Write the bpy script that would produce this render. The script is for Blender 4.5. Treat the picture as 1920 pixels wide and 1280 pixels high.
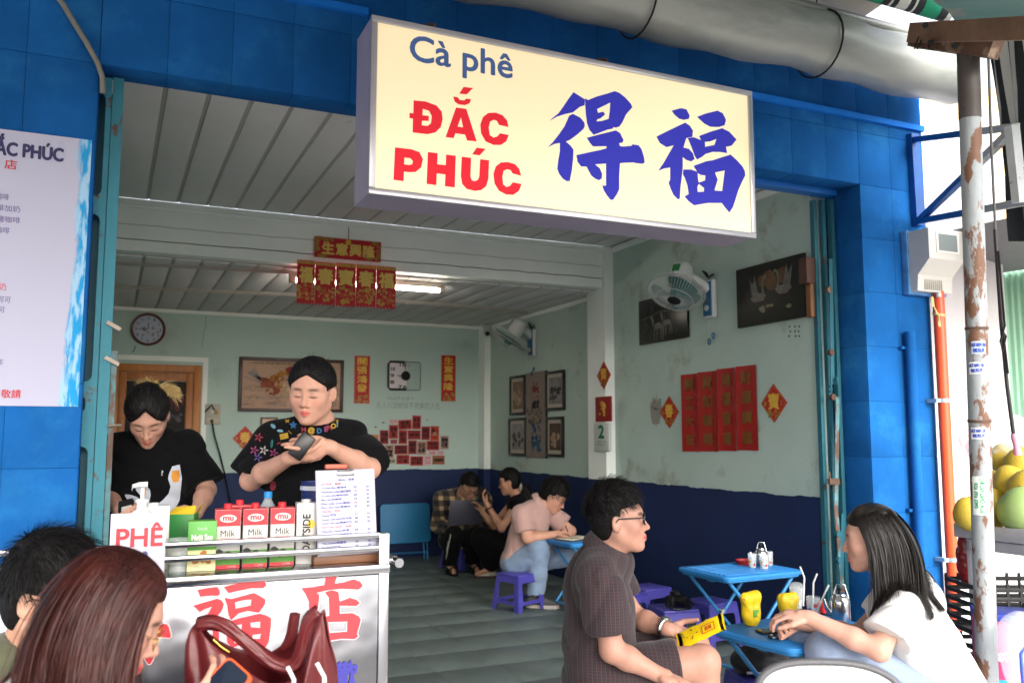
import bpy,bmesh,math,random
import numpy as np
from mathutils import Vector,Matrix,Euler
# ------------------------------------------------------------------ scene, camera, sky, sun, exposure
S = bpy.context.scene
for o in list(bpy.data.objects):
 bpy.data.objects.remove(o)
COL = S.collection
random.seed(7)
RNG = np.random.default_rng(7)
R_ = math.radians
FPX,YAW,PITCH,CAMH = 1650.0,R_(24.5),R_(6.1),1.38
cam = bpy.data.cameras.new('camera')
cam.sensor_width = 36.0
cam.lens = FPX/1920*36.0
cam.clip_start,cam.clip_end = 0.05,400
cam.dof.use_dof = True
cam.dof.focus_distance = 3.4
cam.dof.aperture_fstop = 4.0
camo = bpy.data.objects.new('camera',cam)
COL.objects.link(camo)
camo.location = (0,0,CAMH)
camo.rotation_euler = (math.pi/2 + PITCH,0,-YAW)
S.camera = camo
W = bpy.data.worlds.new('World')
S.world = W
W.use_nodes = True
wn,wl = W.node_tree.nodes,W.node_tree.links
wn.clear()
sky = wn.new('ShaderNodeTexSky')
sky.sky_type = 'NISHITA'
sky.sun_disc = False
SUN_EL,SUN_ROT = R_(33),R_(180)
sky.sun_elevation = SUN_EL
sky.sun_rotation = SUN_ROT
sky.air_density,sky.dust_density,sky.ozone_density = 1.0,4.0,1.0
hsv = wn.new('ShaderNodeHueSaturation')
hsv.inputs['Saturation'].default_value = 0.35
bg = wn.new('ShaderNodeBackground')
bg.inputs['Strength'].default_value = 0.15
wo = wn.new('ShaderNodeOutputWorld')
wl.new(sky.outputs[0],hsv.inputs['Color'])
wl.new(hsv.outputs[0],bg.inputs['Color'])
wl.new(bg.outputs[0],wo.inputs['Surface'])
sun = bpy.data.lights.new('sun','SUN')
sun.energy = 0.5
sun.angle = R_(70)
sun.color = (1.0,0.98,0.955)
suno = bpy.data.objects.new('sun',sun)
COL.objects.link(suno)
# light travels from the street side (behind the camera, high) into the shop
sd = Vector((math.sin(SUN_ROT)*math.cos(SUN_EL),math.cos(SUN_ROT)*math.cos(SUN_EL),math.sin(SUN_EL)))
suno.rotation_euler = (-sd).to_track_quat('-Z','Y').to_euler()
S.view_settings.view_transform = 'Standard'
S.view_settings.look = 'None'
S.view_settings.exposure = 2.26
S.view_settings.gamma = 1.0
S.view_settings.use_curve_mapping = False
S.render.engine = 'CYCLES'
S.cycles.use_denoising = True
S.cycles.max_bounces = 10
S.cycles.diffuse_bounces = 6
S.cycles.glossy_bounces = 4
S.cycles.transparent_max_bounces = 12
S.cycles.sample_clamp_indirect = 8
S.cycles.caustics_reflective = False
S.cycles.caustics_refractive = False
# ------------------------------------------------------------------ measuring: photograph pixel -> point at a known plane or distance
_F = Vector((math.sin(YAW)*math.cos(PITCH),math.cos(YAW)*math.cos(PITCH),math.sin(PITCH)))
_R = Vector((math.cos(YAW),-math.sin(YAW),0))
_U = _R.cross(_F)
_C = Vector((0,0,CAMH))
def P(x,y,d=None,X=None,Y=None,Z=None):
 v = _F + _R*((x - 960)/FPX) - _U*((y - 640)/FPX)
 if d is not None: t = d
 elif X is not None: t = (X - _C.x)/v.x
 elif Y is not None: t = (Y - _C.y)/v.y
 else: t = (Z - _C.z)/v.z
 return _C + v*t
# ------------------------------------------------------------------ materials
def srgb(h):
 if not isinstance(h,str): return tuple(h)
 h = h.lstrip('#')
 c = [int(h[i:i + 2],16)/255 for i in (0,2,4)]
 return tuple(x/12.92 if x <= 0.04045 else ((x + 0.055)/1.055)**2.4 for x in c)
_mats = {}
def mat(name,color='#808080',rough=0.6,metal=0.0,var=0.0,vscale=4.0,bump=0.0,bscale=60.0,spec=0.5,
  alpha=1.0,trans=0.0,ior=1.45,emit=None,estr=0.0,color2=None,c2scale=6.0,c2lo=0.55,c2hi=0.62,
  sss=0.0,sheen=0.0,coat=0.0,stretch=(1,1,1),attr=None,world=False):
 if name in _mats: return _mats[name]
 m = bpy.data.materials.new(name)
 m.use_nodes = True
 n,l = m.node_tree.nodes,m.node_tree.links
 b = n['Principled BSDF']
 c = (*srgb(color),1)
 b.inputs['Base Color'].default_value = c
 b.inputs['Roughness'].default_value = rough
 b.inputs['Metallic'].default_value = metal
 b.inputs['Specular IOR Level'].default_value = spec
 b.inputs['IOR'].default_value = ior
 b.inputs['Alpha'].default_value = alpha
 b.inputs['Transmission Weight'].default_value = trans
 if sss:
  b.inputs['Subsurface Weight'].default_value = sss
  b.inputs['Subsurface Radius'].default_value = (0.9,0.35,0.2)
  b.inputs['Subsurface Scale'].default_value = 0.012
 if sheen:
  b.inputs['Sheen Weight'].default_value = sheen
  b.inputs['Sheen Roughness'].default_value = 0.5
 if coat:
  b.inputs['Coat Weight'].default_value = coat
  b.inputs['Coat Roughness'].default_value = 0.15
 if emit is not None:
  b.inputs['Emission Color'].default_value = (*srgb(emit),1)
  b.inputs['Emission Strength'].default_value = estr
 tc = n.new('ShaderNodeTexCoord')
 mp = n.new('ShaderNodeMapping')
 mp.inputs['Scale'].default_value = stretch
 gm = n.new('ShaderNodeNewGeometry')
 l.new(gm.outputs['Position'] if world else tc.outputs['Object'],mp.inputs[0])
 cur = None
 if attr:
  at = n.new('ShaderNodeAttribute'); at.attribute_name = attr
  cur = at.outputs['Color']
 if color2 is not None:
  nz = n.new('ShaderNodeTexNoise'); nz.inputs['Scale'].default_value = c2scale
  nz.inputs['Detail'].default_value = 8; nz.inputs['Roughness'].default_value = 0.65
  l.new(mp.outputs[0],nz.inputs['Vector'])
  rp = n.new('ShaderNodeValToRGB')
  rp.color_ramp.elements[0].position = c2lo; rp.color_ramp.elements[1].position = c2hi
  l.new(nz.outputs['Fac'],rp.inputs[0])
  mx = n.new('ShaderNodeMix'); mx.data_type = 'RGBA'
  l.new(rp.outputs[0],mx.inputs['Factor'])
  if cur is None: mx.inputs['A'].default_value = c
  else: l.new(cur,mx.inputs['A'])
  mx.inputs['B'].default_value = (*srgb(color2),1)
  cur = mx.outputs['Result']
 if var:
  nz = n.new('ShaderNodeTexNoise'); nz.inputs['Scale'].default_value = vscale
  nz.inputs['Detail'].default_value = 6; nz.inputs['Roughness'].default_value = 0.6
  l.new(mp.outputs[0],nz.inputs['Vector'])
  mr = n.new('ShaderNodeMapRange')
  mr.inputs['From Min'].default_value = 0.3; mr.inputs['From Max'].default_value = 0.7
  mr.inputs['To Min'].default_value = 1 - var; mr.inputs['To Max'].default_value = 1 + var
  l.new(nz.outputs['Fac'],mr.inputs['Value'])
  mx = n.new('ShaderNodeMix'); mx.data_type = 'RGBA'; mx.blend_type = 'MULTIPLY'
  mx.inputs['Factor'].default_value = 1
  if cur is None: mx.inputs['A'].default_value = c
  else: l.new(cur,mx.inputs['A'])
  l.new(mr.outputs[0],mx.inputs['B'])
  cur = mx.outputs['Result']
 if cur is not None: l.new(cur,b.inputs['Base Color'])
 if bump:
  nz = n.new('ShaderNodeTexNoise'); nz.inputs['Scale'].default_value = bscale
  nz.inputs['Detail'].default_value = 5
  l.new(mp.outputs[0],nz.inputs['Vector'])
  bp = n.new('ShaderNodeBump'); bp.inputs['Strength'].default_value = bump
  bp.inputs['Distance'].default_value = 0.01
  l.new(nz.outputs['Fac'],bp.inputs['Height'])
  l.new(bp.outputs[0],b.inputs['Normal'])
 _mats[name] = m
 return m
def bsdf(m): return m.node_tree.nodes['Principled BSDF']
# ------------------------------------------------------------------ mesh collecting
def frame(d,up=(0,0,1)):
 d = Vector(d).normalized(); up = Vector(up)
 if abs(d.dot(up)) > 0.98: up = Vector((0,1,0)) if abs(d.y) < 0.9 else Vector((1,0,0))
 s = d.cross(up).normalized()
 return s,s.cross(d).normalized(),d
class MB:
 def __init__(s): s.v = []; s.f = []; s.mi = []; s.flat = set()
 def add(s,vs,fs,mi=0):
  k = len(s.v); s.v += [tuple(v) for v in vs]
  s.f += [tuple(i + k for i in f) for f in fs]; s.mi += [mi]*len(fs)
  return s
 def box(s,lo,hi,mi=0,M=None):
  x0,y0,z0 = lo; x1,y1,z1 = hi
  vs = [Vector(p) for p in ((x0,y0,z0),(x1,y0,z0),(x1,y1,z0),(x0,y1,z0),(x0,y0,z1),(x1,y0,z1),(x1,y1,z1),(x0,y1,z1))]
  if M: vs = [M @ v for v in vs]
  return s.add(vs,[(0,3,2,1),(4,5,6,7),(0,1,5,4),(1,2,6,5),(2,3,7,6),(3,0,4,7)],mi)
 def bbox(s,lo,hi,b=0.005,mi=0,M=None):   # box with bevelled edges
  bm = bmesh.new(); bmesh.ops.create_cube(bm,size=1)
  for v in bm.verts:
   v.co = Vector([lo[i] + (v.co[i] + .5)*(hi[i] - lo[i]) for i in range(3)])
  b = min(b,*[abs(hi[i] - lo[i])*0.45 for i in range(3)])
  bmesh.ops.bevel(bm,geom=bm.edges[:],offset=b,segments=2,profile=0.5,affect='EDGES')
  big = sorted(range(len(bm.faces)),key=lambda i: -bm.faces[i].calc_area())[:6] if not bm.faces.ensure_lookup_table() else []
  s.flat.update(len(s.f) + i for i in big)
  return s.bm(bm,mi,M)
 def bm(s,bm,mi=0,M=None):
  bm.verts.ensure_lookup_table(); bm.verts.index_update()
  vs = [(M @ v.co) if M else v.co.copy() for v in bm.verts]
  fs = [[v.index for v in f.verts] for f in bm.faces]
  bm.free()
  return s.add(vs,fs,mi)
 def bar(s,a,b,w,h,mi=0,up=(0,0,1)):   # rectangular bar from a to b
  a,b = Vector(a),Vector(b); x,y,d = frame(b - a,up)
  vs = [q + x*i*w/2 + y*j*h/2 for q in (a,b) for i,j in ((-1,-1),(1,-1),(1,1),(-1,1))]
  return s.add(vs,[(0,1,2,3),(7,6,5,4),(0,4,5,1),(1,5,6,2),(2,6,7,3),(3,7,4,0)],mi)
 def tube(s,pts,r,n=10,mi=0,caps=True):
  pts = [Vector(p) for p in pts]; rs = r if isinstance(r,(list,tuple)) else [r]*len(pts)
  vs,fs = [],[]; x = None
  for i,p in enumerate(pts):
   d = (pts[min(i + 1,len(pts) - 1)] - pts[max(i - 1,0)])
   if d.length < 1e-9: d = Vector((0,0,1))
   d.normalize()
   if x is None: x,y,_ = frame(d)
   else:
    x = (x - d*x.dot(d))
    if x.length < 1e-6: x,y,_ = frame(d)
    x.normalize()
   y = d.cross(x)
   for k in range(n):
    t = 2*math.pi*k/n
    vs.append(p + x*rs[i]*math.cos(t) + y*rs[i]*math.sin(t))
  for i in range(len(pts) - 1):
   for k in range(n):
    a,b = i*n + k,i*n + (k + 1) % n
    fs.append((a,b,b + n,a + n))
  if caps:
   fs.append(tuple(range(n))[::-1]); fs.append(tuple(range((len(pts) - 1)*n,len(pts)*n)))
  return s.add(vs,fs,mi)
 def lathe(s,prof,n=24,mi=0,M=None,cap=True):   # profile [(r, z)]
  vs,fs = [],[]
  for r,z in prof:
   for k in range(n):
    t = 2*math.pi*k/n
    vs.append(Vector((r*math.cos(t),r*math.sin(t),z)))
  for i in range(len(prof) - 1):
   for k in range(n):
    a,b = i*n + k,i*n + (k + 1) % n
    fs.append((a,b,b + n,a + n))
  if cap and max(z for _,z in prof) - min(z for _,z in prof) > 1e-6:
   if prof[0][0] > 1e-5: fs.append(tuple(range(n))[::-1])
   if prof[-1][0] > 1e-5: fs.append(tuple(range((len(prof) - 1)*n,len(prof)*n)))
  if M: vs = [M @ v for v in vs]
  return s.add(vs,fs,mi)
 def prism(s,pts,a,b,mi=0):   # outline pts extruded by vectors a..b
  n = len(pts); a,b = Vector(a),Vector(b)
  vs = [Vector(p) + a for p in pts] + [Vector(p) + b for p in pts]
  fs = [tuple(range(n))[::-1],tuple(range(n,2*n))] + [(i,(i + 1) % n,n + (i + 1) % n,n + i) for i in range(n)]
  return s.add(vs,fs,mi)
 def quad(s,*p,mi=0): return s.add(p,[tuple(range(len(p)))],mi)
 def mesh(s,name,mats,smooth=None):
  me = bpy.data.meshes.new(name)
  me.from_pydata([tuple(v) for v in s.v],[],s.f)
  for m in (mats if isinstance(mats,(list,tuple)) else [mats]): me.materials.append(m)
  if any(s.mi): me.polygons.foreach_set('material_index',s.mi)
  bm = bmesh.new(); bm.from_mesh(me)
  if smooth is not None and smooth >= 60: bmesh.ops.remove_doubles(bm,verts=bm.verts[:],dist=1e-6)
  bmesh.ops.recalc_face_normals(bm,faces=bm.faces[:]); bm.to_mesh(me); bm.free()
  if smooth is not None:
   me.polygons.foreach_set('use_smooth',[i not in s.flat for i in range(len(me.polygons))])
   if smooth < 180: me.set_sharp_from_angle(angle=R_(smooth))
  me.update()
  return me
 def build(s,name,mats,parent=None,smooth=35,M=None):
  return link(name,s.mesh(name,mats,smooth),parent,M)
def link(name,data,parent=None,M=None):
 o = bpy.data.objects.new(name,data); COL.objects.link(o)
 if parent is not None: o.parent = parent
 if M is not None: o.matrix_local = M
 return o
def tag(o,label=None,cat=None,group=None,kind=None):
 if label: o['label'] = label
 if cat: o['category'] = cat
 if group: o['group'] = group
 if kind: o['kind'] = kind
 return o
def thing(name,label,cat,loc=(0,0,0),rz=0.0,group=None,M=None):
 o = bpy.data.objects.new(name,None); COL.objects.link(o)
 o.empty_display_size = 0.1
 if M is not None: o.matrix_world = M
 else: o.location = loc; o.rotation_euler = (0,0,rz)
 return tag(o,label,cat,group)
def struct(name,mb,m,label=None,smooth=None):
 return tag(mb.build(name,m,None,smooth),label,None,None,'structure')
def copy_tree(o,parent=None,M=None):
 c = o.copy(); COL.objects.link(c); c.parent = parent
 if M is not None: c.matrix_world = M
 for ch in [x for x in bpy.data.objects if x.parent == o]: copy_tree(ch,c)
 return c
def T(*a): return Matrix.Translation(Vector(a))
def RZ(a): return Matrix.Rotation(a,4,'Z')
def RX(a): return Matrix.Rotation(a,4,'X')
def RY(a): return Matrix.Rotation(a,4,'Y')
def basis(o,x,y,z):
 M = Matrix.Identity(4)
 for i in range(3):
  M[i][0],M[i][1],M[i][2],M[i][3] = x[i],y[i],z[i],o[i]
 return M
# ------------------------------------------------------------------ flat print: contours and lettering as thin meshes
def fill2d(contours,name='print',ext=0.0):
 c = bpy.data.curves.new(name,'CURVE'); c.dimensions = '2D'; c.fill_mode = 'BOTH'; c.extrude = ext
 for pts in contours:
  sp = c.splines.new('POLY'); sp.points.add(len(pts) - 1)
  for i,p in enumerate(pts): sp.points[i].co = (p[0],p[1],0,1)
  sp.use_cyclic_u = True
 o = bpy.data.objects.new(name,c); COL.objects.link(o)
 bpy.context.view_layer.update()
 me = bpy.data.meshes.new_from_object(o)
 bpy.data.objects.remove(o); bpy.data.curves.remove(c)
 me.name = name
 return me
_tc = {}
def glyphs(text,align='LEFT',ls=1.0):
 k = (text,align,ls)
 if k in _tc: return _tc[k]
 c = bpy.data.curves.new('t','FONT'); c.body = text; c.size = 1; c.align_x = align; c.space_line = ls
 c.resolution_u = 4
 o = bpy.data.objects.new('t',c); COL.objects.link(o)
 bpy.context.view_layer.update()
 me = bpy.data.meshes.new_from_object(o)
 vs = np.zeros(len(me.vertices)*3,np.float32); me.vertices.foreach_get('co',vs)
 r = (vs.reshape(-1,3),[tuple(p.vertices) for p in me.polygons])
 bpy.data.objects.remove(o); bpy.data.curves.remove(c); bpy.data.meshes.remove(me)
 _tc[k] = r
 return r
def text_into(mb,text,size,M,mi=0,bold=0.0,align='LEFT',sx=1.0,ls=1.0,fit=None):
 """lettering laid in M's xy plane; bold thickens strokes with slightly shifted copies"""
 vs,fs = glyphs(text,align,ls)
 if not len(vs): return
 vs = vs.copy()
 if fit is not None:   # stretch glyph box to (w, h) centred on the origin
  lo,hi = vs.min(0),vs.max(0); e = np.maximum(hi - lo,1e-6)
  vs = (vs - (lo + hi)/2)
  vs[:,0] *= fit[0]/e[0]; vs[:,1] *= fit[1]/e[1]; size = 1.0; sx = 1.0
 offs = [(0,0)] if not bold else [(0,0)] + [(math.cos(a)*bold,math.sin(a)*bold) for a in [i*math.pi/4 for i in range(8)]]
 for i,(a,b) in enumerate(offs):
  pts = [M @ Vector((v[0]*size*sx + a,v[1]*size + b,0.00012*i)) for v in vs]
  mb.add(pts,fs,mi)
def printed(name,text,size,M,m,parent,**k):
 mb = MB(); text_into(mb,text,size,M,**k)
 if not mb.v: return None
 return mb.build(name,m,parent,None)
# ================================================================== THE SETTING
def tile_mat(name,color,rough=0.35,var=0.12,vscale=3.0,rnd=0.1,color2=None,c2=(0.55,0.7),bump=0.05,bscale=8.0,c2scale=2.5):
 m = mat(name,color,rough,var=var,vscale=vscale,bump=bump,bscale=bscale,color2=color2,c2lo=c2[0],c2hi=c2[1],c2scale=c2scale,world=True)
 n,l = m.node_tree.nodes,m.node_tree.links
 b = bsdf(m)
 oi = n.new('ShaderNodeObjectInfo')
 mr = n.new('ShaderNodeMapRange'); mr.inputs['To Min'].default_value = 1 - rnd; mr.inputs['To Max'].default_value = 1 + rnd
 l.new(oi.outputs['Random'],mr.inputs['Value'])
 mx = n.new('ShaderNodeMix'); mx.data_type = 'RGBA'; mx.blend_type = 'MULTIPLY'; mx.inputs['Factor'].default_value = 1
 src = b.inputs['Base Color'].links[0].from_socket
 l.new(src,mx.inputs['A']); l.new(mr.outputs[0],mx.inputs['B'])
 l.new(mx.outputs['Result'],b.inputs['Base Color'])
 return m
M_blue = tile_mat('blue_painted_tile','#1a5a9c',0.8,0.20,2.6,0.04,color2='#2a72ab',c2=(0.52,0.78),bump=0.25,bscale=22,c2scale=3.2)
bsdf(M_blue).inputs['Specular IOR Level'].default_value = .06
M_blueg = mat('blue_grout','#12487e',0.9,spec=.05)
M_mint = mat('mint_wall_paint','#b2c8c0',0.72,var=0.05,vscale=1.2,bump=0.15,bscale=25,color2='#98a096',c2scale=1.8,c2lo=0.60,c2hi=0.82)
M_mint2 = mat('mint_wall_paint_stained','#b3c6bd',0.72,var=0.06,vscale=1.5,bump=0.18,bscale=22,color2='#8b8370',c2scale=2.6,c2lo=0.57,c2hi=0.76)
M_beam = mat('mint_beam_paint','#eef3ee',0.6,var=0.05,vscale=2,bump=0.08,color2='#7d8a7c',c2scale=5,c2lo=0.68,c2hi=0.8)
M_navy = mat('navy_dado_paint','#0f2450',0.7,var=0.12,vscale=2.5,bump=0.15,bscale=30)
M_ceil = tile_mat('pvc_ceiling','#dcdad9',0.6,0.06,1.5,0.03,color2='#8e8377',c2=(0.66,0.78),bump=0.03,c2scale=6)
M_dirt = mat('dark_gap','#97938c',0.9)
M_floor = tile_mat('green_grey_floor_tile','#5f6b69',0.5,0.18,4.0,0.035,color2='#65736a',c2=(0.5,0.75),bump=0.10,bscale=14,c2scale=7)
M_grout = mat('floor_grout','#46534f',0.8)
M_pave = mat('pavement','#c4c0b8',0.85,var=0.15,vscale=1.5,bump=0.2,bscale=40)
M_white = mat('white_plaster','#c3bfc1',0.8,var=0.04,vscale=2,bump=0.15,bscale=30,color2='#b9b4aa',c2scale=2,c2lo=0.66,c2hi=0.8)
M_dark = mat('dark_void','#17181a',0.9)
# ground: one sheet, street in front, out to the horizon
g = MB(); g.quad((-150,-150,-.12),(150,-150,-.12),(150,150,-.12),(-150,150,-.12))
struct('ground',g,mat('asphalt','#787774',0.9,var=0.15,vscale=0.6,bump=0.3,bscale=30))
pv = MB(); pv.box((-6,1.0,-.115),(12,4.0,-.006))
struct('pavement',pv,M_pave)
# floor with single tiles
XL,XR,YB,YF = -0.16,4.1,9.8,4.0
fl = MB(); fl.box((XL - .3,YF - .0,-.11),(XR + .3,YB + .3,-.012))
floor = struct('shop_floor',fl,M_grout)
tb = MB(); ts = 0.40; tb.bbox((0.0012,0.0012,-.011),(ts - .0012,ts - .0012,0),0.0003)
tmesh = tb.mesh('floor_tile',M_floor,35)
for i in range(11):
 for j in range(15):
  x0,y0 = XL + .1 + i*ts - .13,3.98 + j*ts - .12
  if x0 > XR + .1 or y0 > YB: continue
  o = link('floor_tile',tmesh,floor); o.location = (x0,y0,0)
# walls of the room
def wavy(mb,span,z,axis,c0,c1):
 n = 90; pts = [(span[1],-.01),(span[0],-.01)] + [(span[0] + (span[1] - span[0])*i/n,z + .004*math.sin(i*.37) + random.uniform(-.004,.004)) for i in range(n + 1)]
 mb.prism([((u,0,v) if axis == 0 else (0,u,v)) for u,v in pts],(0,c0,0) if axis == 0 else (c0,0,0),(0,c1,0) if axis == 0 else (c1,0,0))
b = MB(); b.box((XL - .3,YB,-.02),(XR + .2,YB + .15,3.3))
bw = struct('back_wall',b,M_mint)
d = MB(); wavy(d,(XL,4.02),.992,0,YB - .006,YB + .002); d.build('dado',M_navy,bw,None)
tr = MB(); tr.box((XL,YB - .035,2.655),(4.02,YB + .001,2.69)); tr.build('cornice',M_beam,bw,None)
b = MB(); b.box((XR,4.30,-.02),(XR + .15,YB - .002,3.3))
rw = struct('right_wall',b,M_mint2)
d = MB(); wavy(d,(4.31,6.775),.99,1,XR - .006,XR + .002); d.build('dado',M_navy,rw,None)
d = MB(); wavy(d,(7.105,YB - .2),.99,1,XR - .006,XR + .002); d.build('dado',M_navy,rw,None)
p = MB(); p.box((4.005,6.78,-.02),(4.099,7.10,3.1)); pl = p.build('pilaster',M_beam,rw,None)
d = MB(); d.box((3.998,6.774,-.01),(4.0985,7.106,0.99)); d.build('dado',M_navy,pl,None)
p = MB(); p.box((4.02,YB - .19,-.02),(4.099,YB - .001,2.7)); pl = p.build('corner_pilaster',M_beam,rw,None)
d = MB(); d.box((4.014,YB - .196,-.01),(4.0985,YB - .0005,0.992)); d.build('dado',M_navy,pl,None)
tr = MB()
tr.box((XR - .03,4.32,3.03),(XR + .001,6.75,3.075)); tr.box((XR - .03,7.11,2.645),(XR + .001,YB - .2,2.685))
tr.build('cornice',M_beam,rw,None)
b = MB(); b.box((XL - .15,4.30,-.02),(XL,YB - .002,3.3)); struct('left_wall',b,M_mint)
# ceilings: single boards with grooved joint strips
def ceiling(name,z,y0,y1):
 c = MB(); c.box((XL - .15,y0,z + .012),(XR + .15,y1,z + .05))
 root = struct(name,c,M_dirt)
 pm = MB(); w = 0.205; pm.bbox((0.003,y0 + .002,0),(w - .0205,y1 - .002,.011),0.0012)
 pmesh = pm.mesh('ceiling_board',M_ceil,35)
 sm = MB()
 for k in range(3): sm.box((w - .0195 + k*.0065,y0 + .003,0.0010),(w - .0138 + k*.0065,y1 - .003,.011))
 smesh = sm.mesh('joint_strip',mat('ceiling_joint','#b4b1ac',0.6),None)
 for i in range(22):
  x = XL - .06 + i*w
  if x + w > XR + .12: break
  o = link('ceiling_board',pmesh,root); o.location = (x,0,z)
  o = link('joint_strip',smesh,root); o.location = (x,0,z)
 return root
fc = ceiling('front_ceiling',3.085,4.29,6.80)
bc = ceiling('back_ceiling',2.69,6.95,YB)
# cross beam
b = MB(); b.box((XL,6.82,2.705),(4.003,6.96,3.09))
bmz = struct('ceiling_beam',b,M_beam)
tr = MB(); tr.box((XL,6.795,3.045),(4.002,6.822,3.083)); tr.box((XL,6.806,3.025),(4.002,6.821,3.043))
tr.box((XL,6.808,2.706),(4.002,6.8205,2.745)); tr.build('moulding',M_beam,bmz,None)
ck = MB()
def crack(mb,a,c,n,r,amp,axis):
 a,c = Vector(a),Vector(c); pts = []
 for i in range(n + 1):
  q = a.lerp(c,i/n); q[axis] += random.uniform(-amp,amp); pts.append(q)
 mb.tube(pts,r,4)
crack(ck,(XL,6.8195,2.79),(4.0,6.8195,2.795),40,.0032,.004,2)
crack(ck,(XL,6.8195,2.90),(4.0,6.8195,2.905),40,.0014,.004,2)
ck.build('crack',M_dark,bmz,None)
ck = MB(); crack(ck,P(388,585,Y=YB - .001),P(380,650,Y=YB - .001),10,.002,.012,0); ck.build('crack',mat('crack','#5b635d',0.9),bw,None)
# ================================================================== BLUE TILED SHOP FRONT
sf = thing('blue_shophouse','blue tiled shop front with wide open doorway under a lintel','building',(0,4.0,0))
def part_wall(lo,hi,nm):
 m = MB(); m.box(lo,hi)
 return m.build(nm,M_blueg,sf,None,M=T(0,-4.0,0))
OXL,OXR,LZ,FXR = -0.105,4.222,2.95,4.79
pilL = part_wall((-1.5,4.004,-.02),(OXL - .003,4.30,3.74),'pillar')
pilR = part_wall((OXR + .003,4.004,-.02),(FXR - .003,4.30,3.74),'pillar')
lin = part_wall((OXL - .0025,4.004,LZ + .003),(OXR + .0025,4.165,3.74),'lintel')
tz = [2.95 + .34*k for k in range(-9,3)]; txs = [-.107 + .2706*k for k in range(-6,20)]
_tcache = {}
def tile(x0,x1,z0,z1,par,axis='Y',c=0.0,y0=4.0):
 w,h = round(x1 - x0,3),round(z1 - z0,3)
 if w < .02 or h < .02: return
 k = (w,h,axis)
 if k not in _tcache:
  mb = MB(); gp = .001
  if axis == 'Y': mb.bbox((gp,0,gp),(w - gp,.0035,h - gp),.0012)
  elif axis == 'X': mb.bbox((0,gp,gp),(.0035,w - gp,h - gp),.0012)
  else: mb.bbox((gp,gp,0),(w - gp,h - gp,.0035),.0012)
  _tcache[k] = mb.mesh('tile',M_blue,35)
 o = link('tile',_tcache[k],par)
 if axis == 'Y': o.location = (x0,c + random.uniform(-.0005,.0005),z0)
 elif axis == 'X': o.location = (c,x0,z0)
 else: o.location = (x0,z0,c)
def col(x0,x1,zlo,zhi,par):
 zs = [zlo] + [z for z in tz if zlo + .03 < z < zhi - .03] + [zhi]
 for a,c in zip(zs,zs[1:]): tile(x0,x1,a,c,par,'Y',4.0)
for a,c in zip(txs,txs[1:]):
 if c <= OXL + .02 and c > -.95: col(max(a,-1.5),min(c,OXL),0,3.70,pilL)
 elif a >= OXL - .02 and c < OXR + .03: col(max(a,OXL),min(c,OXR),LZ,3.70,lin)
 elif c > OXR + .03 and a < FXR: col(max(a,OXR),min(c,FXR),0,3.70,pilR)
# soffit and reveals
for a,c in zip(txs,txs[1:]):
 if a >= OXL - .02 and c < OXR + .03: tile(max(a,OXL),min(c,OXR),4.006,4.160,lin,'Z',LZ - .0008)
for a,c in zip(tz,tz[1:]):
 if c <= LZ + .01:
  tile(4.006,4.29,max(a,0),c,pilR,'X',OXR - .0008)
  tile(4.006,4.29,max(a,0),c,pilL,'X',OXL - .003)
# narrow mouldings on the front
for lo,hi in (((3.05,3.972,3.365),(FXR,3.999,3.40)),((0.5,3.972,3.395),(1.05,3.999,3.43))):
 md = MB(); md.box(lo,hi); md.build('ledge_strip',mat('blue_strip','#1f78d8',0.6,var=0.1,spec=.1),sf,None,M=T(0,-4,0))
md = MB(); md.box((2.7,4.168,2.915),(4.20,4.25,2.985)); md.build('inner_ledge',mat('blue_strip2','#1565b8',0.4,var=0.1),sf,None,M=T(0,-4,0))
# ================================================================== ROLLED AWNING TUBE, BEAM AND AWNING ABOVE
M_tube = mat('grey_canvas','#9a9c97',0.42,var=0.18,vscale=3,bump=0.1,bscale=12,color2='#6f7a72',c2scale=2.2,c2lo=0.55,c2hi=0.75,stretch=(0.35,1,1),metal=0.25)
ar = thing('rolled_awning','thick grey rolled up awning hung with wires above the cafe sign','awning',(3.0,3.72,3.64))
mb = MB()
pts,rs = [],[]
for i in range(40):
 x = 0.2 + i*(4.78 - .2)/39
 pts.append((x - 3.0,random.uniform(-.003,.003),.012*math.sin(i*.5) - .0)); rs.append(.172 + .010*math.sin(i*1.3) + .005*random.random())
mb.tube(pts,rs,28); mb.build('canvas_roll',M_tube,ar,60)
mb = MB(); mb.tube([(-2.8,-.06,.19),(1.72,-.06,.17)],[.03,.03],10); mb.build('front_rod',mat('rod_grey','#8c8d8a',0.4,metal=.4),ar,60)
for px in (1220,1563):
 x = P(px,60,Y=3.6).x - 3.0
 mb = MB(); mb.tube([(x,.192*math.cos(t),.192*math.sin(t)) for t in [2*math.pi*i/24 for i in range(25)]],.006,6)
 mb.tube([(x,.0,.19),(x + .02,.02,.40),(x + .0,.02,.8)],.004,6)
 mb.build('tie_wire',M_dark,ar,60)
M_rust = mat('rusty_steel','#5a4336',0.8,var=0.3,vscale=8,bump=0.3,bscale=40,color2='#84705f',c2scale=7)
rb = MB(); rb.box((0.2,3.86,3.80),(4.70,3.93,3.86)); rb.box((0.2,3.86,3.86),(4.70,3.875,3.95))
tag(rb.build('steel_angle',M_rust,None,None),'rusty steel angle running along above the rolled awning','beam')
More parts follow.
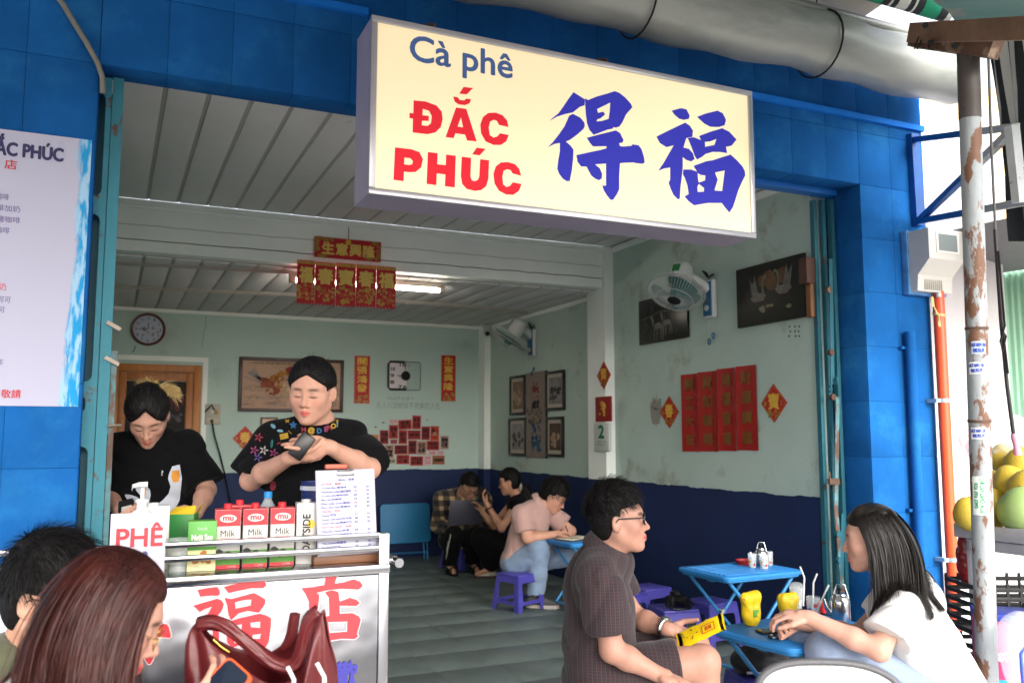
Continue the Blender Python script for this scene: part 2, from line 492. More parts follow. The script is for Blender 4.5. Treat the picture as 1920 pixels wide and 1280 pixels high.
# canvas sheet above the roll; unseen outer rows added to shade the front
M_sheet = mat('pale_sheet','#c9c8c6',0.6,var=0.1,vscale=2,bump=0.05)
rs_ = MB();
rows = []
for j in range(12):
 rows.append([(-3.8 + i*(.8 if j < 5 else .70),3.9 - j*.5,(3.98,4.03,3.92,3.78,3.63,3.48,3.33,3.18,3.10,3.05,3.0,2.95)[j] + .012*math.sin(i*2.1)) for i in range(11)])
for j in range(11):
 for i in range(10): rs_.quad(rows[j][i],rows[j][i + 1],rows[j + 1][i + 1],rows[j + 1][i])
tag(rs_.build('eave_sheet',M_sheet,None,60),'pale grey awning sheet sloping out over the pavement','awning')
# striped awning, far corner
M_cg = mat('awning_green','#118a66',0.7,var=0.12,vscale=5)
M_cw = mat('awning_white','#cfcfca',0.75,var=0.1,vscale=5)
M_ck = mat('awning_black','#23272b',0.75,var=0.1,vscale=5)
def stripes(name,a,b2,down,seq,label,thick=.004,wave=.03,cat='awning',rows=8):
 """striped cloth hung between a and b2; seq = [(width, material index)]"""
 t = thing(name,label,cat,tuple(a))
 a,b2,down = Vector(a),Vector(b2),Vector(down)
 tot = sum(w for w,_ in seq); u = 0; nrm = (b2 - a).cross(down).normalized()
 for w,k in seq:
  mb = MB(); n = 4
  gp = [[None]*(n + 1) for _ in range(rows + 1)]
  for r in range(rows + 1):
   for i in range(n + 1):
    q = (u + w*i/n)/tot; v = r/rows
    gp[r][i] = (b2 - a)*q + down*v + nrm*(wave*math.sin(q*19 + v*2.0)*(0.35 + v) + wave*.5*math.sin(q*41 + v*5))
  for r in range(rows):
   for i in range(n): mb.quad(gp[r][i],gp[r][i + 1],gp[r + 1][i + 1],gp[r + 1][i])
  mb.build('stripe',(M_cg,M_cw,M_ck)[k],t,60)
  u += w
 return t
a = P(1850,72,d=4.7); c = P(1955,55,d=4.3)
stripes('striped_curtain',a,c,(0.10,0.02,-1.08),[(.05,2),(.05,1),(.14,2),(.06,1),(.02,2),(.10,1),(.14,2),(.03,1),(.30,0)],'green black and white striped cloth hanging beside the steel pole',rows=10,wave=.025,cat='curtain')
# awning overhead: underside of cloth, seen edge on, plus its roll with stripes
a = P(1560,-40,d=4.9); c = P(1780,24,d=5.0)
ax = (c - a).normalized()
t = thing('awning_roller','striped green awning roller above the rusty arm','awning',tuple(a))
L = (c - a).length; u = 0; seq = [(.5,0),(.07,2),(.02,1),(.05,2),(.10,1),(.05,2),(.02,1),(.07,2),(.16,0),(.08,2),(.05,1)]
k = L/sum(w for w,_ in seq)
for w,ci in seq:
 mb = MB(); mb.tube([ax*u,ax*(u + w*k)],.058 + .0015*(ci == 0),16); mb.build('stripe',(M_cg,M_cw,M_ck)[ci],t,60); u += w*k
ov = MB()
A_ = [P(1700,-60,d=4.6),P(1790,42,d=4.9),P(2700,70,d=4.4),P(2700,-160,d=2.6)]  # outer corners pulled far out of view to shade the stall
n = 8; gp = [[None]*(n + 1) for _ in range(n + 1)]
for i in range(n + 1):
 for j in range(n + 1):
  u,v = i/n,j/n
  q = (A_[0]*(1 - u) + A_[1]*u)*(1 - v) + (A_[3]*(1 - u) + A_[2]*u)*v
  gp[i][j] = q + Vector((0,0,.02*math.sin(u*9 + v*6)))
for i in range(n):
 for j in range(n): ov.quad(gp[i][j],gp[i + 1][j],gp[i + 1][j + 1],gp[i][j + 1])
tag(ov.build('canvas_awning',mat('awning_underside','#5d837c',0.8,var=0.15,vscale=2,color2='#9c8a84',c2scale=3,c2lo=.55,c2hi=.7),None,60),'faded green awning canvas seen from below at the top corner','awning')
# timber arm carrying the awning
rf = thing('awning_beam','rusty brown awning arm bolted to the top of the steel pole','beam',tuple(P(1840,60,d=3.9)))
o0 = Vector(rf.location)
mb = MB(); mb.bar(P(1712,62,d=4.05) - o0,P(1960,52,d=3.2) - o0,.05,.085); mb.build('cross_arm',mat('arm_brown','#6b5240',0.75,var=.25,vscale=9,bump=.2),rf,None)
mb = MB(); mb.bar(P(1716,72,d=4.08) - o0,P(1868,92,d=3.72) - o0,.07,.08); mb.build('bracket_arm',M_rust,rf,None)
for q in ((1735,48),(1745,80),(1790,86),(1852,92)):
 mb = MB(); mb.tube([P(*q,d=3.86) - o0,P(q[0],q[1],d=3.78) - o0],.013,8); mb.build('bolt',M_dark,rf,40)
mb = MB()
for i in range(5): mb.tube([P(1722 + 9*i,70,d=3.95) - o0,P(1716 + 10*i + random.randint(-8,8),92,d=3.9) - o0,P(1726 + 8*i,84 + random.randint(0,10),d=3.9) - o0],.003,5)
mb.build('twisted_wire',M_dark,rf,60)
# steel pole
M_pole = mat('peeling_white_pole','#8f9598',0.6,var=.1,vscale=6,bump=.3,bscale=30,color2='#6a4a38',c2scale=11,c2lo=.53,c2hi=.57,stretch=(1,1,.45))
p0,p1 = P(1852,1300,d=3.78),P(1815,92,d=3.86)
q0 = Vector((p0.x + (p0.x - p1.x)*(p0.z + .006)/(p1.z - p0.z),p0.y + (p0.y - p1.y)*(p0.z + .006)/(p1.z - p0.z),-.006))
pole = thing('steel_pole','white steel pole with peeling paint and rust carrying the awning','pole',tuple(q0))
mb = MB(); mb.tube([Vector((0,0,0)),(p1 - q0)*.90],.044,20); mb.build('shaft',M_pole,pole,60)
mb = MB(); mb.tube([(p1 - q0)*.90,p1 - q0],.046,20); mb.build('upper_shaft',mat('dark_rust_pole','#4a4441',0.6,var=.25,vscale=6,color2='#8d8680',c2scale=5),pole,60)
for f in (.47,.60):
 mb = MB(); mb.tube([(p1 - q0)*f,(p1 - q0)*(f + .004)],.047,20); mb.build('weld_ring',M_rust,pole,60)
mb = MB(); mb.lathe([(.0,0),(.08,0),(.08,.008),(.05,.012)],20); mb.build('base_plate',M_rust,pole,40)
# stickers wrapped on the pole
pd = (p1 - q0).normalized()
def sticker(py,hgt,bgc,txt,tc,ang=0.0,arc=1.5,rot=False):
 c = q0 + (p1 - q0)*((P(1840,py,d=3.8).z - q0.z)/(p1.z - q0.z)) - q0
 view = (Vector((0,0,0)) - (q0 + c)); view.z = 0; view.normalize()
 view = RZ(ang) @ view
 sd_ = Vector((view.y,-view.x,0))*-1
 mb = MB(); n = 10; r = .0452
 rows = []
 for zz in (-hgt/2,hgt/2):
  rows.append([c + pd*zz + view*r*math.cos(a_) + sd_*r*math.sin(a_) for a_ in [(-.5 + i/n)*arc for i in range(n + 1)]])
 for i in range(n): mb.quad(rows[0][i],rows[0][i + 1],rows[1][i + 1],rows[1][i])
 s = mb.build('sticker',mat('sticker_' + bgc[1:],bgc,.6),pole,60)
 mb = MB()
 w = arc*r*.92
 text_into(mb,txt,1,Matrix.Identity(4),align='CENTER',fit=((hgt*.9,w*.8) if rot else (w,hgt*.72)),bold=.0006)
 mb2 = MB()
 vs = []
 for v in mb.v:
  x,y = (v[1],v[0]) if rot else (v[0],v[1])
  a_ = x/r
  vs.append(c + pd*y + view*(r + .0006 + v[2])*math.cos(a_) + sd_*(r + .0006 + v[2])*math.sin(a_))
 mb2.add(vs,mb.f); mb2.build('lettering',mat('ink_' + tc[1:],tc,.6),s,None)
sticker(652,.055,'#b9c6dd','RUT HAM CAU\n0902.756.333','#3350b8',.15,1.3)
sticker(690,.052,'#e3e6ea','HUT HAM CAU\n0981.959.779','#3350b8',-.1,1.4)
sticker(812,.050,'#e3e6ea','HUT HAM CAU\n0981.959.779','#3350b8',-.1,1.4)
sticker(928,.165,'#dfe7dd','SỬA ỐNG NƯỚC\n0902 695 659','#1f9a63',-.1,1.5,True)
# wall bracket
bk = thing('wall_bracket','triangular blue steel wall bracket with rusty white outer end','bracket',tuple(P(1716,340,Y=3.97)))
o0 = Vector(bk.location)
M_bb = mat('bracket_blue','#0f4c92',.45,var=.2,vscale=8); M_bwht = mat('bracket_white','#b7bbbd',.55,var=.12,vscale=6,color2='#8a5a38',c2scale=14,c2lo=.6,c2hi=.66)
mb = MB(); mb.bar(P(1711,252,Y=3.975) - o0,P(1722,424,Y=3.975) - o0,.07,.045,up=(0,1,0)); mb.build('wall_plate',M_bb,bk,None)
e1,e2 = P(1905,238,d=4.2),P(1935,376,d=4.2)
s1,s2 = P(1716,262,Y=3.95),P(1722,415,Y=3.95)
for a_,b_,nm in ((s1,e1,'top_arm'),(s2,e2,'lower_arm'),(s2,e1,'diagonal')):
 mid = a_.lerp(b_,.55)
 mb = MB(); mb.bar(a_ - o0,mid - o0,.035,.035); mb.build(nm,M_bb,bk,None)
 mb = MB(); mb.bar(mid - o0,b_ - o0,.036,.036); mb.build(nm,M_bwht,bk,None)
mb = MB(); mb.bar(P(1897,236,d=4.2) - o0,P(1912,380,d=4.2) - o0,.06,.04,up=(0,1,0)); mb.build('outer_upright',M_bwht,bk,None)
# neighbour: white plaster wall, green sheet metal wall, pale house beyond
b = MB(); b.box((FXR + .01,4.03,-.05),(5.55,4.2,3.52))
tag(b.build('plaster_wall',M_white,None,None),'white plaster wall beside the blue shop front','wall')
cw = thing('sheet_metal_wall','pale green corrugated metal wall behind the fruit stall','wall',(5.7,4.3,0))
for i in range(7):
 mb = MB(); pts = []
 for k in range(4):
  x = i*.3 + k*.075
  pts += [(x,0,0),(x + .03,0,0),(x + .042,-.02,0),(x + .063,-.02,0)]
 pts.append((i*.3 + .3,0,0))
 for q,r in zip(pts,pts[1:]): mb.quad(q,r,(r[0],r[1],2.75),(q[0],q[1],2.75))
 mb.build('corrugated_sheet',mat('green_sheet','#84ad94',.5,var=.06,vscale=3),cw,None,M=T(0,.006*(i % 2),0))
hb = thing('far_house','pale yellow house with louvred shutters seen between pole and striped cloth','house',(9.0,8.0,0))
mb = MB(); mb.box((-2,0,0),(3,3,6.2)); mb.build('wall',mat('cream_wall','#c4ae80',.8,var=.05),hb,None)
for zz in (2.6,4.2):
 for xx in (-1.6,-.4,.8):
  mb = MB(); mb.box((xx,-.05,zz),(xx + .8,-.002,zz + 1.1)); f_ = mb.build('shutter',mat('shutter_cream','#a08a58',.7),hb,None)
  for s_ in range(9):
   mb = MB(); mb.bar((xx + .05,-.065,zz + .08 + s_*.115),(xx + .75,-.065,zz + .08 + s_*.115),.01,.09,up=(0,1,.6)); mb.build('slat',mat('shutter_slat','#8d7748',.7),f_,None)
# sagging dark tarp over the neighbour's stall, extended unseen to shade its wall
tpb = MB(); rows = []
for j in range(7):
 v = j/6
 rows.append([Vector((4.86 + i*.32,4.26 - 1.9*v,2.70 - .05*v - .16*math.sin(math.pi*(i % 5)/5)*(1 - .5*v))) for i in range(11)])
for j in range(6):
 for i in range(10): tpb.quad(rows[j][i],rows[j][i + 1],rows[j + 1][i + 1],rows[j + 1][i])
tag(tpb.build('stall_tarp',mat('grey_tarp','#6d6a70',.55,var=.1,bump=.2,bscale=6),None,60),'sagging grey tarpaulin over the fruit stall','tarpaulin')
# rope hanging with a hooked rod
hk = thing('hook_rod','dark metal hook rod with a pink handle hanging by the pole','hook rod',tuple(P(1868,440,d=4.1)))
o0 = Vector(hk.location)
mb = MB(); mb.tube([P(1866,430,d=4.1) - o0,P(1877,600,d=4.1) - o0,P(1888,720,d=4.1) - o0,P(1900,812,d=4.1) - o0],.009,8); mb.build('rod',mat('rod_dark','#3c3a3a',.4,metal=.6),hk,60)
mb = MB(); mb.tube([P(1901,812,d=4.1) - o0,P(1903,820,d=4.1) - o0,P(1906,835,d=4.1) - o0,P(1909,852,d=4.1) - o0],[.013,.018,.014,.019],10); mb.build('handle',mat('pink_handle','#d88fa6',.5),hk,60)
mb = MB(); mb.tube([P(1872,470,d=4.08) - o0,P(1884,610,d=4.08) - o0,P(1876,640,d=4.08) - o0,P(1880,660,d=4.08) - o0,P(1886,630,d=4.08) - o0,P(1880,615,d=4.08) - o0,P(1890,700,d=4.08) - o0],.005,6); mb.build('rope',M_dark,hk,60)
mb = MB(); mb.tube([P(1853,100,d=3.8) - o0,P(1858,250,d=3.9) - o0,P(1866,430,d=4.1) - o0],.006,6); mb.build('cord',mat('cord_grey','#6d6d6c',.6),hk,60)
# pipes, meter, cables on the front
M_or = mat('orange_pvc','#e4562c',.35,var=.06,vscale=4)
ox = P(1772,800,Y=3.93).x
op = thing('drain_pipe','bright orange plastic drain pipe at the corner of the shop front','pipe',(ox,3.93,-.006))
mb = MB(); mb.tube([(0,0,0),(0,0,P(1760,545,Y=3.93).z)],.036,18); mb.build('pipe',M_or,op,60)
for py in (749,1048):
 z = P(1765,py,Y=3.93).z
 mb = MB(); mb.tube([(0,0,z - .012),(0,0,z + .012)],.039,18); mb.box((-.075,-.01,z - .012),(-.03,.065,z + .012)); mb.build('clamp',mat('clip_grey','#9db7c4',.4,metal=.3),op,40)
bx_ = P(1716,800,Y=3.95).x
bp = thing('conduit_pipe','blue painted conduit pipe fixed to the blue pillar','pipe',(bx_,3.957,-.006))
mb = MB(); mb.tube([(0,0,0),(0,0,P(1712,620,Y=3.95).z)],.031,16); mb.build('pipe',M_blue,bp,60)
for py in (650,955):
 z = P(1712,py,Y=3.95).z
 mb = MB(); mb.tube([(0,0,z - .009),(0,0,z + .009)],.034,16); mb.box((-.06,.012,z - .009),(.06,.042,z + .009)); mb.build('clamp',M_blue,bp,40)
# meter
mx0,mx1 = P(1697,500,Y=3.98).x,P(1762,500,Y=3.98).x
mz0,mz1 = P(1700,548,Y=3.98).z,P(1700,438,Y=3.98).z
mt = thing('electric_meter_box','grey plastic electricity meter box with window on the blue pillar','meter box',(mx0,3.998,mz0))
w_,h_ = mx1 - mx0,mz1 - mz0
M_mtr = mat('meter_plastic','#c8c5c0',.45,var=.04,bump=.03)
mb = MB(); mb.bbox((-.012,-.05,-.015),(w_ + .012,0,h_ + .012),.006); mb.build('back_plate',mat('meter_back','#4f88c0',.5,var=.3,vscale=10),mt)
prof = [(-.05,0),(-.10,.0),(-.11,.10),(-.20,.19),(-.20,h_),(-.05,h_)]
mb = MB(); mb.prism([(0.0,y,z) for y,z in prof],(.004,0,0),(w_ - .004,0,0)); mb.build('cover',M_mtr,mt,30)
mb = MB(); mb.box((w_*.22,-.204,h_ - .15),(w_*.86,-.199,h_ - .02)); mb.build('window_frame',mat('meter_frame','#dddbd6',.4),mt,None)
mb = MB(); mb.box((w_*.28,-.206,h_ - .138),(w_*.80,-.2035,h_ - .032)); mb.build('window',mat('meter_glass','#7c8585',.12),mt,None)
mb = MB()
for i in range(9): mb.box((w_*.2 + i*.018,-.112,.012),(w_*.2 + i*.018 + .008,-.104,.075))
mb.build('vent_slots',mat('meter_shadow','#b5b1aa',.5),mt,None)
mb = MB(); mb.tube([(w_*.6,-.1,-.005),(w_*.6,-.1,-.03)],.016,10); mb.build('seal',M_mtr,mt)
rbn = MB(); r0 = P(1748,560,Y=3.86)
for k in range(14):
 t0,t1 = 2*math.pi*k/14,2*math.pi*(k + 1)/14
 c_ = Vector((ox,3.93,P(1760,590,Y=3.9).z)); r = .039
 rbn.quad(*[c_ + Vector((r*math.cos(t),r*math.sin(t),dz + .01*math.sin(t))) for t,dz in ((t0,0),(t1,0),(t1,.018),(t0,.018))])
pts = [P(1746,556,Y=3.87),P(1748,575,Y=3.87),P(1757,590,Y=3.86),P(1760,612,Y=3.86)]
for a_,b_ in zip(pts,pts[1:]): rbn.quad(a_,a_ + Vector((.02,0,.002)),b_ + Vector((.022,0,0)),b_)
tag(rbn.build('ribbon',mat('tan_ribbon','#c9b27a',.6),None,60),'tan ribbon tied round the orange pipe under the meter','ribbon')
# cable over the doorway corner
cb = MB(); cb.tube([P(*q,Y=3.98) for q in ((95,-20),(118,8),(140,45),(163,82),(183,118),(192,145),(193,175))],.011,8)
tag(cb.build('cable_conduit',mat('conduit_tan','#7d7a70',.6,var=.1),None,60),'thin tan cable running down to the doorway corner','cable')
# ================================================================== FOLDING STEEL GATES
M_teal = mat('teal_gate_paint','#2f7c8c',.6,var=.10,vscale=5,bump=.15,bscale=40,color2='#5d3f30',c2scale=9,c2lo=.59,c2hi=.64,stretch=(1,1,.5))
M_teald = mat('teal_gate_dark','#23606e',.55,var=.15,vscale=5,color2='#4a342a',c2scale=8,c2lo=.6,c2hi=.66)
M_rteal = mat('rusted_teal','#58868c',.7,var=.2,vscale=10,color2='#5f4a3f',c2scale=11,c2lo=.44,c2hi=.54,stretch=(1,1,.6))
gl = thing('folding_gate','teal folding steel gate with slotted channels beside the menu board','gate',(-.028,4.14,0))
def slot(cx,z0,z1,r):
 return [(cx + r*math.cos(t),z1 - r + r*math.sin(t)) for t in [i*math.pi/8 for i in range(9)]] + [(cx + r*math.cos(t),z0 + r + r*math.sin(t)) for t in [math.pi + i*math.pi/8 for i in range(9)]]
def plate(name,w,h,slots,th,m,par,M):
 me = fill2d([[(0,0),(w,0),(w,h),(0,h)]] + slots,name,th/2)
 me.materials.clear(); me.materials.append(m)
 return link(name,me,par,M @ RX(math.pi/2))
plate('slotted_channel',.10,2.93,[slot(.048,1.60,2.32,.030),slot(.048,.75,1.33,.030),slot(.048,.05,.5,.030),slot(.048,2.40,2.86,.03),slot(.05,1.48,1.53,.008)],.004,M_teal,gl,T(-.125,-.035,.005))
mb = MB(); mb.box((-.128,.06,.005),(-.02,.064,2.9)); mb.build('inner_plate',M_teald,gl,None)
mb = MB(); mb.box((-.022,-.04,.005),(.022,-.036,2.94)); mb.box((.018,-.036,.005),(.022,.02,2.94)); mb.build('edge_channel',M_teal,gl,None)
mb = MB(); mb.box((.024,-.03,.005),(.046,-.012,1.74)); mb.build('rust_strip',M_rteal,gl,None)
for z in (1.86,1.71):
 mb = MB(); mb.bar((.0,-.045,z),(.055,-.05,z - .03),.012,.016); mb.build('latch',mat('latch_steel','#8d8075',.5,metal=.5),gl,None)
mb = MB(); mb.tube([(.02,-.05,1.42),(.075,-.05,1.425)],.006,8); mb.build('hinge_pin',mat('latch_steel','#8d8075',.5,metal=.5),gl)
gr = thing('folding_gate','teal folding steel gate with crossed bars beside the indoor stools','gate',(4.10,4.22,0))
for i,(x,y,w) in enumerate(((0.0,.06,.035),(.045,.03,.03),(.09,.0,.035))):
 mb = MB(); mb.box((x - .012,y - w/2,.005),(x - .008,y + w/2,2.9)); mb.box((x - .008,y - w/2,.005),(x + .015,y - w/2 + .004,2.9)); mb.build('upright_channel',(M_teald,M_teald,M_teald)[i],gr,None)
def cross(z0,z1,dx,m=M_rteal):
 mb = MB(); mb.bar((.03 - dx,-.03,z0),(.03 + dx,-.036,z1),.03,.006,up=(0,1,0)); mb.build('cross_bar',m,gr,None)
cross(.9,1.62,.022); cross(.1,.95,-.028); cross(.15,.9,.03,M_teald); cross(1.7,2.5,.01,M_teald)
for z in (.62,.78,1.62,1.9,2.3):
 mb = MB(); mb.tube([(.045 - .03,-.045,z),(.045 - .03,-.02,z)],.02,12); mb.build('rivet',M_rust if z > 1 else M_teald,gr)
for z in (1.10,):
 mb = MB(); mb.bar((-.06,-.05,z),(.02,-.05,z),.02,.035); mb.tube([(-.05,-.05,z),(-.055,-.05,z + .06)],.006,6); mb.build('latch',M_rust,gr)
for z in (1.67,1.72):
 mb = MB(); mb.tube([(-.02 + (z - 1.67),-.05 + .012*math.cos(t),z + .02*math.sin(t)) for t in [i*.6 for i in range(11)]],.006,6); mb.build('ring',M_teald,gr)
def stuff(o): o['kind'] = 'stuff'; return o
# ================================================================== CAFE SIGN
SY = 3.565
M_panel = mat('sign_panel','#f6e6c6',.6,spec=.1,emit='#ffe6b0',estr=.10)
M_alu = mat('aluminium','#b9b7bd',.35,metal=.7,var=.06)
M_alu2 = mat('sign_side','#a79fb6',.45,metal=.3,var=.06)
M_red = mat('sign_red','#df2f3c',.6,spec=.1,emit='#ff3040',estr=.06)
M_ind = mat('sign_indigo','#3a3aa8',.6,spec=.1,emit='#3a3ecb',estr=.06)
M_navyl = mat('sign_navy','#2f4778',.4,emit='#4a6396',estr=.10)
sx0,sx1,sz0,sz1 = .955,3.018,2.398,3.190
sg = thing('shop_sign','cream light box sign with red and indigo lettering over the doorway','sign',(sx0,SY,sz0))
W_,H_ = sx1 - sx0,sz1 - sz0
mb = MB(); mb.box((.004,.012,.004),(W_ - .004,.25,H_ - .004)); mb.build('casing',M_alu2,sg,None)
fr = .028
for lo,hi in (((0,-.008,0),(W_,.011,fr)),((0,-.008,H_ - fr),(W_,.011,H_)),((0,-.0079,fr),(fr,.011,H_ - fr)),((W_ - fr,-.0079,fr),(W_,.011,H_ - fr))):
 mb = MB(); mb.bbox(lo,hi,.003); mb.build('frame_rail',M_alu,sg)
mb = MB(); mb.box((fr - .002,.0,fr - .002),(W_ - fr + .002,.0105,H_ - fr + .002)); mb.build('panel',M_panel,sg,None)
for px,py in ((812,30),(1133,100)):
 q = P(px,py,Y=3.62) - Vector((sx0,SY,sz0)); q.z = H_
 mb = MB(); mb.tube([(q.x,.03,H_ - .01),(q.x,.03,H_ + .03),(q.x - .015,.08,H_ + .05),(q.x - .01,.3,H_ + .045)],.007,8); mb.build('hanger',M_rust,sg,60)
def trace(polys,ox,oy,k,Y,off=(0,0,0),org=Vector((sx0,SY,sz0))):
 out = []
 for pl in polys:
  pts = []
  for x,y in pl:
   q = P(ox + x/k,oy + y/k,Y=Y) - org
   pts.append((q.x,q.z))
  out.append(pts)
 return out
def flat(name,contours,m,par,y,ext=.0006):
 me = fill2d(contours,name,ext); me.materials.clear(); me.materials.append(m)
 return link(name,me,par,T(0,y,0) @ RX(math.pi/2))
DE = [[(335,148),(432,210),(428,258),(390,270),(330,318),(270,330),(200,352),(135,390),(160,365),(210,325),(250,270),(290,210)],
 [(330,330),(390,360),(425,400),(430,430),(420,455),(370,500),(310,545),(272,562),(310,595),(335,630),(333,700),(322,800),(310,860),(305,890),(280,893),(245,870),(215,830),(200,790),(208,720),(222,640),(222,572),(180,580),(118,610),(160,570),(215,500),(260,435),(285,380),(300,345)],
 [(434,200),(455,215),(530,185),(620,160),(680,140),(720,155),(770,195),(815,245),(828,275),(775,335),(745,400),(720,435),(690,446),(672,440),(660,455),(620,462),(560,485),(505,505),(470,465),(450,410),(440,340),(434,260)],
 [(532,290),(590,262),(643,235),(640,300),(630,372),(570,390),(528,393),(535,375),(560,368),(600,335),(585,312),(540,322)],
 [(447,530),(560,500),(690,468),(725,490),(755,550),(745,570),(717,575),(725,600),(760,603),(820,597),(830,585),(880,592),(905,625),(925,690),(932,735),(915,747),(860,742),(840,736),(770,738),(725,742),(718,850),(718,960),(700,1000),(668,1048),(645,1048),(615,1010),(590,970),(577,930),(608,930),(608,745),(515,752),(555,785),(575,830),(572,870),(550,885),(515,870),(485,845),(460,800),(445,770),(400,770),(370,730),(360,675),(450,655),(560,632),(612,618),(612,600),(500,602),(475,575)]]
FU = [[(1157,303),(1235,282),(1280,292),(1308,345),(1300,372),(1260,380),(1220,370),(1180,335)],
 [(1030,520),(1130,470),(1270,403),(1310,430),(1335,470),(1330,522),(1280,532),(1255,612),(1300,622),(1335,660),(1350,708),(1320,728),(1280,715),(1250,690),(1250,780),(1243,850),(1230,950),(1225,1040),(1210,1043),(1175,1010),(1150,960),(1132,905),(1145,880),(1145,778),(1100,785),(1045,805),(1090,740),(1130,670),(1175,592),(1115,608),(1060,575)],
 [(1370,355),(1440,328),(1540,303),(1585,325),(1612,380),(1600,425),(1550,440),(1480,437),(1430,410)],
 [(1292,532),(1340,525),(1395,545),(1405,552),(1387,515),(1480,480),(1580,450),(1640,480),(1700,545),(1660,595),(1640,600),(1612,605),(1622,658),(1560,648),(1500,648),(1440,665),(1410,690),(1370,712),(1350,680),(1325,610)],
 [(1435,565),(1480,560),(1532,540),(1515,590),(1437,605)],
 [(1340,765),(1450,725),(1500,718),(1570,695),(1650,670),(1700,715),(1750,770),(1770,810),(1773,845),(1745,900),(1715,970),(1690,1050),(1670,1110),(1640,1155),(1610,1120),(1577,1075),(1460,1075),(1345,1095),(1300,1060),(1265,1020),(1300,1000),(1290,930),(1270,870),(1252,835),(1255,795),(1320,795),(1372,815)],
 [(1374,822),(1400,840),(1440,845),(1437,885),(1385,905),(1378,880)],
 [(1385,915),(1410,935),(1430,950),(1427,980),(1375,983),(1372,940)],
 [(1520,820),(1602,803),(1592,880),(1580,975),(1515,970),(1530,920),(1543,880),(1530,850)]]
flat('brush_lettering',trace(DE,1000,140,4.465,SY),M_ind,sg,-.0008)
flat('brush_lettering',trace(FU,1000,140,4.465,SY),M_ind,sg,-.0008)
LT = [[[(403,562),(470,568),(530,590),(560,625),(565,665),(555,710),(525,740),(480,750),(398,740),(400,663),(380,660),(381,632),(402,634)],
  [(455,608),(490,620),(505,650),(500,690),(480,705),(448,700),(450,675),(487,676),(488,648),(452,645)]],
 [[(640,602),(697,609),(755,790),(702,785),(690,752),(636,745),(626,772),(582,766)],[(648,708),(680,712),(667,655)],
  [(625,540),(650,545),(660,560),(685,562),(697,552),(724,556),(715,578),(690,588),(655,584),(632,568)],[(682,487),(735,493),(700,528),(658,524)]],
 [[(932,710),(880,698),(868,675),(850,670),(830,680),(822,715),(828,755),(850,770),(872,762),(885,745),(934,755),(920,790),(890,810),(850,810),(805,790),(780,745),(776,695),(790,655),(820,632),(860,630),(900,645),(925,675)]],
 [[(300,824),(390,834),(435,850),(455,890),(445,935),(415,960),(380,962),(349,958),(347,1012),(291,1004)],[(352,880),(385,884),(400,900),(395,918),(378,922),(350,918)]],
 [[(483,850),(537,856),(535,918),(583,923),(585,864),(638,870),(633,1047),(578,1040),(581,975),(532,968),(530,1034),(476,1027)]],
 [[(672,876),(724,882),(720,985),(728,1008),(745,1012),(762,1005),(770,985),(775,890),(824,896),(820,1000),(808,1040),(780,1062),(745,1066),(700,1055),(675,1028),(667,985)],[(755,826),(805,832),(772,868),(730,862)]],
 [[(1003,982),(955,968),(945,950),(925,945),(905,955),(898,990),(903,1030),(922,1045),(942,1038),(957,1018),(1005,1028),(992,1065),(960,1088),(920,1086),(880,1065),(855,1025),(849,970),(862,930),(890,908),(930,906),(970,918),(993,945)]]]
for lt in LT: flat('letter',trace(lt,640,0,2.977,SY),M_red,sg,-.0008)
a,c = P(767,100,Y=SY),P(962,127,Y=SY)
cz = (P(865,70,Y=SY).z + P(865,158,Y=SY).z)/2
printed('lettering','Cà phê',1,T((a.x + c.x)/2 - sx0,-.001,P(865,114.5,Y=SY).z - sz0) @ RX(math.pi/2),M_navyl,sg,fit=(c.x - a.x - .01,P(865,84,Y=SY).z - P(865,145,Y=SY).z),bold=.0032,align='CENTER')
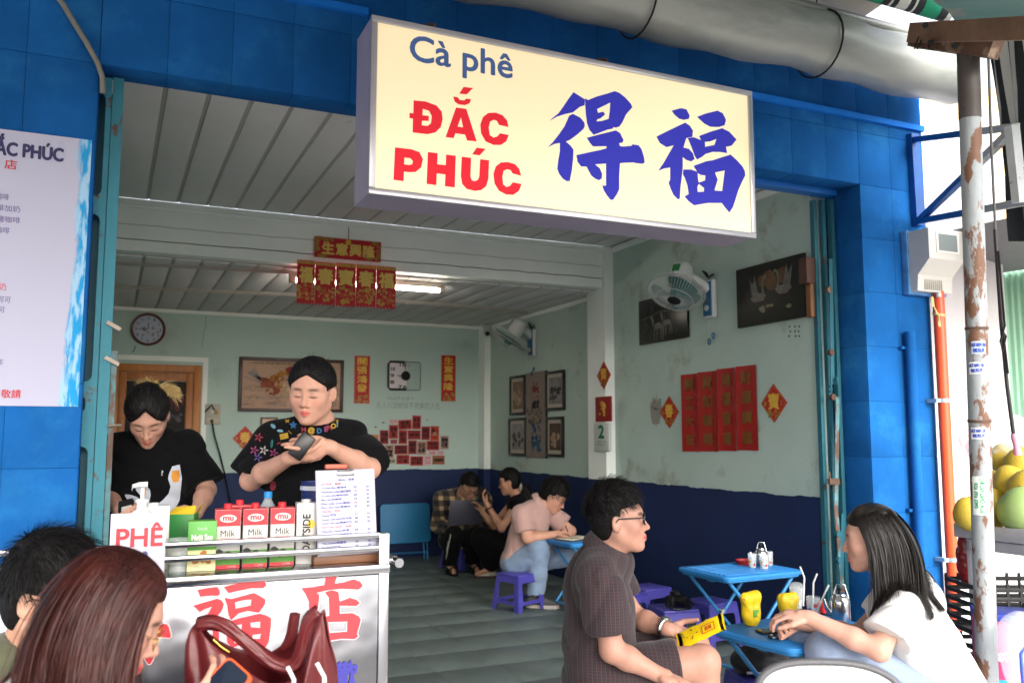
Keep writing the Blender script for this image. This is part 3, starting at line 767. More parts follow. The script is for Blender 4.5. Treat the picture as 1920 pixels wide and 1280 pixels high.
# ================================================================== MENU BOARD ON THE LEFT PILLAR
mz0,mz1,mxr = 1.497,2.612,-.118
mbd = thing('menu_board','white painted menu panel with smeared blue edges on the blue pillar','menu board',(mxr,3.994,mz0))
M_menu = mat('menu_paint','#c9c9dd',.8,var=.02,spec=.1)
_n,_l = M_menu.node_tree.nodes,M_menu.node_tree.links
def smear_paint(m,base,smear,edge_w):
 n,l = m.node_tree.nodes,m.node_tree.links; b = bsdf(m)
 tc = n.new('ShaderNodeTexCoord'); sp = n.new('ShaderNodeSeparateXYZ'); l.new(tc.outputs['Object'],sp.inputs[0])
 mp = n.new('ShaderNodeMapping'); mp.inputs['Scale'].default_value = (16,1,3.2); l.new(tc.outputs['Object'],mp.inputs[0])
 nz = n.new('ShaderNodeTexNoise'); nz.inputs['Scale'].default_value = 1.3; nz.inputs['Detail'].default_value = 7; nz.inputs['Roughness'].default_value = .65; l.new(mp.outputs[0],nz.inputs['Vector'])
 # distance to the free edges of the board (x=0 is its outer edge)
 ab = n.new('ShaderNodeMath'); ab.operation = 'MULTIPLY'; ab.inputs[1].default_value = -1/edge_w; l.new(sp.outputs[0],ab.inputs[0])
 s = n.new('ShaderNodeMath'); s.operation = 'SUBTRACT'; l.new(nz.outputs[0],s.inputs[0]); l.new(ab.outputs[0],s.inputs[1])
 # bottom corner is smeared wider
 bz = n.new('ShaderNodeMapRange'); bz.inputs['From Min'].default_value = .55; bz.inputs['From Max'].default_value = 0.0; bz.inputs['To Max'].default_value = .30; l.new(sp.outputs[2],bz.inputs['Value'])
 ad = n.new('ShaderNodeMath'); l.new(s.outputs[0],ad.inputs[0]); l.new(bz.outputs[0],ad.inputs[1])
 rp = n.new('ShaderNodeValToRGB'); rp.color_ramp.elements[0].position = .02; rp.color_ramp.elements[1].position = .16
 l.new(ad.outputs[0],rp.inputs[0])
 mx = n.new('ShaderNodeMix'); mx.data_type = 'RGBA'; l.new(rp.outputs[0],mx.inputs['Factor'])
 mx.inputs['A'].default_value = (*srgb(base),1); mx.inputs['B'].default_value = (*srgb(smear),1)
 nz2 = n.new('ShaderNodeTexNoise'); nz2.inputs['Scale'].default_value = 2.6; nz2.inputs['Detail'].default_value = 8; l.new(mp.outputs[0],nz2.inputs['Vector'])
 rp2 = n.new('ShaderNodeValToRGB'); rp2.color_ramp.elements[0].position = .46; rp2.color_ramp.elements[1].position = .56; l.new(nz2.outputs[0],rp2.inputs[0])
 mx2 = n.new('ShaderNodeMix'); mx2.data_type = 'RGBA'; l.new(rp2.outputs[0],mx2.inputs['Factor'])
 mx2.inputs['A'].default_value = (*srgb(smear),1); mx2.inputs['B'].default_value = (*srgb('#9cc3df'),1)
 l.new(mx2.outputs['Result'],mx.inputs['B'])
 l.new(mx.outputs['Result'],b.inputs['Base Color'])
smear_paint(M_menu,'#b6b5ca','#2b95cf',.105)
mb = MB(); mb.box((-.85,0,0),(0,.004,mz1 - mz0)); mb.build('panel',M_menu,mbd,None)
M_ink = mat('menu_ink','#2d2b58',.6); M_inkr = mat('menu_red','#c03a44',.6); M_inkp = mat('menu_purple','#5a4a86',.6)
def mtext(s,px0,px1,pyt,pyb,m,bold=0.0,align='CENTER'):
 a,c = P(px0,(pyt + pyb)/2,Y=3.994),P(px1,(pyt + pyb)/2,Y=3.994)
 zt,zb = P((px0 + px1)/2,pyt,Y=3.994).z,P((px0 + px1)/2,pyb,Y=3.994).z
 printed('lettering',s,1,T((a.x + c.x)/2 - mxr,-.0012,(zt + zb)/2 - mz0) @ RX(math.pi/2),m,mbd,fit=(c.x - a.x,zt - zb),bold=bold,align='CENTER')
mtext('ẮC PHÚC',-8,119,258,296,M_ink,.003)
mtext('得 福 店',-58,32,296,314,M_inkr,.0006)
mtext('黑咖啡',-22,17,362,374,M_inkp)
mtext('咖啡加奶',-22,38,384,396,M_inkp)
mtext('海鹽咖啡',-22,38,405,417,M_inkp)
mtext('小咖啡',-24,18,425,437,M_inkp)
mtext('牛奶',-20,12,530,544,M_inkr)
mtext('熱可可',-16,20,555,567,M_inkp)
mtext('可可',-14,9,575,586,M_inkp)
mtext('抹茶',-16,6,673,684,M_inkp)
mtext('敬請',2,39,730,746,M_inkr,.0006)
# ================================================================== THINGS ON THE BACK WALL
def brect(x0,y0,x1,y1,Y=YB):
 xa = (P(x0,y0,Y=Y).x + P(x0,y1,Y=Y).x)/2; xb = (P(x1,y0,Y=Y).x + P(x1,y1,Y=Y).x)/2
 za = (P(x0,y1,Y=Y).z + P(x1,y1,Y=Y).z)/2; zb = (P(x0,y0,Y=Y).z + P(x1,y0,Y=Y).z)/2
 return xa,za,xb,zb
def back_item(name,label,cat,px,th=.003,Y=YB,group=None,rot=0.0):
 x0,z0,x1,z1 = brect(*px,Y=Y)
 # local frame: x along the wall, y up, z out of the wall (towards the street)
 c = Vector(((x0 + x1)/2,Y - .002,(z0 + z1)/2))
 t = thing(name,label,cat,group=group,M=T(*c) @ RX(math.pi/2) @ RZ(rot))
 return t,x1 - x0,z1 - z0
def side_item(name,label,cat,px,X=XR,group=None,rot=0.0):
 """px = near/far corner pixels on the side wall: (x_far, x_near, y_top_mid, y_bot_mid)"""
 xf,xn,yt,yb = px; xm = (xf + xn)/2
 yf,yn = P(xf,(yt + yb)/2,X=X).y,P(xn,(yt + yb)/2,X=X).y
 zt,zb = P(xm,yt,X=X).z,P(xm,yb,X=X).z
 t = thing(name,label,cat,group=group,M=T(X - .002,(yf + yn)/2,(zt + zb)/2) @ RZ(-math.pi/2) @ RX(math.pi/2) @ RZ(rot))
 return t,yf - yn,zt - zb
def slab(name,w,h,z0,z1,m,par,cx=0,cy=0,b=0.0):
 mb = MB()
 if b: mb.bbox((cx - w/2,cy - h/2,z0),(cx + w/2,cy + h/2,z1),b)
 else: mb.box((cx - w/2,cy - h/2,z0),(cx + w/2,cy + h/2,z1))
 return mb.build(name,m,par,None if not b else 35)
def ltext(s,w,h,par,m,cx=0,cy=0,z=.005,bold=0.0,name='lettering'):
 return printed(name,s,1,T(cx,cy,z),m,par,fit=(w,h),bold=bold,align='CENTER')
M_gold = mat('gold_print','#d9ab3c',.5,metal=.0,var=.15,vscale=30)
M_goldd = mat('gold_dull','#9c7a2c',.5,var=.2,vscale=30)
M_redp = mat('red_paper','#b3161a',.55,var=.06,vscale=8)
M_redd = mat('dark_red_paper','#8f1d1c',.6,var=.08,vscale=8)
M_blackf = mat('black_frame','#1b1a1c',.4)
M_brownf = mat('brown_frame','#3a2320',.4)
M_cream = mat('cream_paper','#cfae94',.7,var=.05)
def blobs(mb,n,w,h,cx,cy,z,r0,r1,mi=0,seed=1):
 rr = random.Random(seed)
 for i in range(n):
  x,y = cx + rr.uniform(-w,w)/2,cy + rr.uniform(-h,h)/2
  r = rr.uniform(r0,r1); k = rr.uniform(.5,1.2); a0 = rr.uniform(0,6.3); m_ = 9
  pts = [(x + r*math.cos(t)*(1 + .25*math.sin(3*t + a0)),y + r*k*math.sin(t),z + i*.00006) for t in [2*math.pi*j/m_ for j in range(m_)]]
  mb.quad(*pts,mi=mi)
# round clock
t,w,h = back_item('round_clock','round wall clock with brown rim above the wooden door','clock',(244,587,311,648))
r = h/2
mb = MB(); mb.lathe([(r*.84,.004),(r*.86,.03),(r*.95,.036),(r,.022),(r,0)],40); mb.build('rim',mat('clock_rim','#5d2a22',.3,coat=.3),t,40)
mb = MB(); mb.lathe([(0,.008),(r*.85,.008)],40); mb.build('dial',mat('clock_dial','#aeb6c8',.4),t,None)
mb = MB()
for k in range(12):
 a_ = math.pi/2 - 2*math.pi*(k + 1)/12
 text_into(mb,str(k + 1),1,T(math.cos(a_)*r*.68,math.sin(a_)*r*.68,.0095),fit=(r*.10*(1 + (k >= 9)*.6),r*.16),align='CENTER',bold=.0008)
stuff(mb.build('numerals',mat('clock_num','#5b6070',.5),t,None))
mb = MB(); mb.bar((0,0,.013),(0,r*.42,.013),.007,.002); mb.build('hour_hand',M_dark,t,None)
mb = MB(); mb.bar((0,0,.011),(-r*.55,0,.011),.005,.002); mb.build('minute_hand',M_dark,t,None)
mb = MB(); blobs(mb,14,r*.9,r*.5,r*.1,-r*.12,.0088,.006,.016,0,3); stuff(mb.build('dial_flowers',mat('clock_fl','#8d7b80',.5),t,None))
cb = MB(); cb.tube([P(254,648,Y=YB - .006),P(251,658,Y=YB - .006),P(246,660,Y=YB - .006)],.004,5)
tag(cb.build('clock_cord',M_dark,None,None),'short dark cord hanging under the round clock','cord')
# wooden door
t,w,h = back_item('wooden_door','orange wooden framed door with dark glass behind the barista','door',(200,683,372,1050))
t.matrix_world = t.matrix_world
M_wood = mat('orange_wood','#b5702f',.45,var=.2,vscale=3,stretch=(9,1.2,1),bump=.05)
M_wood2 = mat('orange_wood_leaf','#a5632a',.45,var=.2,vscale=3,stretch=(9,1.2,1),bump=.05)
fw = .075
for nm,cx,cy,ww,hh,z in (('frame_post',-w/2 + fw/2,0,fw,h,.03),('frame_post',w/2 - fw/2,0,fw,h,.03),('frame_head',0,h/2 - fw/2,w - 2*fw,fw,.028)):
 slab(nm,ww,hh,0,z,M_wood,t,cx,cy,.004)
lw = w - 2*fw - .01
for nm,cx,cy,ww,hh in (('leaf_stile',-lw/2 + .035,-fw/2,.07,h - fw - .01),('leaf_stile',lw/2 - .035,-fw/2,.07,h - fw - .01),('leaf_rail',0,h/2 - fw - .05,lw - .14,.09)):
 slab(nm,ww,hh,0,.02,M_wood2,t,cx,cy,.003)
slab('glass',lw - .14,h - fw - .1,0.001,.006,mat('dark_glass','#120d0e',.7,var=.3,vscale=6,stretch=(10,.6,1)),t,0,-fw/2 - .05)
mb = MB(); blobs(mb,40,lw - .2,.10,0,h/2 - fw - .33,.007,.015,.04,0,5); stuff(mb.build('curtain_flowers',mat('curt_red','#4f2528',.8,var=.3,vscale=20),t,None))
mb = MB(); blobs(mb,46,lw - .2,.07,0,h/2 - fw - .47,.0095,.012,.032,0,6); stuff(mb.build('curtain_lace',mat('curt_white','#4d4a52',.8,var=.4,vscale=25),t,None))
xa,za,xb,zb = brect(196,667,384,1050)
tr_ = MB(); tr_.box((xa,YB - .012,zb - .05),(xb,YB + .001,zb)); tr_.box((xb - .05,YB - .0118,0.99),(xb,YB + .001,zb - .05)); tr_.build('door_surround',M_beam,bw,None)
# switch panel
t,w,h = back_item('switch_panel','wall socket and switch panel with black plug left of the framed picture','switch panel',(384,757,413,796))
slab('board',w,h,0,.02,mat('switch_board','#aaa79a',.5),t,0,0,.004)
slab('switch',w*.22,h*.2,.02,.034,mat('switch_white','#c9c7bd',.4),t,-w*.08,h*.1,.003)
slab('switch',w*.22,h*.2,.02,.034,mat('switch_yellow','#b08a2c',.4),t,w*.24,h*.1,.003)
slab('socket_plate',w*.8,h*.26,.02,.028,mat('socket_cream','#b9b29c',.5),t,0,-h*.32,.003)
slab('plug',w*.16,h*.12,.028,.06,M_dark,t,-.01,-h*.32,.004)
mb = MB(); mb.tube([(-w*.5,h*.1,.03),(-w*.3,h*.28,.04),(-w*.1,h*.45,.03),(w*.1,h*.2,.035)],.008,6); mb.build('wiring',M_dark,t,60)
cb = MB(); cb.tube([P(398,792,Y=YB - .05),P(402,815,Y=YB - .04),P(412,850,Y=YB - .03),P(422,890,Y=YB - .03),P(432,940,Y=YB - .03),P(440,1000,Y=YB - .03)],.008,6)
tag(cb.build('power_cord',M_dark,None,60),'black power cord running down from the wall socket','cord')
# framed painting: generic figures over waves
t,w,h = back_item('framed_painting','wide framed painting of robed figures over waves behind the barista','picture',(447,672,643,772))
for nm,cx,cy,ww,hh in (('frame_rail',0,h/2 - .018,w,.036),('frame_rail',0,-h/2 + .018,w,.036),('frame_post',-w/2 + .018,0,.036,h - .072),('frame_post',w/2 - .018,0,.036,h - .072)):
 slab(nm,ww,hh,0,.03,M_brownf,t,cx,cy,.004)
slab('canvas',w - .06,h - .06,0,.012,mat('old_silk','#b8977f',.7,var=.08,vscale=3),t)
mb = MB(); rr = random.Random(4)
for i in range(150):
 x = rr.uniform(-.46,.46)*w; y = -h*rr.uniform(.04,.42); r = rr.uniform(.015,.05)
 mb.tube([(x + r*math.cos(a_),y + r*.6*math.sin(a_),.0135) for a_ in [i_*.5 for i_ in range(7)]],.0022,3)
stuff(mb.build('waves',mat('wave_ink','#6d6268',.8),t,None))
for cx,cy,c_,s_,sd_ in ((-.17,-.02,'#8c4a32',.10,1),(-.05,.10,'#a8752a',.09,2),(.02,.2,'#8c2f2a',.08,3),(-.13,.12,'#a0652a',.07,9),(.10,.12,'#4d5560',.08,4),(.2,.1,'#9c7a40',.08,5),(0,-.12,'#6e7454',.12,6),(-.03,-.03,'#c2a183',.08,7),(.28,.15,'#596a48',.07,8),(.12,-.14,'#b0803a',.07,10)):
 mb = MB(); blobs(mb,14,s_*2.0,s_*1.8,cx*w*1.1,cy*h,.0145 + sd_*.0012,s_*.14,s_*.42,0,sd_); stuff(mb.build('painted_figure',mat('paint_' + c_[1:],c_,.8,var=.3,vscale=30),t,None))
mb = MB()
for k in range(3): mb.bar((-.42*w + k*.03,.22*h + k*.02,.0145),(-.28*w,.06*h,.0145),.028 - k*.004,.001)
mb.bar((-.45*w,.13*h,.0147),(-.30*w,.04*h,.0147),.014,.001); mb.build('painted_crane',mat('crane_ink','#8f8784',.8),t,None)
ltext('八仙過海各顯神通福如東海壽比南山',w*.8,.022,t,M_dark,-.02,h/2 - .06,.0145)
# vertical couplets on the back wall
def couplet(px,s,label):
 t,w,h = back_item('red_scroll',label,'scroll',px,group='red and gold scrolls beside the square clock')
 slab('paper',w,h,0,.004,M_redp,t)
 for i,ch in enumerate(s): ltext(ch,w*.62,h*.155,t,M_gold,0,h*(.385 - i*.188),.0052,.0035,'character')
 mb = MB(); blobs(mb,16,w*.75,h*.16,0,-h*.40,.0052,.008,.022,0,len(label)); stuff(mb.build('gold_ornament',M_goldd,t,None))
 for cx in (-w*.46,w*.46): slab('gold_edge',.004,h*.97,.004,.0048,M_goldd,t,cx)
couplet((664,667,693,756),'開張鴻發','red and gold vertical scroll between framed painting and square clock')
couplet((827,666,854,752),'生意興隆','red and gold vertical scroll on the far side of the square clock')
# square clock, half of it bare glass
t,w,h = back_item('square_clock','square clock, one half white dial, other half clear','clock',(726,677,789,732))
mb = MB(); mb.tube([(0,h/2 - .012,.015),(-w/2 + .03,h/2 - .012,.015),(-w/2 + .01,h/2 - .04,.015),(-w/2 + .01,-h/2 + .04,.015),(-w/2 + .03,-h/2 + .012,.015),(0.02,-h/2 + .012,.015)],.014,8); mb.build('dark_rim',M_blackf,t,60)
mb = MB(); mb.tube([(0,h/2 - .008,.01),(w/2 - .02,h/2 - .008,.01),(w/2 - .008,h/2 - .03,.01),(w/2 - .008,-h/2 + .03,.01),(w/2 - .02,-h/2 + .008,.01),(0,-h/2 + .008,.01)],.005,6); mb.build('clear_rim',mat('clear_rim','#5f7783',.2),t,60)
slab('dial',w/2 + .02,h - .03,0,.008,mat('white_dial','#cfc9cc',.4),t,-w/4 + .015)
slab('clear_half',w/2 - .03,h - .03,0,.006,mat('mint_dial','#a8bcb3',.2),t,w/4 + .01)
mb = MB(); mb.lathe([(0,.01),(.055,.01),(.055,.016),(0,.016)],24,M=T(.015,0,0)); mb.build('hub',M_dark,t,40)
mb = MB()
for s_,x,y in (('11',-.08,.38),('12',.0,.38),('10',-.34,.22),('9',-.36,0),('8',-.36,-.22),('7',-.12,-.38),('6',.02,-.38)):
 text_into(mb,s_,1,T(x*w,y*h,.0092),fit=(w*.11,h*.11),bold=.002,align='CENTER')
stuff(mb.build('numerals',M_dark,t,None))
mb = MB()
for s_,x,y in (('1',.15,.36),('2',.32,.22),('3',.36,0),('4',.33,-.22),('5',.15,-.36)):
 text_into(mb,s_,1,T(x*w,y*h,.0072),fit=(w*.07,h*.1),align='CENTER')
stuff(mb.build('faint_numerals',mat('faint_num','#8fa39c',.5),t,None))
mb = MB(); mb.bar((.015,0,.018),(-w*.22,0,.018),.009,.003); mb.build('hour_hand',M_dark,t,None)
mb = MB(); mb.bar((.015,0,.021),(.0,h*.40,.021),.007,.003); mb.build('minute_hand',M_dark,t,None)
# pencil writing on the wall
mb = MB()
for s_,px in (('时间不会停下',(727,742,776,752)),('无人川流继续不完美的人生',(705,752,825,768))):
 x0,z0,x1,z1 = brect(*px)
 text_into(mb,s_,1,T((x0 + x1)/2,YB - .0015,(z0 + z1)/2) @ RX(math.pi/2),fit=(x1 - x0,(z1 - z0)*.8),align='CENTER')
stuff(mb.build('handwriting',mat('pencil','#8b9690',.8),bw,None))
# cluster of greeting cards
CARDS = [(665,252,822,325,'w'),(832,258,1070,430,'r'),(1083,180,1238,425,'r'),(665,348,825,595,'r'),(1248,375,1400,618,'d'),(1410,368,1563,628,'o'),
 (500,442,655,690,'d'),(690,610,812,688,'p'),(838,442,990,690,'r'),(1003,445,1233,610,'d'),(235,520,475,693,'t'),(1590,545,1738,785,'b'),
 (1010,625,1162,872,'d'),(1170,640,1335,885,'b'),(1343,633,1568,800,'r'),(345,710,582,878,'t'),(595,705,750,945,'b'),(762,708,998,875,'d'),
 (1368,812,1512,890,'w'),(1520,812,1655,888,'w'),(370,895,545,1060,'t'),(635,955,780,1045,'c'),(797,885,1030,1053,'r'),(1045,910,1278,1078,'r'),(1292,900,1425,985,'w'),(1292,992,1425,1070,'w'),(1445,900,1665,1058,'n')]
CC = {'w': ('#c9b5b8','white'),'r': ('#a02420','red'),'d': ('#8a1d1b','dark red'),'o': ('#b53a20','orange red'),'p': ('#8c3a4a','pink'),'t': ('#c07a50','tan'),'b': ('#a98272','beige'),'c': ('#9a9a86','grey'),'n': ('#8d5433','brown')}
WORDS = ['平安','福氣\n滿門','萬事\n如意','喜樂\n龍','春風得意\n平步青雲','壽山\n石','年年有餘\n歲歲平安','','歡\n喜','暖陽','百無禁忌','萬物\n可愛','聽\n喜','如花\n似夢','恭喜發財\n大吉大利','萬事可期','不\n錯\n過','歡喜自在\n心想事成','平安喜樂','平安','不慢','安好','呼之\n如意','吉祥如意\n歲月靜好','喜樂','平安','有趣靈魂']
DESC = ['tiny white card standing on top of the tall red card','red card tilted slightly in the top row of the cluster','tall red card topmost in the cluster','tall red card under the tiny white card','tall dark red card left of the orange red one','orange red card with a pale sticker in its middle',
 'tall dark red card nearest the tan card on the outer side','small pink card under a tall red card','tall red card in the middle of the cluster','wide dark red card above the tall dark red one','tan card standing out alone to the side of the cluster','beige card at the far end with four black characters',
 'tall dark red card below the wide dark red one','beige card with black writing and red seals','wide red card under the orange red card','tan card directly under the lone tan card','beige card with one column of bold characters','wide dark red card in the middle lower row',
 'small cream white card under the wide red card','small white card in the corner above the brown card','tan card half hidden behind the barista','small grey card in the bottom row of the cluster','red card in the bottom row next to the grey one','lowest red card in the cluster with two lines of writing','upper of two small white cards beside the brown card','lower of two small white cards beside the brown card','brown card at the bottom far corner of the cluster']
for i,(x0,y0,x1,y1,c_) in enumerate(CARDS):
 px = (660 + x0/9.6,760 + y0/9.6,660 + x1/9.6,760 + y1/9.6)
 t,w,h = back_item('greeting_card',DESC[i],'card',px,group='greeting cards stuck on the back wall',rot=random.uniform(-.015,.015) + (.05 if i == 1 else 0))
 slab('paper',w,h,0,.0025,mat('card_' + CC[c_][0][1:],CC[c_][0],.65,var=.08,vscale=12),t)
 if c_ == 'w':
  for yy in (h/2 - .004,-h/2 + .004): slab('border',w*.94,.004,.0025,.003,M_inkr,t,0,yy)
 if c_ == 'o': slab('sticker',w*.34,h*.26,.0025,.0035,mat('pale_sticker','#a9b59a',.6),t,0,-h*.06)
 if WORDS[i]: ltext(WORDS[i],w*.74,h*(.3 if '\n' not in WORDS[i] and w > h else .72),t,M_inkr if c_ == 'w' else M_dark,0,0,.0038,.0022 if c_ in 'tbn' else .0012)
for i,(px,py) in enumerate(((704,801),(719,793),(801,788))):
 t,w,h = back_item('paint_chip',['small dark paint chip left of the card cluster','small brown paint chip above the tan card','pale paint chip right of the topmost red card'][i],'paint chip',(px - 3,py - 4,px + 3,py + 3))
 mb = MB(); blobs(mb,2,w*.3,h*.3,0,0,.001,w*.25,w*.5,0,i); mb.build('flake',mat('flake' + str(i),('#7a5c66','#8a7a68','#a8987c')[i],.8),t,None)
# diamond ornaments
def diamond(t,w,h,ch,shift=0):
 me = fill2d([[(0,-h/2),(w/2,0),(0,h/2),(-w/2,0)]],'paper',.0015); me.materials.clear(); me.materials.append(M_redp); link('paper',me,t,T(0,0,.002))
 me = fill2d([[(0,-h*.46),(w*.46,0),(0,h*.46),(-w*.46,0)],[(0,-h*.44),(w*.44,0),(0,h*.44),(-w*.44,0)]],'gold_border',.0002); me.materials.clear(); me.materials.append(M_goldd); link('gold_border',me,t,T(0,0,.0042))
 ltext(ch,w*.40,h*.40,t,M_gold,0,h*.05,.0045,.004,'character')
 mb = MB(); blobs(mb,12,w*.42,h*.14,0,-h*.27,.0045,.006,.014,0,3); blobs(mb,4,w*.1,h*.1,-w*.3,0,.0045,.006,.012,0,7); blobs(mb,4,w*.1,h*.1,w*.3,0,.0045,.006,.012,0,8)
 stuff(mb.build('gold_ornament',M_goldd,t,None))
t,w,h = back_item('paper_diamond','red diamond ornament beside the standing barista arm','ornament',(436,798,482,845)); diamond(t,w,h,'春')
t,w,h = back_item('small_frame','small framed picture mostly hidden behind the standing barista','picture',(488,782,520,815)); slab('frame',w,h,0,.02,M_brownf,t); slab('print',w*.8,h*.8,.02,.022,M_cream,t)
DIA = 'red diamond ornaments on the side wall'
t,w,h = side_item('paper_diamond','red diamond ornament hung high on the mint pilaster','ornament',(1120,1146,677,730),X=4.003,group=DIA); diamond(t,w,h,'寶')
t,w,h = side_item('paper_diamond','red diamond ornament left of the four red couplets','ornament',(1238,1274,742,803),group=DIA); diamond(t,w,h,'春')
t,w,h = side_item('paper_diamond','red diamond ornament between the couplets and the gate','ornament',(1428,1477,719,792),group=DIA); diamond(t,w,h,'寶')
# glue stain beside the diamond
t0 = P(1230,770,X=XR)
mb = MB(); rr = random.Random(2)
for i in range(9): mb.quad(*[(XR - .0012 - i*.0001,t0.y + rr.uniform(-.04,.04) + .05*math.cos(a_),t0.z + rr.uniform(-.08,.08) + .07*math.sin(a_)) for a_ in [j*.9 for j in range(7)]])
stuff(mb.build('glue_stain',mat('glue','#8f8d84',.8),rw,None))
# calendar
t,w,h = side_item('wall_calendar','tear-off calendar showing number two under a dark red plaque','calendar',(1119,1149,743,848),X=4.003)
slab('plaque',w,h*.45,0,.014,M_redd,t,0,h*.275,.01)
mb = MB(); blobs(mb,22,w*.4,h*.24,0,h*.28,.0150,.008,.02,0,6); mb.build('gold_relief',M_gold,t,40)
slab('number_block',w*.92,h*.50,0,.03,mat('calendar_paper','#c3c8c4',.7),t,-w*.03,-h*.22,.003)
mb = MB()
for k in range(3): mb.box((-w*.5 - k*.006,-h*.47 - k*.004,.002 + k*.006),(w*.38,-h*.30,.004 + k*.006))
mb.build('loose_leaves',mat('calendar_leaf','#b9bdb8',.7),t,None)
ltext('2',w*.34,h*.22,t,mat('cal_green','#0b6a4c',.5),-w*.02,-h*.13,.0315,.006,'numeral')
ltext('THỨ HAI\nTháng 12',w*.6,h*.11,t,mat('cal_green','#0b6a4c',.5),-w*.02,-h*.33,.0315)
# four red couplets on the side wall
CP = ['開工大吉','貨如輪轉','鴻運發達','財源廣進']
for i,(xf,xn,yt,yb) in enumerate(((1280,1311,701,846),(1312,1347,696,846),(1348,1382,690,845),(1383,1422,685,844))):
 t,w,h = side_item('red_couplet',['red paper couplet nearest the left diamond ornament','second red paper couplet from the left diamond','third red paper couplet from the left diamond','red paper couplet closest to the gate side diamond'][i],'couplet',(xf,xn,yt,yb),group='four red couplets on the side wall')
 mb = MB(); n = 6
 rows = [[(-w/2 + w*k/n,sgn*h/2,.003 + .003*math.sin(k*1.1 + i) + (.006 if k in (0,n) else 0)) for k in range(n + 1)] for sgn in (-1,1)]
 for k in range(n): mb.quad(rows[0][k],rows[0][k + 1],rows[1][k + 1],rows[1][k])
 mb.build('paper',mat('couplet_red','#a31613',.5,var=.05),t,60)
 for k,ch in enumerate(CP[i]): ltext(ch,w*.50,h*.145,t,mat('couplet_gold','#7d5320',.5,var=.3,vscale=30),0,h*(.36 - k*.235),.0105,.003,'character')
# banner and fringe on the beam
BY = 6.790
t,w,h = back_item('red_banner','red banner with four gold characters on the mint beam','banner',(589,449,714,487),Y=BY + .012)
slab('paper',w,h,0,.004,M_redp,t)
for i,ch in enumerate('生意興隆'): ltext(ch,w*.17,h*.56,t,mat('banner_gold','#e0bd5c',.45,var=.08),w*(-.30 + i*.205),h*(-.02),.0055,.0045,'character')
for i,(cx,cy,ww,hh) in enumerate(((-.34,.36,.24,.2),(-.46,.1,.05,.6),(.46,-.05,.05,.6),(.36,-.38,.24,.18),(-.38,-.42,.1,.08),(.42,.4,.1,.1))):
 mb = MB(); blobs(mb,14,w*ww,h*hh,w*cx,h*cy,.0048,.006,.016,0,i + 20); stuff(mb.build('gold_ornament',M_goldd,t,None))
mb = MB(); mb.lathe([(0,.0052),(.022,.0052)],20,M=T(0,h*.36,0)); mb.build('gold_disc',M_gold,t,None)
mb = MB(); mb.tube([(0,h*.5,.004),(0,h*.5 + .1,.006)],.003,5); mb.build('string',M_dark,t,None)
fg = [(556,590,488,568),(590,629,492,570),(629,667,494,573),(667,705,497,574),(705,742,500,577)]
for i,(x0,x1,yt,yb) in enumerate(fg):
 t,w,h = back_item('paper_pennant',['leftmost red pennant with gold character under the banner','second red pennant under the banner, with a torn slit','middle red pennant with a crowded gold emblem','fourth red pennant from the wooden door side','red pennant nearest the bright fluorescent tube'][i],'pennant',(x0 + .4,yt,x1 - .4,yb),Y=BY - .004,group='red paper pennants hung below the beam')
 n = 6; zig = []
 for k in range(n): zig += [(-w/2 + w*k/n,-h/2),(-w/2 + w*(k + .5)/n,-h/2 - .014)]
 me = fill2d([zig + [(w/2,-h/2),(w/2,h/2),(-w/2,h/2)]],'paper',.0012); me.materials.clear(); me.materials.append(M_redp); link('paper',me,t,T(0,0,.002))
 ltext('福春寶春福'[i],w*.72,h*.36,t,mat('banner_gold','#e0bd5c',.45,var=.08),0,h*.16,.0045,.0055,'character')
 mb = MB(); blobs(mb,30,w*.85,h*.36,0,-h*.26,.0045,.006,.018,0,i + 40); stuff(mb.build('gold_figures',mat('pennant_gold','#b98a3a',.5,var=.4,vscale=40),t,None))
 mb = MB(); blobs(mb,16,w*.6,h*.26,0,-h*.24,.0066,.006,.016,0,i + 60); stuff(mb.build('red_figures',mat('pennant_orange','#b8482a',.5,var=.4,vscale=40),t,None))
 slab('gold_header',w*.96,h*.07,.0035,.0042,mat('pennant_gold','#b98a3a',.5),t,0,h*.45)
# fluorescent lamp on the back ceiling
ly = P(785,541,Z=2.63).y
lx0,lx1 = P(548,522,Y=ly).x,P(828,544,Y=ly).x
lt = thing('tube_lamp','lit fluorescent tube lamp on the rear ceiling behind the pennants','lamp',((lx0 + lx1)/2,ly,2.688))
Lh = (lx1 - lx0)/2
mb = MB(); mb.bbox((-Lh,-.03,-.045),(Lh,.03,0),.006); mb.build('batten',mat('lamp_batten','#c9c4b8',.5),lt)
for s_ in (-1,1):
 mb = MB(); mb.bbox((s_*Lh - .025,-.03,-.085),(s_*Lh + .025,.03,-.002),.006); mb.build('end_cap',mat('lamp_cap','#b9b4a8',.5),lt)
mb = MB(); mb.tube([(-Lh + .025,0,-.064),(Lh - .025,0,-.064)],.0145,12); mb.build('tube',mat('lamp_tube','#ffffff',.4,emit='#fff4e4',estr=15.0),lt,60)
# cables along the rear ceiling
for i,(pts,lab) in enumerate(((((200,491),(420,502),(560,510),(700,522),(830,532)),'upper cable strung along the rear ceiling'),(((200,534),(400,545),(560,551),(760,564),(905,575),(990,585)),'lower cable strung along the rear ceiling'))):
 mb = MB(); zc = 2.672
 mb.tube([P(x,y,Z=zc) for x,y in pts],.006,6); mb.tube([P(x,y + 2.5,Z=zc) + Vector((0,0,-.004)) for x,y in pts],.005,6)
 tag(mb.build('ceiling_cable',mat('cable_grey','#a9a196',.6),None,60),lab,'cable','cables on the rear ceiling')
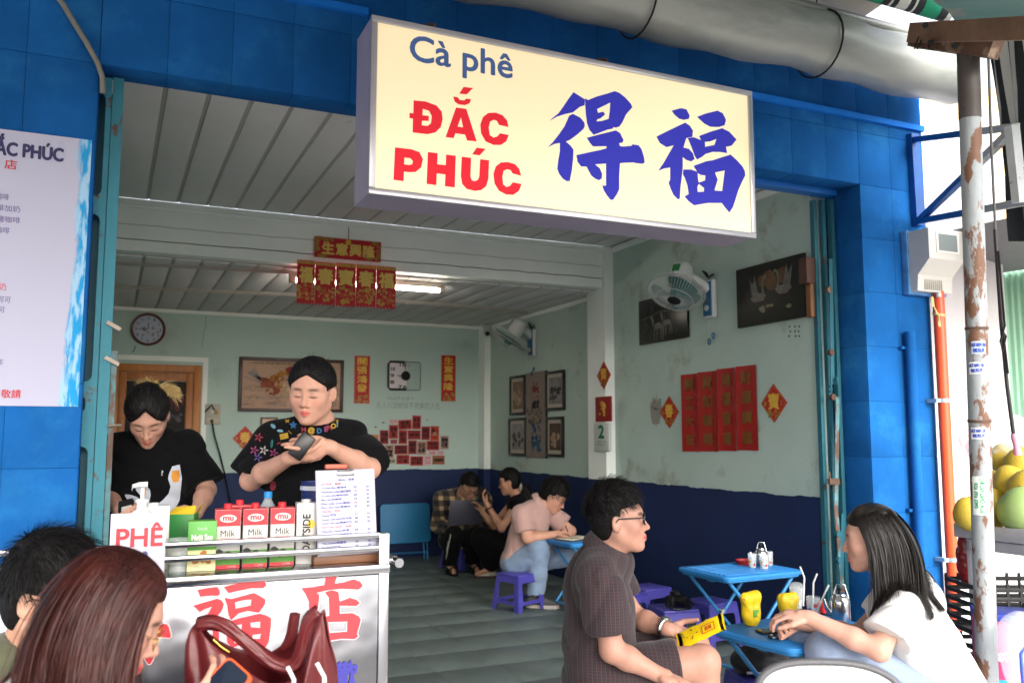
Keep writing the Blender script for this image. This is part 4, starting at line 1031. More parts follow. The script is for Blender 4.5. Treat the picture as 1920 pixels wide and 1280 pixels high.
# security camera in the rear corner
t = thing('security_camera','white security camera in the rear ceiling corner','camera',tuple(P(913,622,Y=9.45)))
mb = MB(); mb.tube([(0,.05,.07),(0,0,.045)],.03,12); mb.build('mount',mat('cam_white','#b9bbb8',.4),t,60)
mb = MB(); mb.tube([(0,0,.05),(0,-.01,0),(0,-.02,-.04)],[.04,.048,.035],14); mb.build('housing',mat('cam_white','#b9bbb8',.4),t,60)
mb = MB(); mb.tube([(-.012,-.04,-.02),(-.016,-.06,-.03)],.025,12); mb.build('lens',M_dark,t,60)
# pictures on the side wall
PG = 'framed photographs round the tall scroll'
def photo(px,label,c1,c2,seed):
 t,w,h = side_item('framed_photograph',label,'picture',px,group=PG)
 for nm,cx,cy,ww,hh in (('frame_rail',0,h/2 - .014,w,.028),('frame_rail',0,-h/2 + .014,w,.028),('frame_post',-w/2 + .014,0,.028,h - .056),('frame_post',w/2 - .014,0,.028,h - .056)):
  slab(nm,ww,hh,0,.028,M_blackf,t,cx,cy,.003)
 slab('mat_board',w - .05,h - .05,0,.010,mat('mat_board','#b8ad9e',.7),t)
 slab('print',w - .13,h - .13,.010,.012,mat('ph_' + c1[1:],c1,.5,var=.5,vscale=14),t)
 mb = MB(); blobs(mb,14,(w - .2),(h - .3),0,-.03,.0128,.012,.04,0,seed); stuff(mb.build('printed_figures',mat('phf_' + c2[1:],c2,.6,var=.3,vscale=20),t,None))
photo((959,987,704,778),'upper framed brown photograph on the far side of the tall scroll','#7c6450','#a98f74',1)
photo((1026,1061,695,769),'upper framed grey photograph on the near side of the tall scroll','#7d7a78','#2f2d2c',2)
photo((957,989,783,854),'lower framed grey photograph on the far side of the tall scroll','#8a8684','#4b4644',3)
photo((1027,1059,781,856),'lower framed brown portrait on the near side of the tall scroll','#4a332a','#a98a70',4)
t,w,h = side_item('painted_scroll','tall painted scroll with blue robed figure between the four photographs','scroll',(988,1026,697,858))
slab('sheet',w,h,0,.012,mat('scroll_silk','#8a7c74',.7,var=.1),t)
slab('edge',.014,h,.0,.02,M_blackf,t,w/2 + .007)
for cx,cy,c_,sx,sy,sd_ in ((0,.32,'#7d3232',.3,.12,1),(0,.18,'#8f6e5c',.4,.14,2),(-.05,-.02,'#4c4b4e',.7,.26,3),(.02,.0,'#74654a',.4,.2,4),(0,-.25,'#26496e',.5,.26,5),(.05,-.36,'#3a5c74',.4,.1,6),(0,.12,'#20242a',.3,.06,7)):
 mb = MB(); blobs(mb,14,w*sx,h*sy,w*cx,h*cy,.0125 + sd_*.0009,.012,.035,0,sd_ + 80); stuff(mb.build('painted_figure',mat('scr_' + c_[1:],c_,.8,var=.3,vscale=30),t,None))
# dark lacquer pictures
t,w,h = side_item('lacquer_painting','black lacquer painting of deer partly behind the wall fan','picture',(1202,1293,554,640))
slab('panel',w,h,0,.022,mat('lacquer_black','#161614',.3,var=.4,vscale=6),t,0,0,.003)
mb = MB(); rr = random.Random(9)
mb.tube([(-w*.42,h*.05,.023),(-.05*w,h*.16,.023),(w*.3,h*.14,.023)],.005,4)
for i in range(26):
 x,y = rr.uniform(-.4,.4)*w,rr.uniform(-.4,.3)*h
 mb.tube([(x,y,.0235),(x + rr.uniform(-.05,.05),y + rr.uniform(.02,.07),.0235)],.0025,3)
stuff(mb.build('branches',mat('lac_grey','#5f5f59',.5,var=.4,vscale=20),t,None))
def deer(mb,x,y,s,z=.0245):
 for q in ([(0,0),(.25,.08),(.5,.02),(.55,-.12),(.1,-.14)],[(-.02,-.02),(.06,.1),(-.04,.34),(-.12,.36),(-.16,.30)],[(.04,-.1),(.1,-.1),(.08,-.5),(.05,-.5)],[(.2,-.1),(.25,-.1),(.22,-.5),(.19,-.5)],[(.4,-.1),(.46,-.1),(.45,-.5),(.42,-.5)],[(.5,-.1),(.55,-.1),(.56,-.5),(.53,-.5)]):
  mb.quad(*[(x + a_*s,y + b_*s,z) for a_,b_ in q]); z += .0001
mb = MB(); deer(mb,-.18*w,-.12*h,.26); deer(mb,.02*w,-.08*h,.22); mb.build('painted_deer',mat('lac_pearl','#6d6a64',.5,var=.3,vscale=30),t,None)
t,w,h = side_item('lacquer_painting','dark lacquer painting of two swans next to the folding gate','picture',(1386,1515,490,605),rot=.0)
slab('panel',w,h,0,.024,mat('lacquer_green','#14160f',.5,var=.35,vscale=4),t,0,0,.004)
mb = MB(); blobs(mb,10,w*.36,h*.10,w*.05,h*.2,.0248,.02,.06,0,4); stuff(mb.build('painted_sunset',mat('lac_orange','#5a3a1c',.5,var=.5,vscale=10),t,None))
def swan(mb,x,y,s,f):
 z = .0270
 for q in ([(-.3,-.1),(-.1,-.22),(.2,-.2),(.34,-.06),(.2,.02),(-.2,.02)],[(-.24,-.02),(-.34,.5),(-.18,.3),(-.12,.55),(.0,.1),(.05,-.04)],[(.18,-.04),(.28,-.02),(.22,.2),(.26,.36),(.36,.42),(.34,.48),(.22,.44),(.14,.24)]):
  mb.quad(*[(x + a_*s*f,y + b_*s,z) for a_,b_ in q]); z += .0002
mb = MB(); swan(mb,-.16*w,-.0*h,.26,1); swan(mb,.22*w,.06*h,.26,-1); mb.build('painted_swan',mat('lac_swan','#625e55',.45,var=.45,vscale=26),t,None)
mb = MB(); blobs(mb,5,w*.7,h*.1,0,-h*.24,.0275,.012,.03,0,12); stuff(mb.build('painted_lotus',mat('lac_lotus','#77705c',.5,var=.4,vscale=20),t,None))
t,w,h = side_item('wooden_box','brown wooden box fixed to the wall beside the gate','box',(1516,1532,482,590))
slab('board',w,h*.45,0,.08,mat('box_brown','#4a2f24',.6),t,0,h*.25,.004); slab('post',w*.6,h*.6,0,.04,mat('box_tan','#7a5232',.6),t,0,-h*.25,.004)
mb = MB(); rr = random.Random(3)
for i in range(9):
 q = P(1482 + (i % 3)*9 + rr.uniform(-2,2),612 + (i // 3)*9,X=XR); mb.lathe([(0,0),(.008,.001)],8,M=T(q.x - .002,q.y,q.z) @ RY(-math.pi/2))
stuff(mb.build('nail_holes',mat('nail','#5a4538',.8),rw,None))
# wall fans
M_fanw = mat('fan_white','#c7cbc9',.4); M_fant = mat('fan_teal','#0c6a6c',.35,alpha=.85); M_fanb = mat('fan_blue','#155f86',.4)
def wall_fan(base,hub,fwd,label):
 base,hub,fwd = Vector(base),Vector(hub),Vector(fwd).normalized()
 t = thing('wall_fan',label,'fan',tuple(base),group='wall fans on the side wall')
 mb = MB(); mb.bbox((-.055,-.06,-.17),(0,.06,.13),.045); mb.build('wall_base',M_fanw,t)
 mb = MB(); mb.bbox((-.060,-.048,-.15),(-.05,.048,.11),.004); mb.build('control_panel',M_fanb,t)
 mb = MB(); mb.lathe([(0,0),(.022,0),(.022,.008),(0,.008)],16,M=T(-.06,0,-.09) @ RY(-math.pi/2)); mb.build('dial_knob',M_fanw,t)
 h = hub - base; back = h - fwd*.16
 mb = MB(); mb.tube([(-.04,0,.05),back*.5 + Vector((-.02,0,.05)),back],[.04,.034,.03],12); mb.build('neck',M_fanw,t,60)
 mb = MB(); mb.tube([h - fwd*.25,h - fwd*.235,h - fwd*.20,h - fwd*.12,h - fwd*.07],[.045,.075,.082,.085,.08],20); mb.build('motor_housing',M_fanw,t,60)
 x,y,d = frame(fwd)
 Mf = basis(h,x,y,d)
 mb = MB(); mb.box((-.03,-.003,-.2),(.03,.003,-.14),M=basis(h + y*.083,x,y,d)); mb.build('badge',mat('fan_badge','#2c7a3e',.5),t,None)
 Rg = .215
 for nm,prof in (('rear_cage',[(.06,-.075),(.15,-.068),(.2,-.04),(Rg,0)]),('front_cage',[(.05,.075),(.14,.066),(.195,.04),(Rg,.002)])):
  mb = MB()
  for k in range(56):
   a_ = 2*math.pi*k/56
   mb.tube([Mf @ Vector((r*math.cos(a_),r*math.sin(a_),z)) for r,z in prof],.0016,3,caps=False)
  for r,z,th in ((Rg,0,.006),(.14,prof[1][1],.002)):
   mb.tube([Mf @ Vector((r*math.cos(q),r*math.sin(q),z)) for q in [2*math.pi*i/40 for i in range(41)]],th,6,caps=False)
  mb.build(nm,M_fanw,t,60)
 mb = MB(); mb.lathe([(0,.08),(.05,.078),(.055,.07),(.0,.068)],20,M=Mf); mb.build('centre_cap',M_dark,t)
 mb = MB(); mb.lathe([(0,.055),(.035,.05),(.045,.02),(.045,-.03),(0,-.03)],18,M=Mf); mb.build('hub',M_fant,t)
 for k in range(3):
  mb = MB(); n,m_ = 6,5; g_ = []
  for i in range(n + 1):
   r = .035 + (.19 - .035)*i/n
   row = []
   for j in range(m_ + 1):
    a_ = 2*math.pi*k/3 + (j/m_ - .5)*(1.35 + .35*math.sin(math.pi*i/n)) + .35*i/n
    row.append(Mf @ Vector((r*math.cos(a_),r*math.sin(a_),(j/m_ - .5)*.05)))
   g_.append(row)
  for i in range(n):
   for j in range(m_): mb.quad(g_[i][j],g_[i + 1][j],g_[i + 1][j + 1],g_[i][j + 1])
  mb.build('blade',M_fant,t,60)
 for dy,ln in ((.02,.16),(-.03,.12)):
  mb = MB(); mb.tube([(-.03,dy,-.16),(-.03,dy,-.16 - ln)],.0015,4); mb.build('pull_cord',M_fanw,t)
  mb = MB(); mb.tube([(-.03,dy + .014*math.sin(q),-.18 - ln - .022*math.cos(q)) for q in [i*.7 for i in range(10)]],.005,6); mb.build('cord_ring',M_fanb,t)
 mb = MB(); mb.tube([(-.03,0,.12),(-.07,-.02,.17),(-.05,.05,.2),(-.02,.03,.15),(-.03,-.05,.16)],.008,6); mb.build('cable',M_dark,t,60)
 mb = MB(); mb.tube([(-.02,.04,.15),(-.01,.05,.4),(-.01,.06,.62)],.003,5); mb.build('feed_wire',M_fanw,t)
 return t
b2 = P(1337,556,X=XR - .001)
wall_fan(b2,P(1268,548,X=3.80),(-.42,-.20,-.88),'wall fan with teal blades in front of the deer painting')
b1 = P(1003,640,X=XR - .001)
wall_fan(b1,P(955,637,X=3.80),(-.45,.30,-.80),'wall fan turned away near the rear corner')
# ================================================================== ORGANIC SHAPES: distance fields turned into one continuous surface
f32 = np.float32
def nv(v): return np.array(v,dtype=f32)
def d_cap(p,a,b,ra,rb):
 a,b = nv(a),nv(b); ab = b - a; L2 = float(ab @ ab) + 1e-9
 t = np.clip(((p - a) @ ab)/L2,0,1)
 q = p - a - t[:,None]*ab
 return np.sqrt(np.einsum('ij,ij->i',q,q)) - (ra + (rb - ra)*t)
def d_ell(p,c,R,r):
 q = (p - nv(c)) @ R.T if R is not None else p - nv(c)
 r = nv(r); k0 = np.sqrt(np.sum((q/r)**2,1)) + 1e-6; k1 = np.sqrt(np.sum((q/(r*r))**2,1)) + 1e-6
 return k0*(k0 - 1)/k1
def smin(a,b,k):
 if k <= 0: return np.minimum(a,b)
 h = np.maximum(k - np.abs(a - b),0)/k
 return np.minimum(a,b) - h*h*k*.25
def smax(a,b,k): return -smin(-a,-b,k)
_pb = {}
def _pbox(pr):
 k = id(pr)
 if k not in _pb or _pb[k][2] is not pr:
  pts = [(pr[1],pr[3]),(pr[2],pr[4])] if pr[0] == 'c' else [(pr[1],max(pr[3]))]
  lo = np.min([np.array(c) - r for c,r in pts],0); hi = np.max([np.array(c) + r for c,r in pts],0)
  _pb[k] = (lo,hi,pr)
 return _pb[k]
def ev(prims,p,k):
 d = None; lo,hi = p.min(0),p.max(0)
 for pr in prims:
  bl,bh,_ = _pbox(pr)
  if (np.maximum(0,np.maximum(bl - hi,lo - bh)) > .11).any(): continue
  x = d_cap(p,*pr[1:]) if pr[0] == 'c' else d_ell(p,*pr[1:])
  d = x if d is None else smin(d,x,k)
 return np.full(len(p),.11,f32) if d is None else d
def surf(fn,lo,hi,h,cf=4):
 lo,hi = nv(lo),nv(hi)
 n = np.ceil((hi - lo)/(h*cf)).astype(int) + 1
 H = h*cf
 ax = [lo[i] + H*(np.arange(n[i]) + .5) for i in range(3)]
 G = np.stack(np.meshgrid(*ax,indexing='ij'),-1).reshape(-1,3).astype(f32)
 dv = np.empty(len(G),f32)
 for s in range(0,len(G),20000): dv[s:s + 20000] = fn(G[s:s + 20000])
 act = np.nonzero(np.abs(dv) < H*1.25)[0]
 N = n*cf + 1
 D = np.full(N,1.0,f32)
 # fill inside with negative so only active blocks carry a crossing
 sgn = (dv < 0).reshape(n)
 rep = np.repeat(np.repeat(np.repeat(sgn,cf,0),cf,1),cf,2)
 D[:-1,:-1,:-1][rep] = -1.0
 ci = np.stack(np.unravel_index(act,n),-1)*cf
 off = np.stack(np.meshgrid(*[np.arange(cf + 1)]*3,indexing='ij'),-1).reshape(-1,3)
 CH = max(1,60000 // len(off))
 for s in range(0,len(ci),CH):
  idx = (ci[s:s + CH,None,:] + off[None]).reshape(-1,3)
  pts = (lo + idx*h).astype(f32)
  D[idx[:,0],idx[:,1],idx[:,2]] = fn(pts)
 I = D < 0
 c = np.zeros(N - 1,np.int8)
 for dx in (0,1):
  for dy in (0,1):
   for dz in (0,1):
    c += I[dx:N[0] - 1 + dx,dy:N[1] - 1 + dy,dz:N[2] - 1 + dz]
 cells = np.stack(np.nonzero((c > 0) & (c < 8)),-1)
 vid = np.full(N - 1,-1,np.int32); vid[cells[:,0],cells[:,1],cells[:,2]] = np.arange(len(cells))
 acc = np.zeros((len(cells),3),f32); cnt = np.zeros(len(cells),f32)
 cor = [(dx,dy,dz) for dx in (0,1) for dy in (0,1) for dz in (0,1)]
 V = {k: D[cells[:,0] + k[0],cells[:,1] + k[1],cells[:,2] + k[2]] for k in cor}
 for a in cor:
  for x in range(3):
   if a[x] == 0:
    b = list(a); b[x] = 1; b = tuple(b)
    va,vb = V[a],V[b]; m = (va < 0) != (vb < 0)
    t = np.where(m,va/np.where(m,va - vb,1),0)
    pa = np.tile(nv(a),(len(cells),1)); pa[:,x] += t
    acc[m] += pa[m]; cnt[m] += 1
 vs = lo + (cells + acc/np.maximum(cnt,1)[:,None])*h
 F = []
 for x in range(3):
  y,z = (x + 1) % 3,(x + 2) % 3
  sa = [slice(1,-1)]*3; sb = [slice(1,-1)]*3
  sa[x] = slice(0,-1); sb[x] = slice(1,None)
  A,B = I[tuple(sa)],I[tuple(sb)]
  e = np.stack(np.nonzero(A != B),-1)
  if not len(e): continue
  inside = A[e[:,0],e[:,1],e[:,2]]
  e = e + 1; e[:,x] -= 1
  def cell(dy,dz):
   q = e.copy(); q[:,y] -= dy; q[:,z] -= dz
   return vid[q[:,0],q[:,1],q[:,2]]
  q = np.stack([cell(1,1),cell(0,1),cell(0,0),cell(1,0)],-1)
  q[~inside] = q[~inside][:,::-1]
  F.append(q)
 F = np.concatenate(F); F = F[(F >= 0).all(1)]
 return vs.astype(f32),F.astype(np.int32)
def smooth_verts(vs,F,it=1,lam=.5):
 n = len(vs)
 A = np.concatenate([F[:,[0,1]],F[:,[1,2]],F[:,[2,3]],F[:,[3,0]]]); A = np.concatenate([A,A[:,::-1]])
 cnt = np.maximum(np.bincount(A[:,0],minlength=n),1)
 for _ in range(it):
  acc = np.stack([np.bincount(A[:,0],vs[A[:,1],i],n) for i in range(3)],1)
  vs = (vs + lam*(acc/cnt[:,None] - vs)).astype(f32)
 return vs
def np_mesh(name,vs,F,m,col=None):
 me = bpy.data.meshes.new(name)
 me.vertices.add(len(vs)); me.vertices.foreach_set('co',np.ascontiguousarray(vs,f32).ravel())
 k = F.shape[1]
 me.loops.add(F.size); me.loops.foreach_set('vertex_index',np.ascontiguousarray(F,np.int32).ravel())
 me.polygons.add(len(F)); me.polygons.foreach_set('loop_start',np.arange(0,F.size,k,dtype=np.int32))
 me.polygons.foreach_set('loop_total',np.full(len(F),k,np.int32))
 me.polygons.foreach_set('use_smooth',np.ones(len(F),bool))
 me.update(calc_edges=True)
 me.materials.append(m)
 if col is not None:
  ca = me.color_attributes.new('Col','FLOAT_COLOR','POINT')
  c4 = np.ones((len(vs),4),f32); c4[:,:3] = col
  ca.data.foreach_set('color',c4.ravel())
 return me
def sdf_obj(name,fn,lo,hi,h,m,parent=None,colf=None,sm=1):
 vs,F = surf(fn,lo,hi,h)
 vs = smooth_verts(vs,F,sm) if sm else vs
 col = colf(vs) if colf else None
 return link(name,np_mesh(name,vs,F,m,col),parent)
# ------------------------------------------------------------------ head
def rot3(yaw,pitch=0.0,roll=0.0):
 """rows = local axes (right, forward, up) in world; yaw = heading of the face measured from +Y towards +X"""
 M = RZ(-yaw) @ RX(-pitch) @ RY(roll)
 return np.array([[M[i][j] for i in range(3)] for j in range(3)],dtype=f32)
def view_yaw(px): return YAW + math.atan((px - 960)/FPX)
def heading(px,rel):
 """rel 0 = towards the camera, 90 = image right, -90 = image left, 180 = away"""
 return view_yaw(px) + math.pi - R_(rel)
def head_sdf(q,o):
 s = q.copy(); s[:,0] = np.abs(s[:,0])
 wf = o.get('wide',1.0)
 d = d_ell(q,(0,-.012,.034),None,(.077*(1 + (wf - 1)*.5),.096,.088))
 d = smin(d,d_ell(q,(0,.022,-.03),None,(.063*wf,.068,.090)),.03)
 d = smin(d,d_cap(s,(.046*wf,0,-.052),(.014,.060,-.096),.026*wf,.02),.025)
 d = smin(d,d_ell(s,(.037*wf,.052,-.022),None,(.028,.028,.030)),.025)
 d = smin(d,d_cap(s,(0,.076,.029),(.045,.060,.026),.016,.013),.018)
 d = smin(d,d_ell(q,(0,.070,-.064),None,(.030,.025,.030)),.02)
 d = smin(d,d_ell(q,(0,.074,-.101),None,(.021,.020,.018)),.02)
 d = smax(d,-(d_ell(s,(.031,.110,.005),None,(.021,.026,.015))),.014)
 d = smin(d,d_ell(s,(.0305,.0705,.003),None,(.0165,.0165,.0145)),.006)
 nz = smin(d_cap(q,(0,.084,.014),(0,.106,-.028),.0072,.0098),d_ell(q,(0,.1065,-.032),None,(.0120,.0115,.0100)),.008)
 nz = smin(nz,d_ell(s,(.0125,.0945,-.037),None,(.0088,.0100,.0075)),.006)
 d = smin(d,nz,.010)
 li = smin(d_cap(s,(0,.0975,-.0610),(.022,.082,-.0645),.0075,.0035),d_cap(s,(0,.0960,-.0730),(.019,.082,-.0690),.0088,.0035),.003)
 d = smin(d,li,.005)
 er = d_ell(s,(.0800 + .006*(wf - 1)*10,-.010,-.006),np.array([[.94,.34,0],[-.34,.94,0],[0,0,1]],f32),(.0085,.019,.033))
 er = smax(er,-d_ell(s,(.0895 + .006*(wf - 1)*10,-.004,-.002),None,(.007,.011,.019)),.006)
 return smin(d,er,.008)
def head_col(q,base,o):
 c = np.tile(nv(base),(len(q),1))
 ax = np.abs(q[:,0]); y,z = q[:,1],q[:,2]
 def mixin(w,colr):
  w = np.clip(w,0,1)[:,None]; c[:] = c*(1 - w) + nv(colr)*w
 g = lambda cx,cz,sx,sz: np.exp(-((ax - cx)/sx)**2 - ((z - cz)/sz)**2)
 fr = np.clip((y - .03)/.02,0,1)
 mixin(.35*g(.042,-.025,.025,.02)*fr,nv(base)*nv((1.0,.72,.68)))
 mixin(.35*np.exp(-(ax/.016)**2 - ((z + .033)/.014)**2)*fr,nv(base)*nv((1.0,.75,.70)))
 lip = nv(o.get('lip',srgb('#b5504a')))
 mixin(1.1*np.clip(1 - ((ax/.024)**2 + ((z + .0665)/.0125)**2)**2,0,1)*np.clip((y - .078)/.006,0,1)*o.get('lipw',.75),lip)
 mixin(.8*np.exp(-(ax/.02)**2 - ((z + .0667)/.0016)**2)*np.clip((y - .078)/.006,0,1),lip*.35)
 hair = nv(o.get('brow',(.012,.009,.008)))
 zb = .0245 + .05*(ax - .030)*np.where(ax > .035,-1.2,.5)
 mixin(o.get('browk',.9)*np.exp(-(np.abs(ax - .032)/.019)**4 - ((z - zb)/.0052)**2)*fr,hair)
 if o.get('eyes','down') == 'down':
  ze = -.0055 + 6.0*(ax - .0305)**2
  mixin(1.0*np.exp(-(np.abs(ax - .0305)/.0160)**4 - ((z - ze)/.0034)**2)*fr,(.01,.008,.008))
  mixin(.3*np.exp(-((ax - .0305)/.016)**2 - ((z - .010)/.0025)**2)*fr,nv(base)*.5)
 else:
  e = np.clip(1.6 - ((ax - .0305)/.0135)**2*1.6 - ((z - .002)/.0052)**2*1.6,0,1)*fr
  mixin(e,(.55,.52,.5))
  gx = o.get('gaze',0.0)
  mixin(np.clip(1.5 - ((np.sqrt((q[:,0] - np.sign(q[:,0])*.0305 - gx)**2 + (z - .002)**2))/.0055)**2,0,1)*fr,(.012,.008,.006))
  mixin(.9*np.exp(-(np.abs(ax - .0305)/.0150)**4 - ((z - .0075 + 10*(ax - .0305)**2)/.0018)**2)*fr,(.01,.008,.008))
 # nostrils
 mixin(.7*np.exp(-((ax - .0075)/.0035)**2 - ((z + .0425)/.003)**2)*np.clip((y - .085)/.006,0,1),nv(base)*.2)
 return c
def hand_prims(w,d,n,side,s=1.0,curl=(.35,.45,.35),spread=.10,thumb=(.55,.35),taper=0.0,fcurl=None):
 """palm and five separate fingers. w wrist, d pointing direction, n = direction the palm faces, side +1 thumb on d x n side"""
 w,d,n = Vector(w),Vector(d).normalized(),Vector(n)
 n = (n - d*n.dot(d)).normalized(); l = d.cross(n).normalized()*side
 R = np.array([l,d,n],dtype=f32)
 pr = [('e',w + d*.048*s,R,(.039*s,.052*s,.0145*s)),('c',w - d*.01,w + d*.03*s,.024*s,.026*s)]
 lens = [(.042,.026,.020),(.046,.029,.021),(.043,.027,.021),(.034,.021,.018)]
 for i in range(4):
  x = (.0285 - .019*i)*s
  b = w + d*(.088 - .006*abs(i - 1.2))*s + l*x
  ang = 0.0; p = b; r0 = (.0088,.0090,.0086,.0076)[i]*s
  fd = (d + l*spread*(1.3 - i)*.6).normalized()
  cu = curl if fcurl is None else fcurl[i]
  for k in range(3):
   ang += cu[k]
   q = p + (fd*math.cos(ang) + n*math.sin(ang))*lens[i][k]*s
   pr.append(('c',p,q,r0*(1 - .08*k),r0*(1 - .08*(k + 1))))
   p = q
 b = w + d*.022*s + l*.026*s + n*.004*s
 m = b + (d*math.cos(thumb[0] + .15) + l*math.sin(thumb[0] + .15)*.9 + n*.35).normalized()*.040*s
 e = m + (d*math.cos(thumb[1]) + l*math.sin(thumb[1])*.5 + n*.45).normalized()*.032*s
 e2 = e + (d*math.cos(thumb[1]) + l*.05 + n*.5).normalized()*.022*s
 pr += [('c',b,m,.0135*s,.0110*s),('c',m,e,.0108*s,.0098*s),('c',e,e2,.0096*s,.0082*s)]
 return pr
def bounds(prims,pad):
 lo,hi = np.full(3,1e9),np.full(3,-1e9)
 for pr in prims:
  pts = [(pr[1],pr[3]),(pr[2],pr[4])] if pr[0] == 'c' else [(pr[1],max(pr[3]))]
  for c,r in pts:
   lo = np.minimum(lo,np.array(c) - r); hi = np.maximum(hi,np.array(c) + r)
 return lo - pad,hi + pad
def folds(p,amp,seed,freq=1.0,ax=(0,0,1)):
 r = np.random.default_rng(seed); d = np.zeros(len(p),f32)
 for i in range(4):
  a = r.normal(size=3).astype(f32) + nv(ax)*1.2; a /= np.linalg.norm(a)
  b = r.normal(size=3).astype(f32); b /= np.linalg.norm(b)
  f = freq*(24 + 16*i)
  u = p @ a*f + 1.6*np.sin(p @ b*f*.35 + r.uniform(0,6)) + r.uniform(0,6)
  d += (1 - np.abs(np.sin(u*.5)))**2*(.5 + .5*np.sin(p @ b*f*.23 + r.uniform(0,6)))/(1 + .5*i)
 return (d - .6)*amp
SKIN = '#c98f72'
def skin_mat(): return mat('skin',SKIN,.5,sss=.12,attr='Col',bump=.10,bscale=140,spec=.3,var=.07,vscale=22)
def cloth(name,color,**k): return mat(name,color,k.pop('rough',.85),bump=k.pop('bump',.12),bscale=k.pop('bscale',260),sheen=k.pop('sheen',.15),var=k.pop('var',.06),vscale=k.pop('vscale',6),**k)
def drape_px(fn,pix,t0,lift=.003):
 """where the sight lines through photo pixels meet a cloth surface (patches sewn or printed on it)"""
 pix = np.array(pix,dtype=np.float64)
 V = np.array(_F)[None] + np.array(_R)[None]*((pix[:,:1] - 960)/FPX) - np.array(_U)[None]*((pix[:,1:2] - 640)/FPX)
 t = np.full(len(pix),t0)
 for _ in range(45):
  d = fn((np.array(_C)[None] + V*t[:,None]).astype(f32))
  t = t + np.where(d > .0015,np.maximum(d*.7,.0008),0)
 return [Vector(p) for p in (np.array(_C)[None] + V*(t - lift)[:,None])]
def ribbons(name,paths,m,parent,w=.0018,about=None):
 """paths (N, K, 3): thin flat strands, joined"""
 N,K,_ = paths.shape
 t = np.gradient(paths,axis=1); t /= np.linalg.norm(t,axis=2,keepdims=True) + 1e-9
 r = RNG.normal(size=(N,1,3)) if about is None else (paths - np.array(about))/(np.linalg.norm(paths - np.array(about),axis=2,keepdims=True) + 1e-9) + RNG.normal(size=(N,1,3))*.3
 s = np.cross(t,r + 0*t); s /= np.linalg.norm(s,axis=2,keepdims=True) + 1e-9
 wd = w*np.linspace(1,.25,K)[None,:,None]*RNG.uniform(.6,1.4,(N,1,1))
 L,Rr = paths - s*wd,paths + s*wd
 vs = np.stack([L,Rr],2).reshape(-1,3)
 base = np.arange(N)[:,None]*K*2 + np.arange(K - 1)[None]*2
 F = np.stack([base,base + 1,base + 3,base + 2],-1).reshape(-1,4)
 me = np_mesh(name,vs,F,m)
 o = link(name,me,parent); o['kind'] = 'stuff'
 return o
def comb(roots,d0,n,step,fall,coll,stiff=.6,wob=.15,wind=(0,0,0)):
 """grow strands from roots, bending under gravity and sliding over what they touch"""
 p = roots.astype(np.float64).copy(); d = d0/(np.linalg.norm(d0,axis=1,keepdims=True) + 1e-9)
 out = [p.copy()]; ww = RNG.normal(size=p.shape)*wob
 g = np.array([0,0,-1.0])
 for i in range(n):
  d = d*stiff + g*fall + ww*.1 + np.array(wind)*max(0.0,1 - i/12); d /= np.linalg.norm(d,axis=1,keepdims=True) + 1e-9
  q = p + d*step
  for _ in range(2):
   e = .004; dist = coll(q.astype(f32)) - .004
   m = dist < 0
   if m.any():
    qq = q[m].astype(f32); b = coll(qq)
    gr = np.stack([coll(qq + nv(v)) - b for v in ((e,0,0),(0,e,0),(0,0,e))],-1)
    gr /= np.linalg.norm(gr,axis=1,keepdims=True) + 1e-9
    q[m] += gr*(-dist[m])[:,None]
  d = (q - p); d /= np.linalg.norm(d,axis=1,keepdims=True) + 1e-9
  p = q; out.append(p.copy())
 return np.stack(out,1)
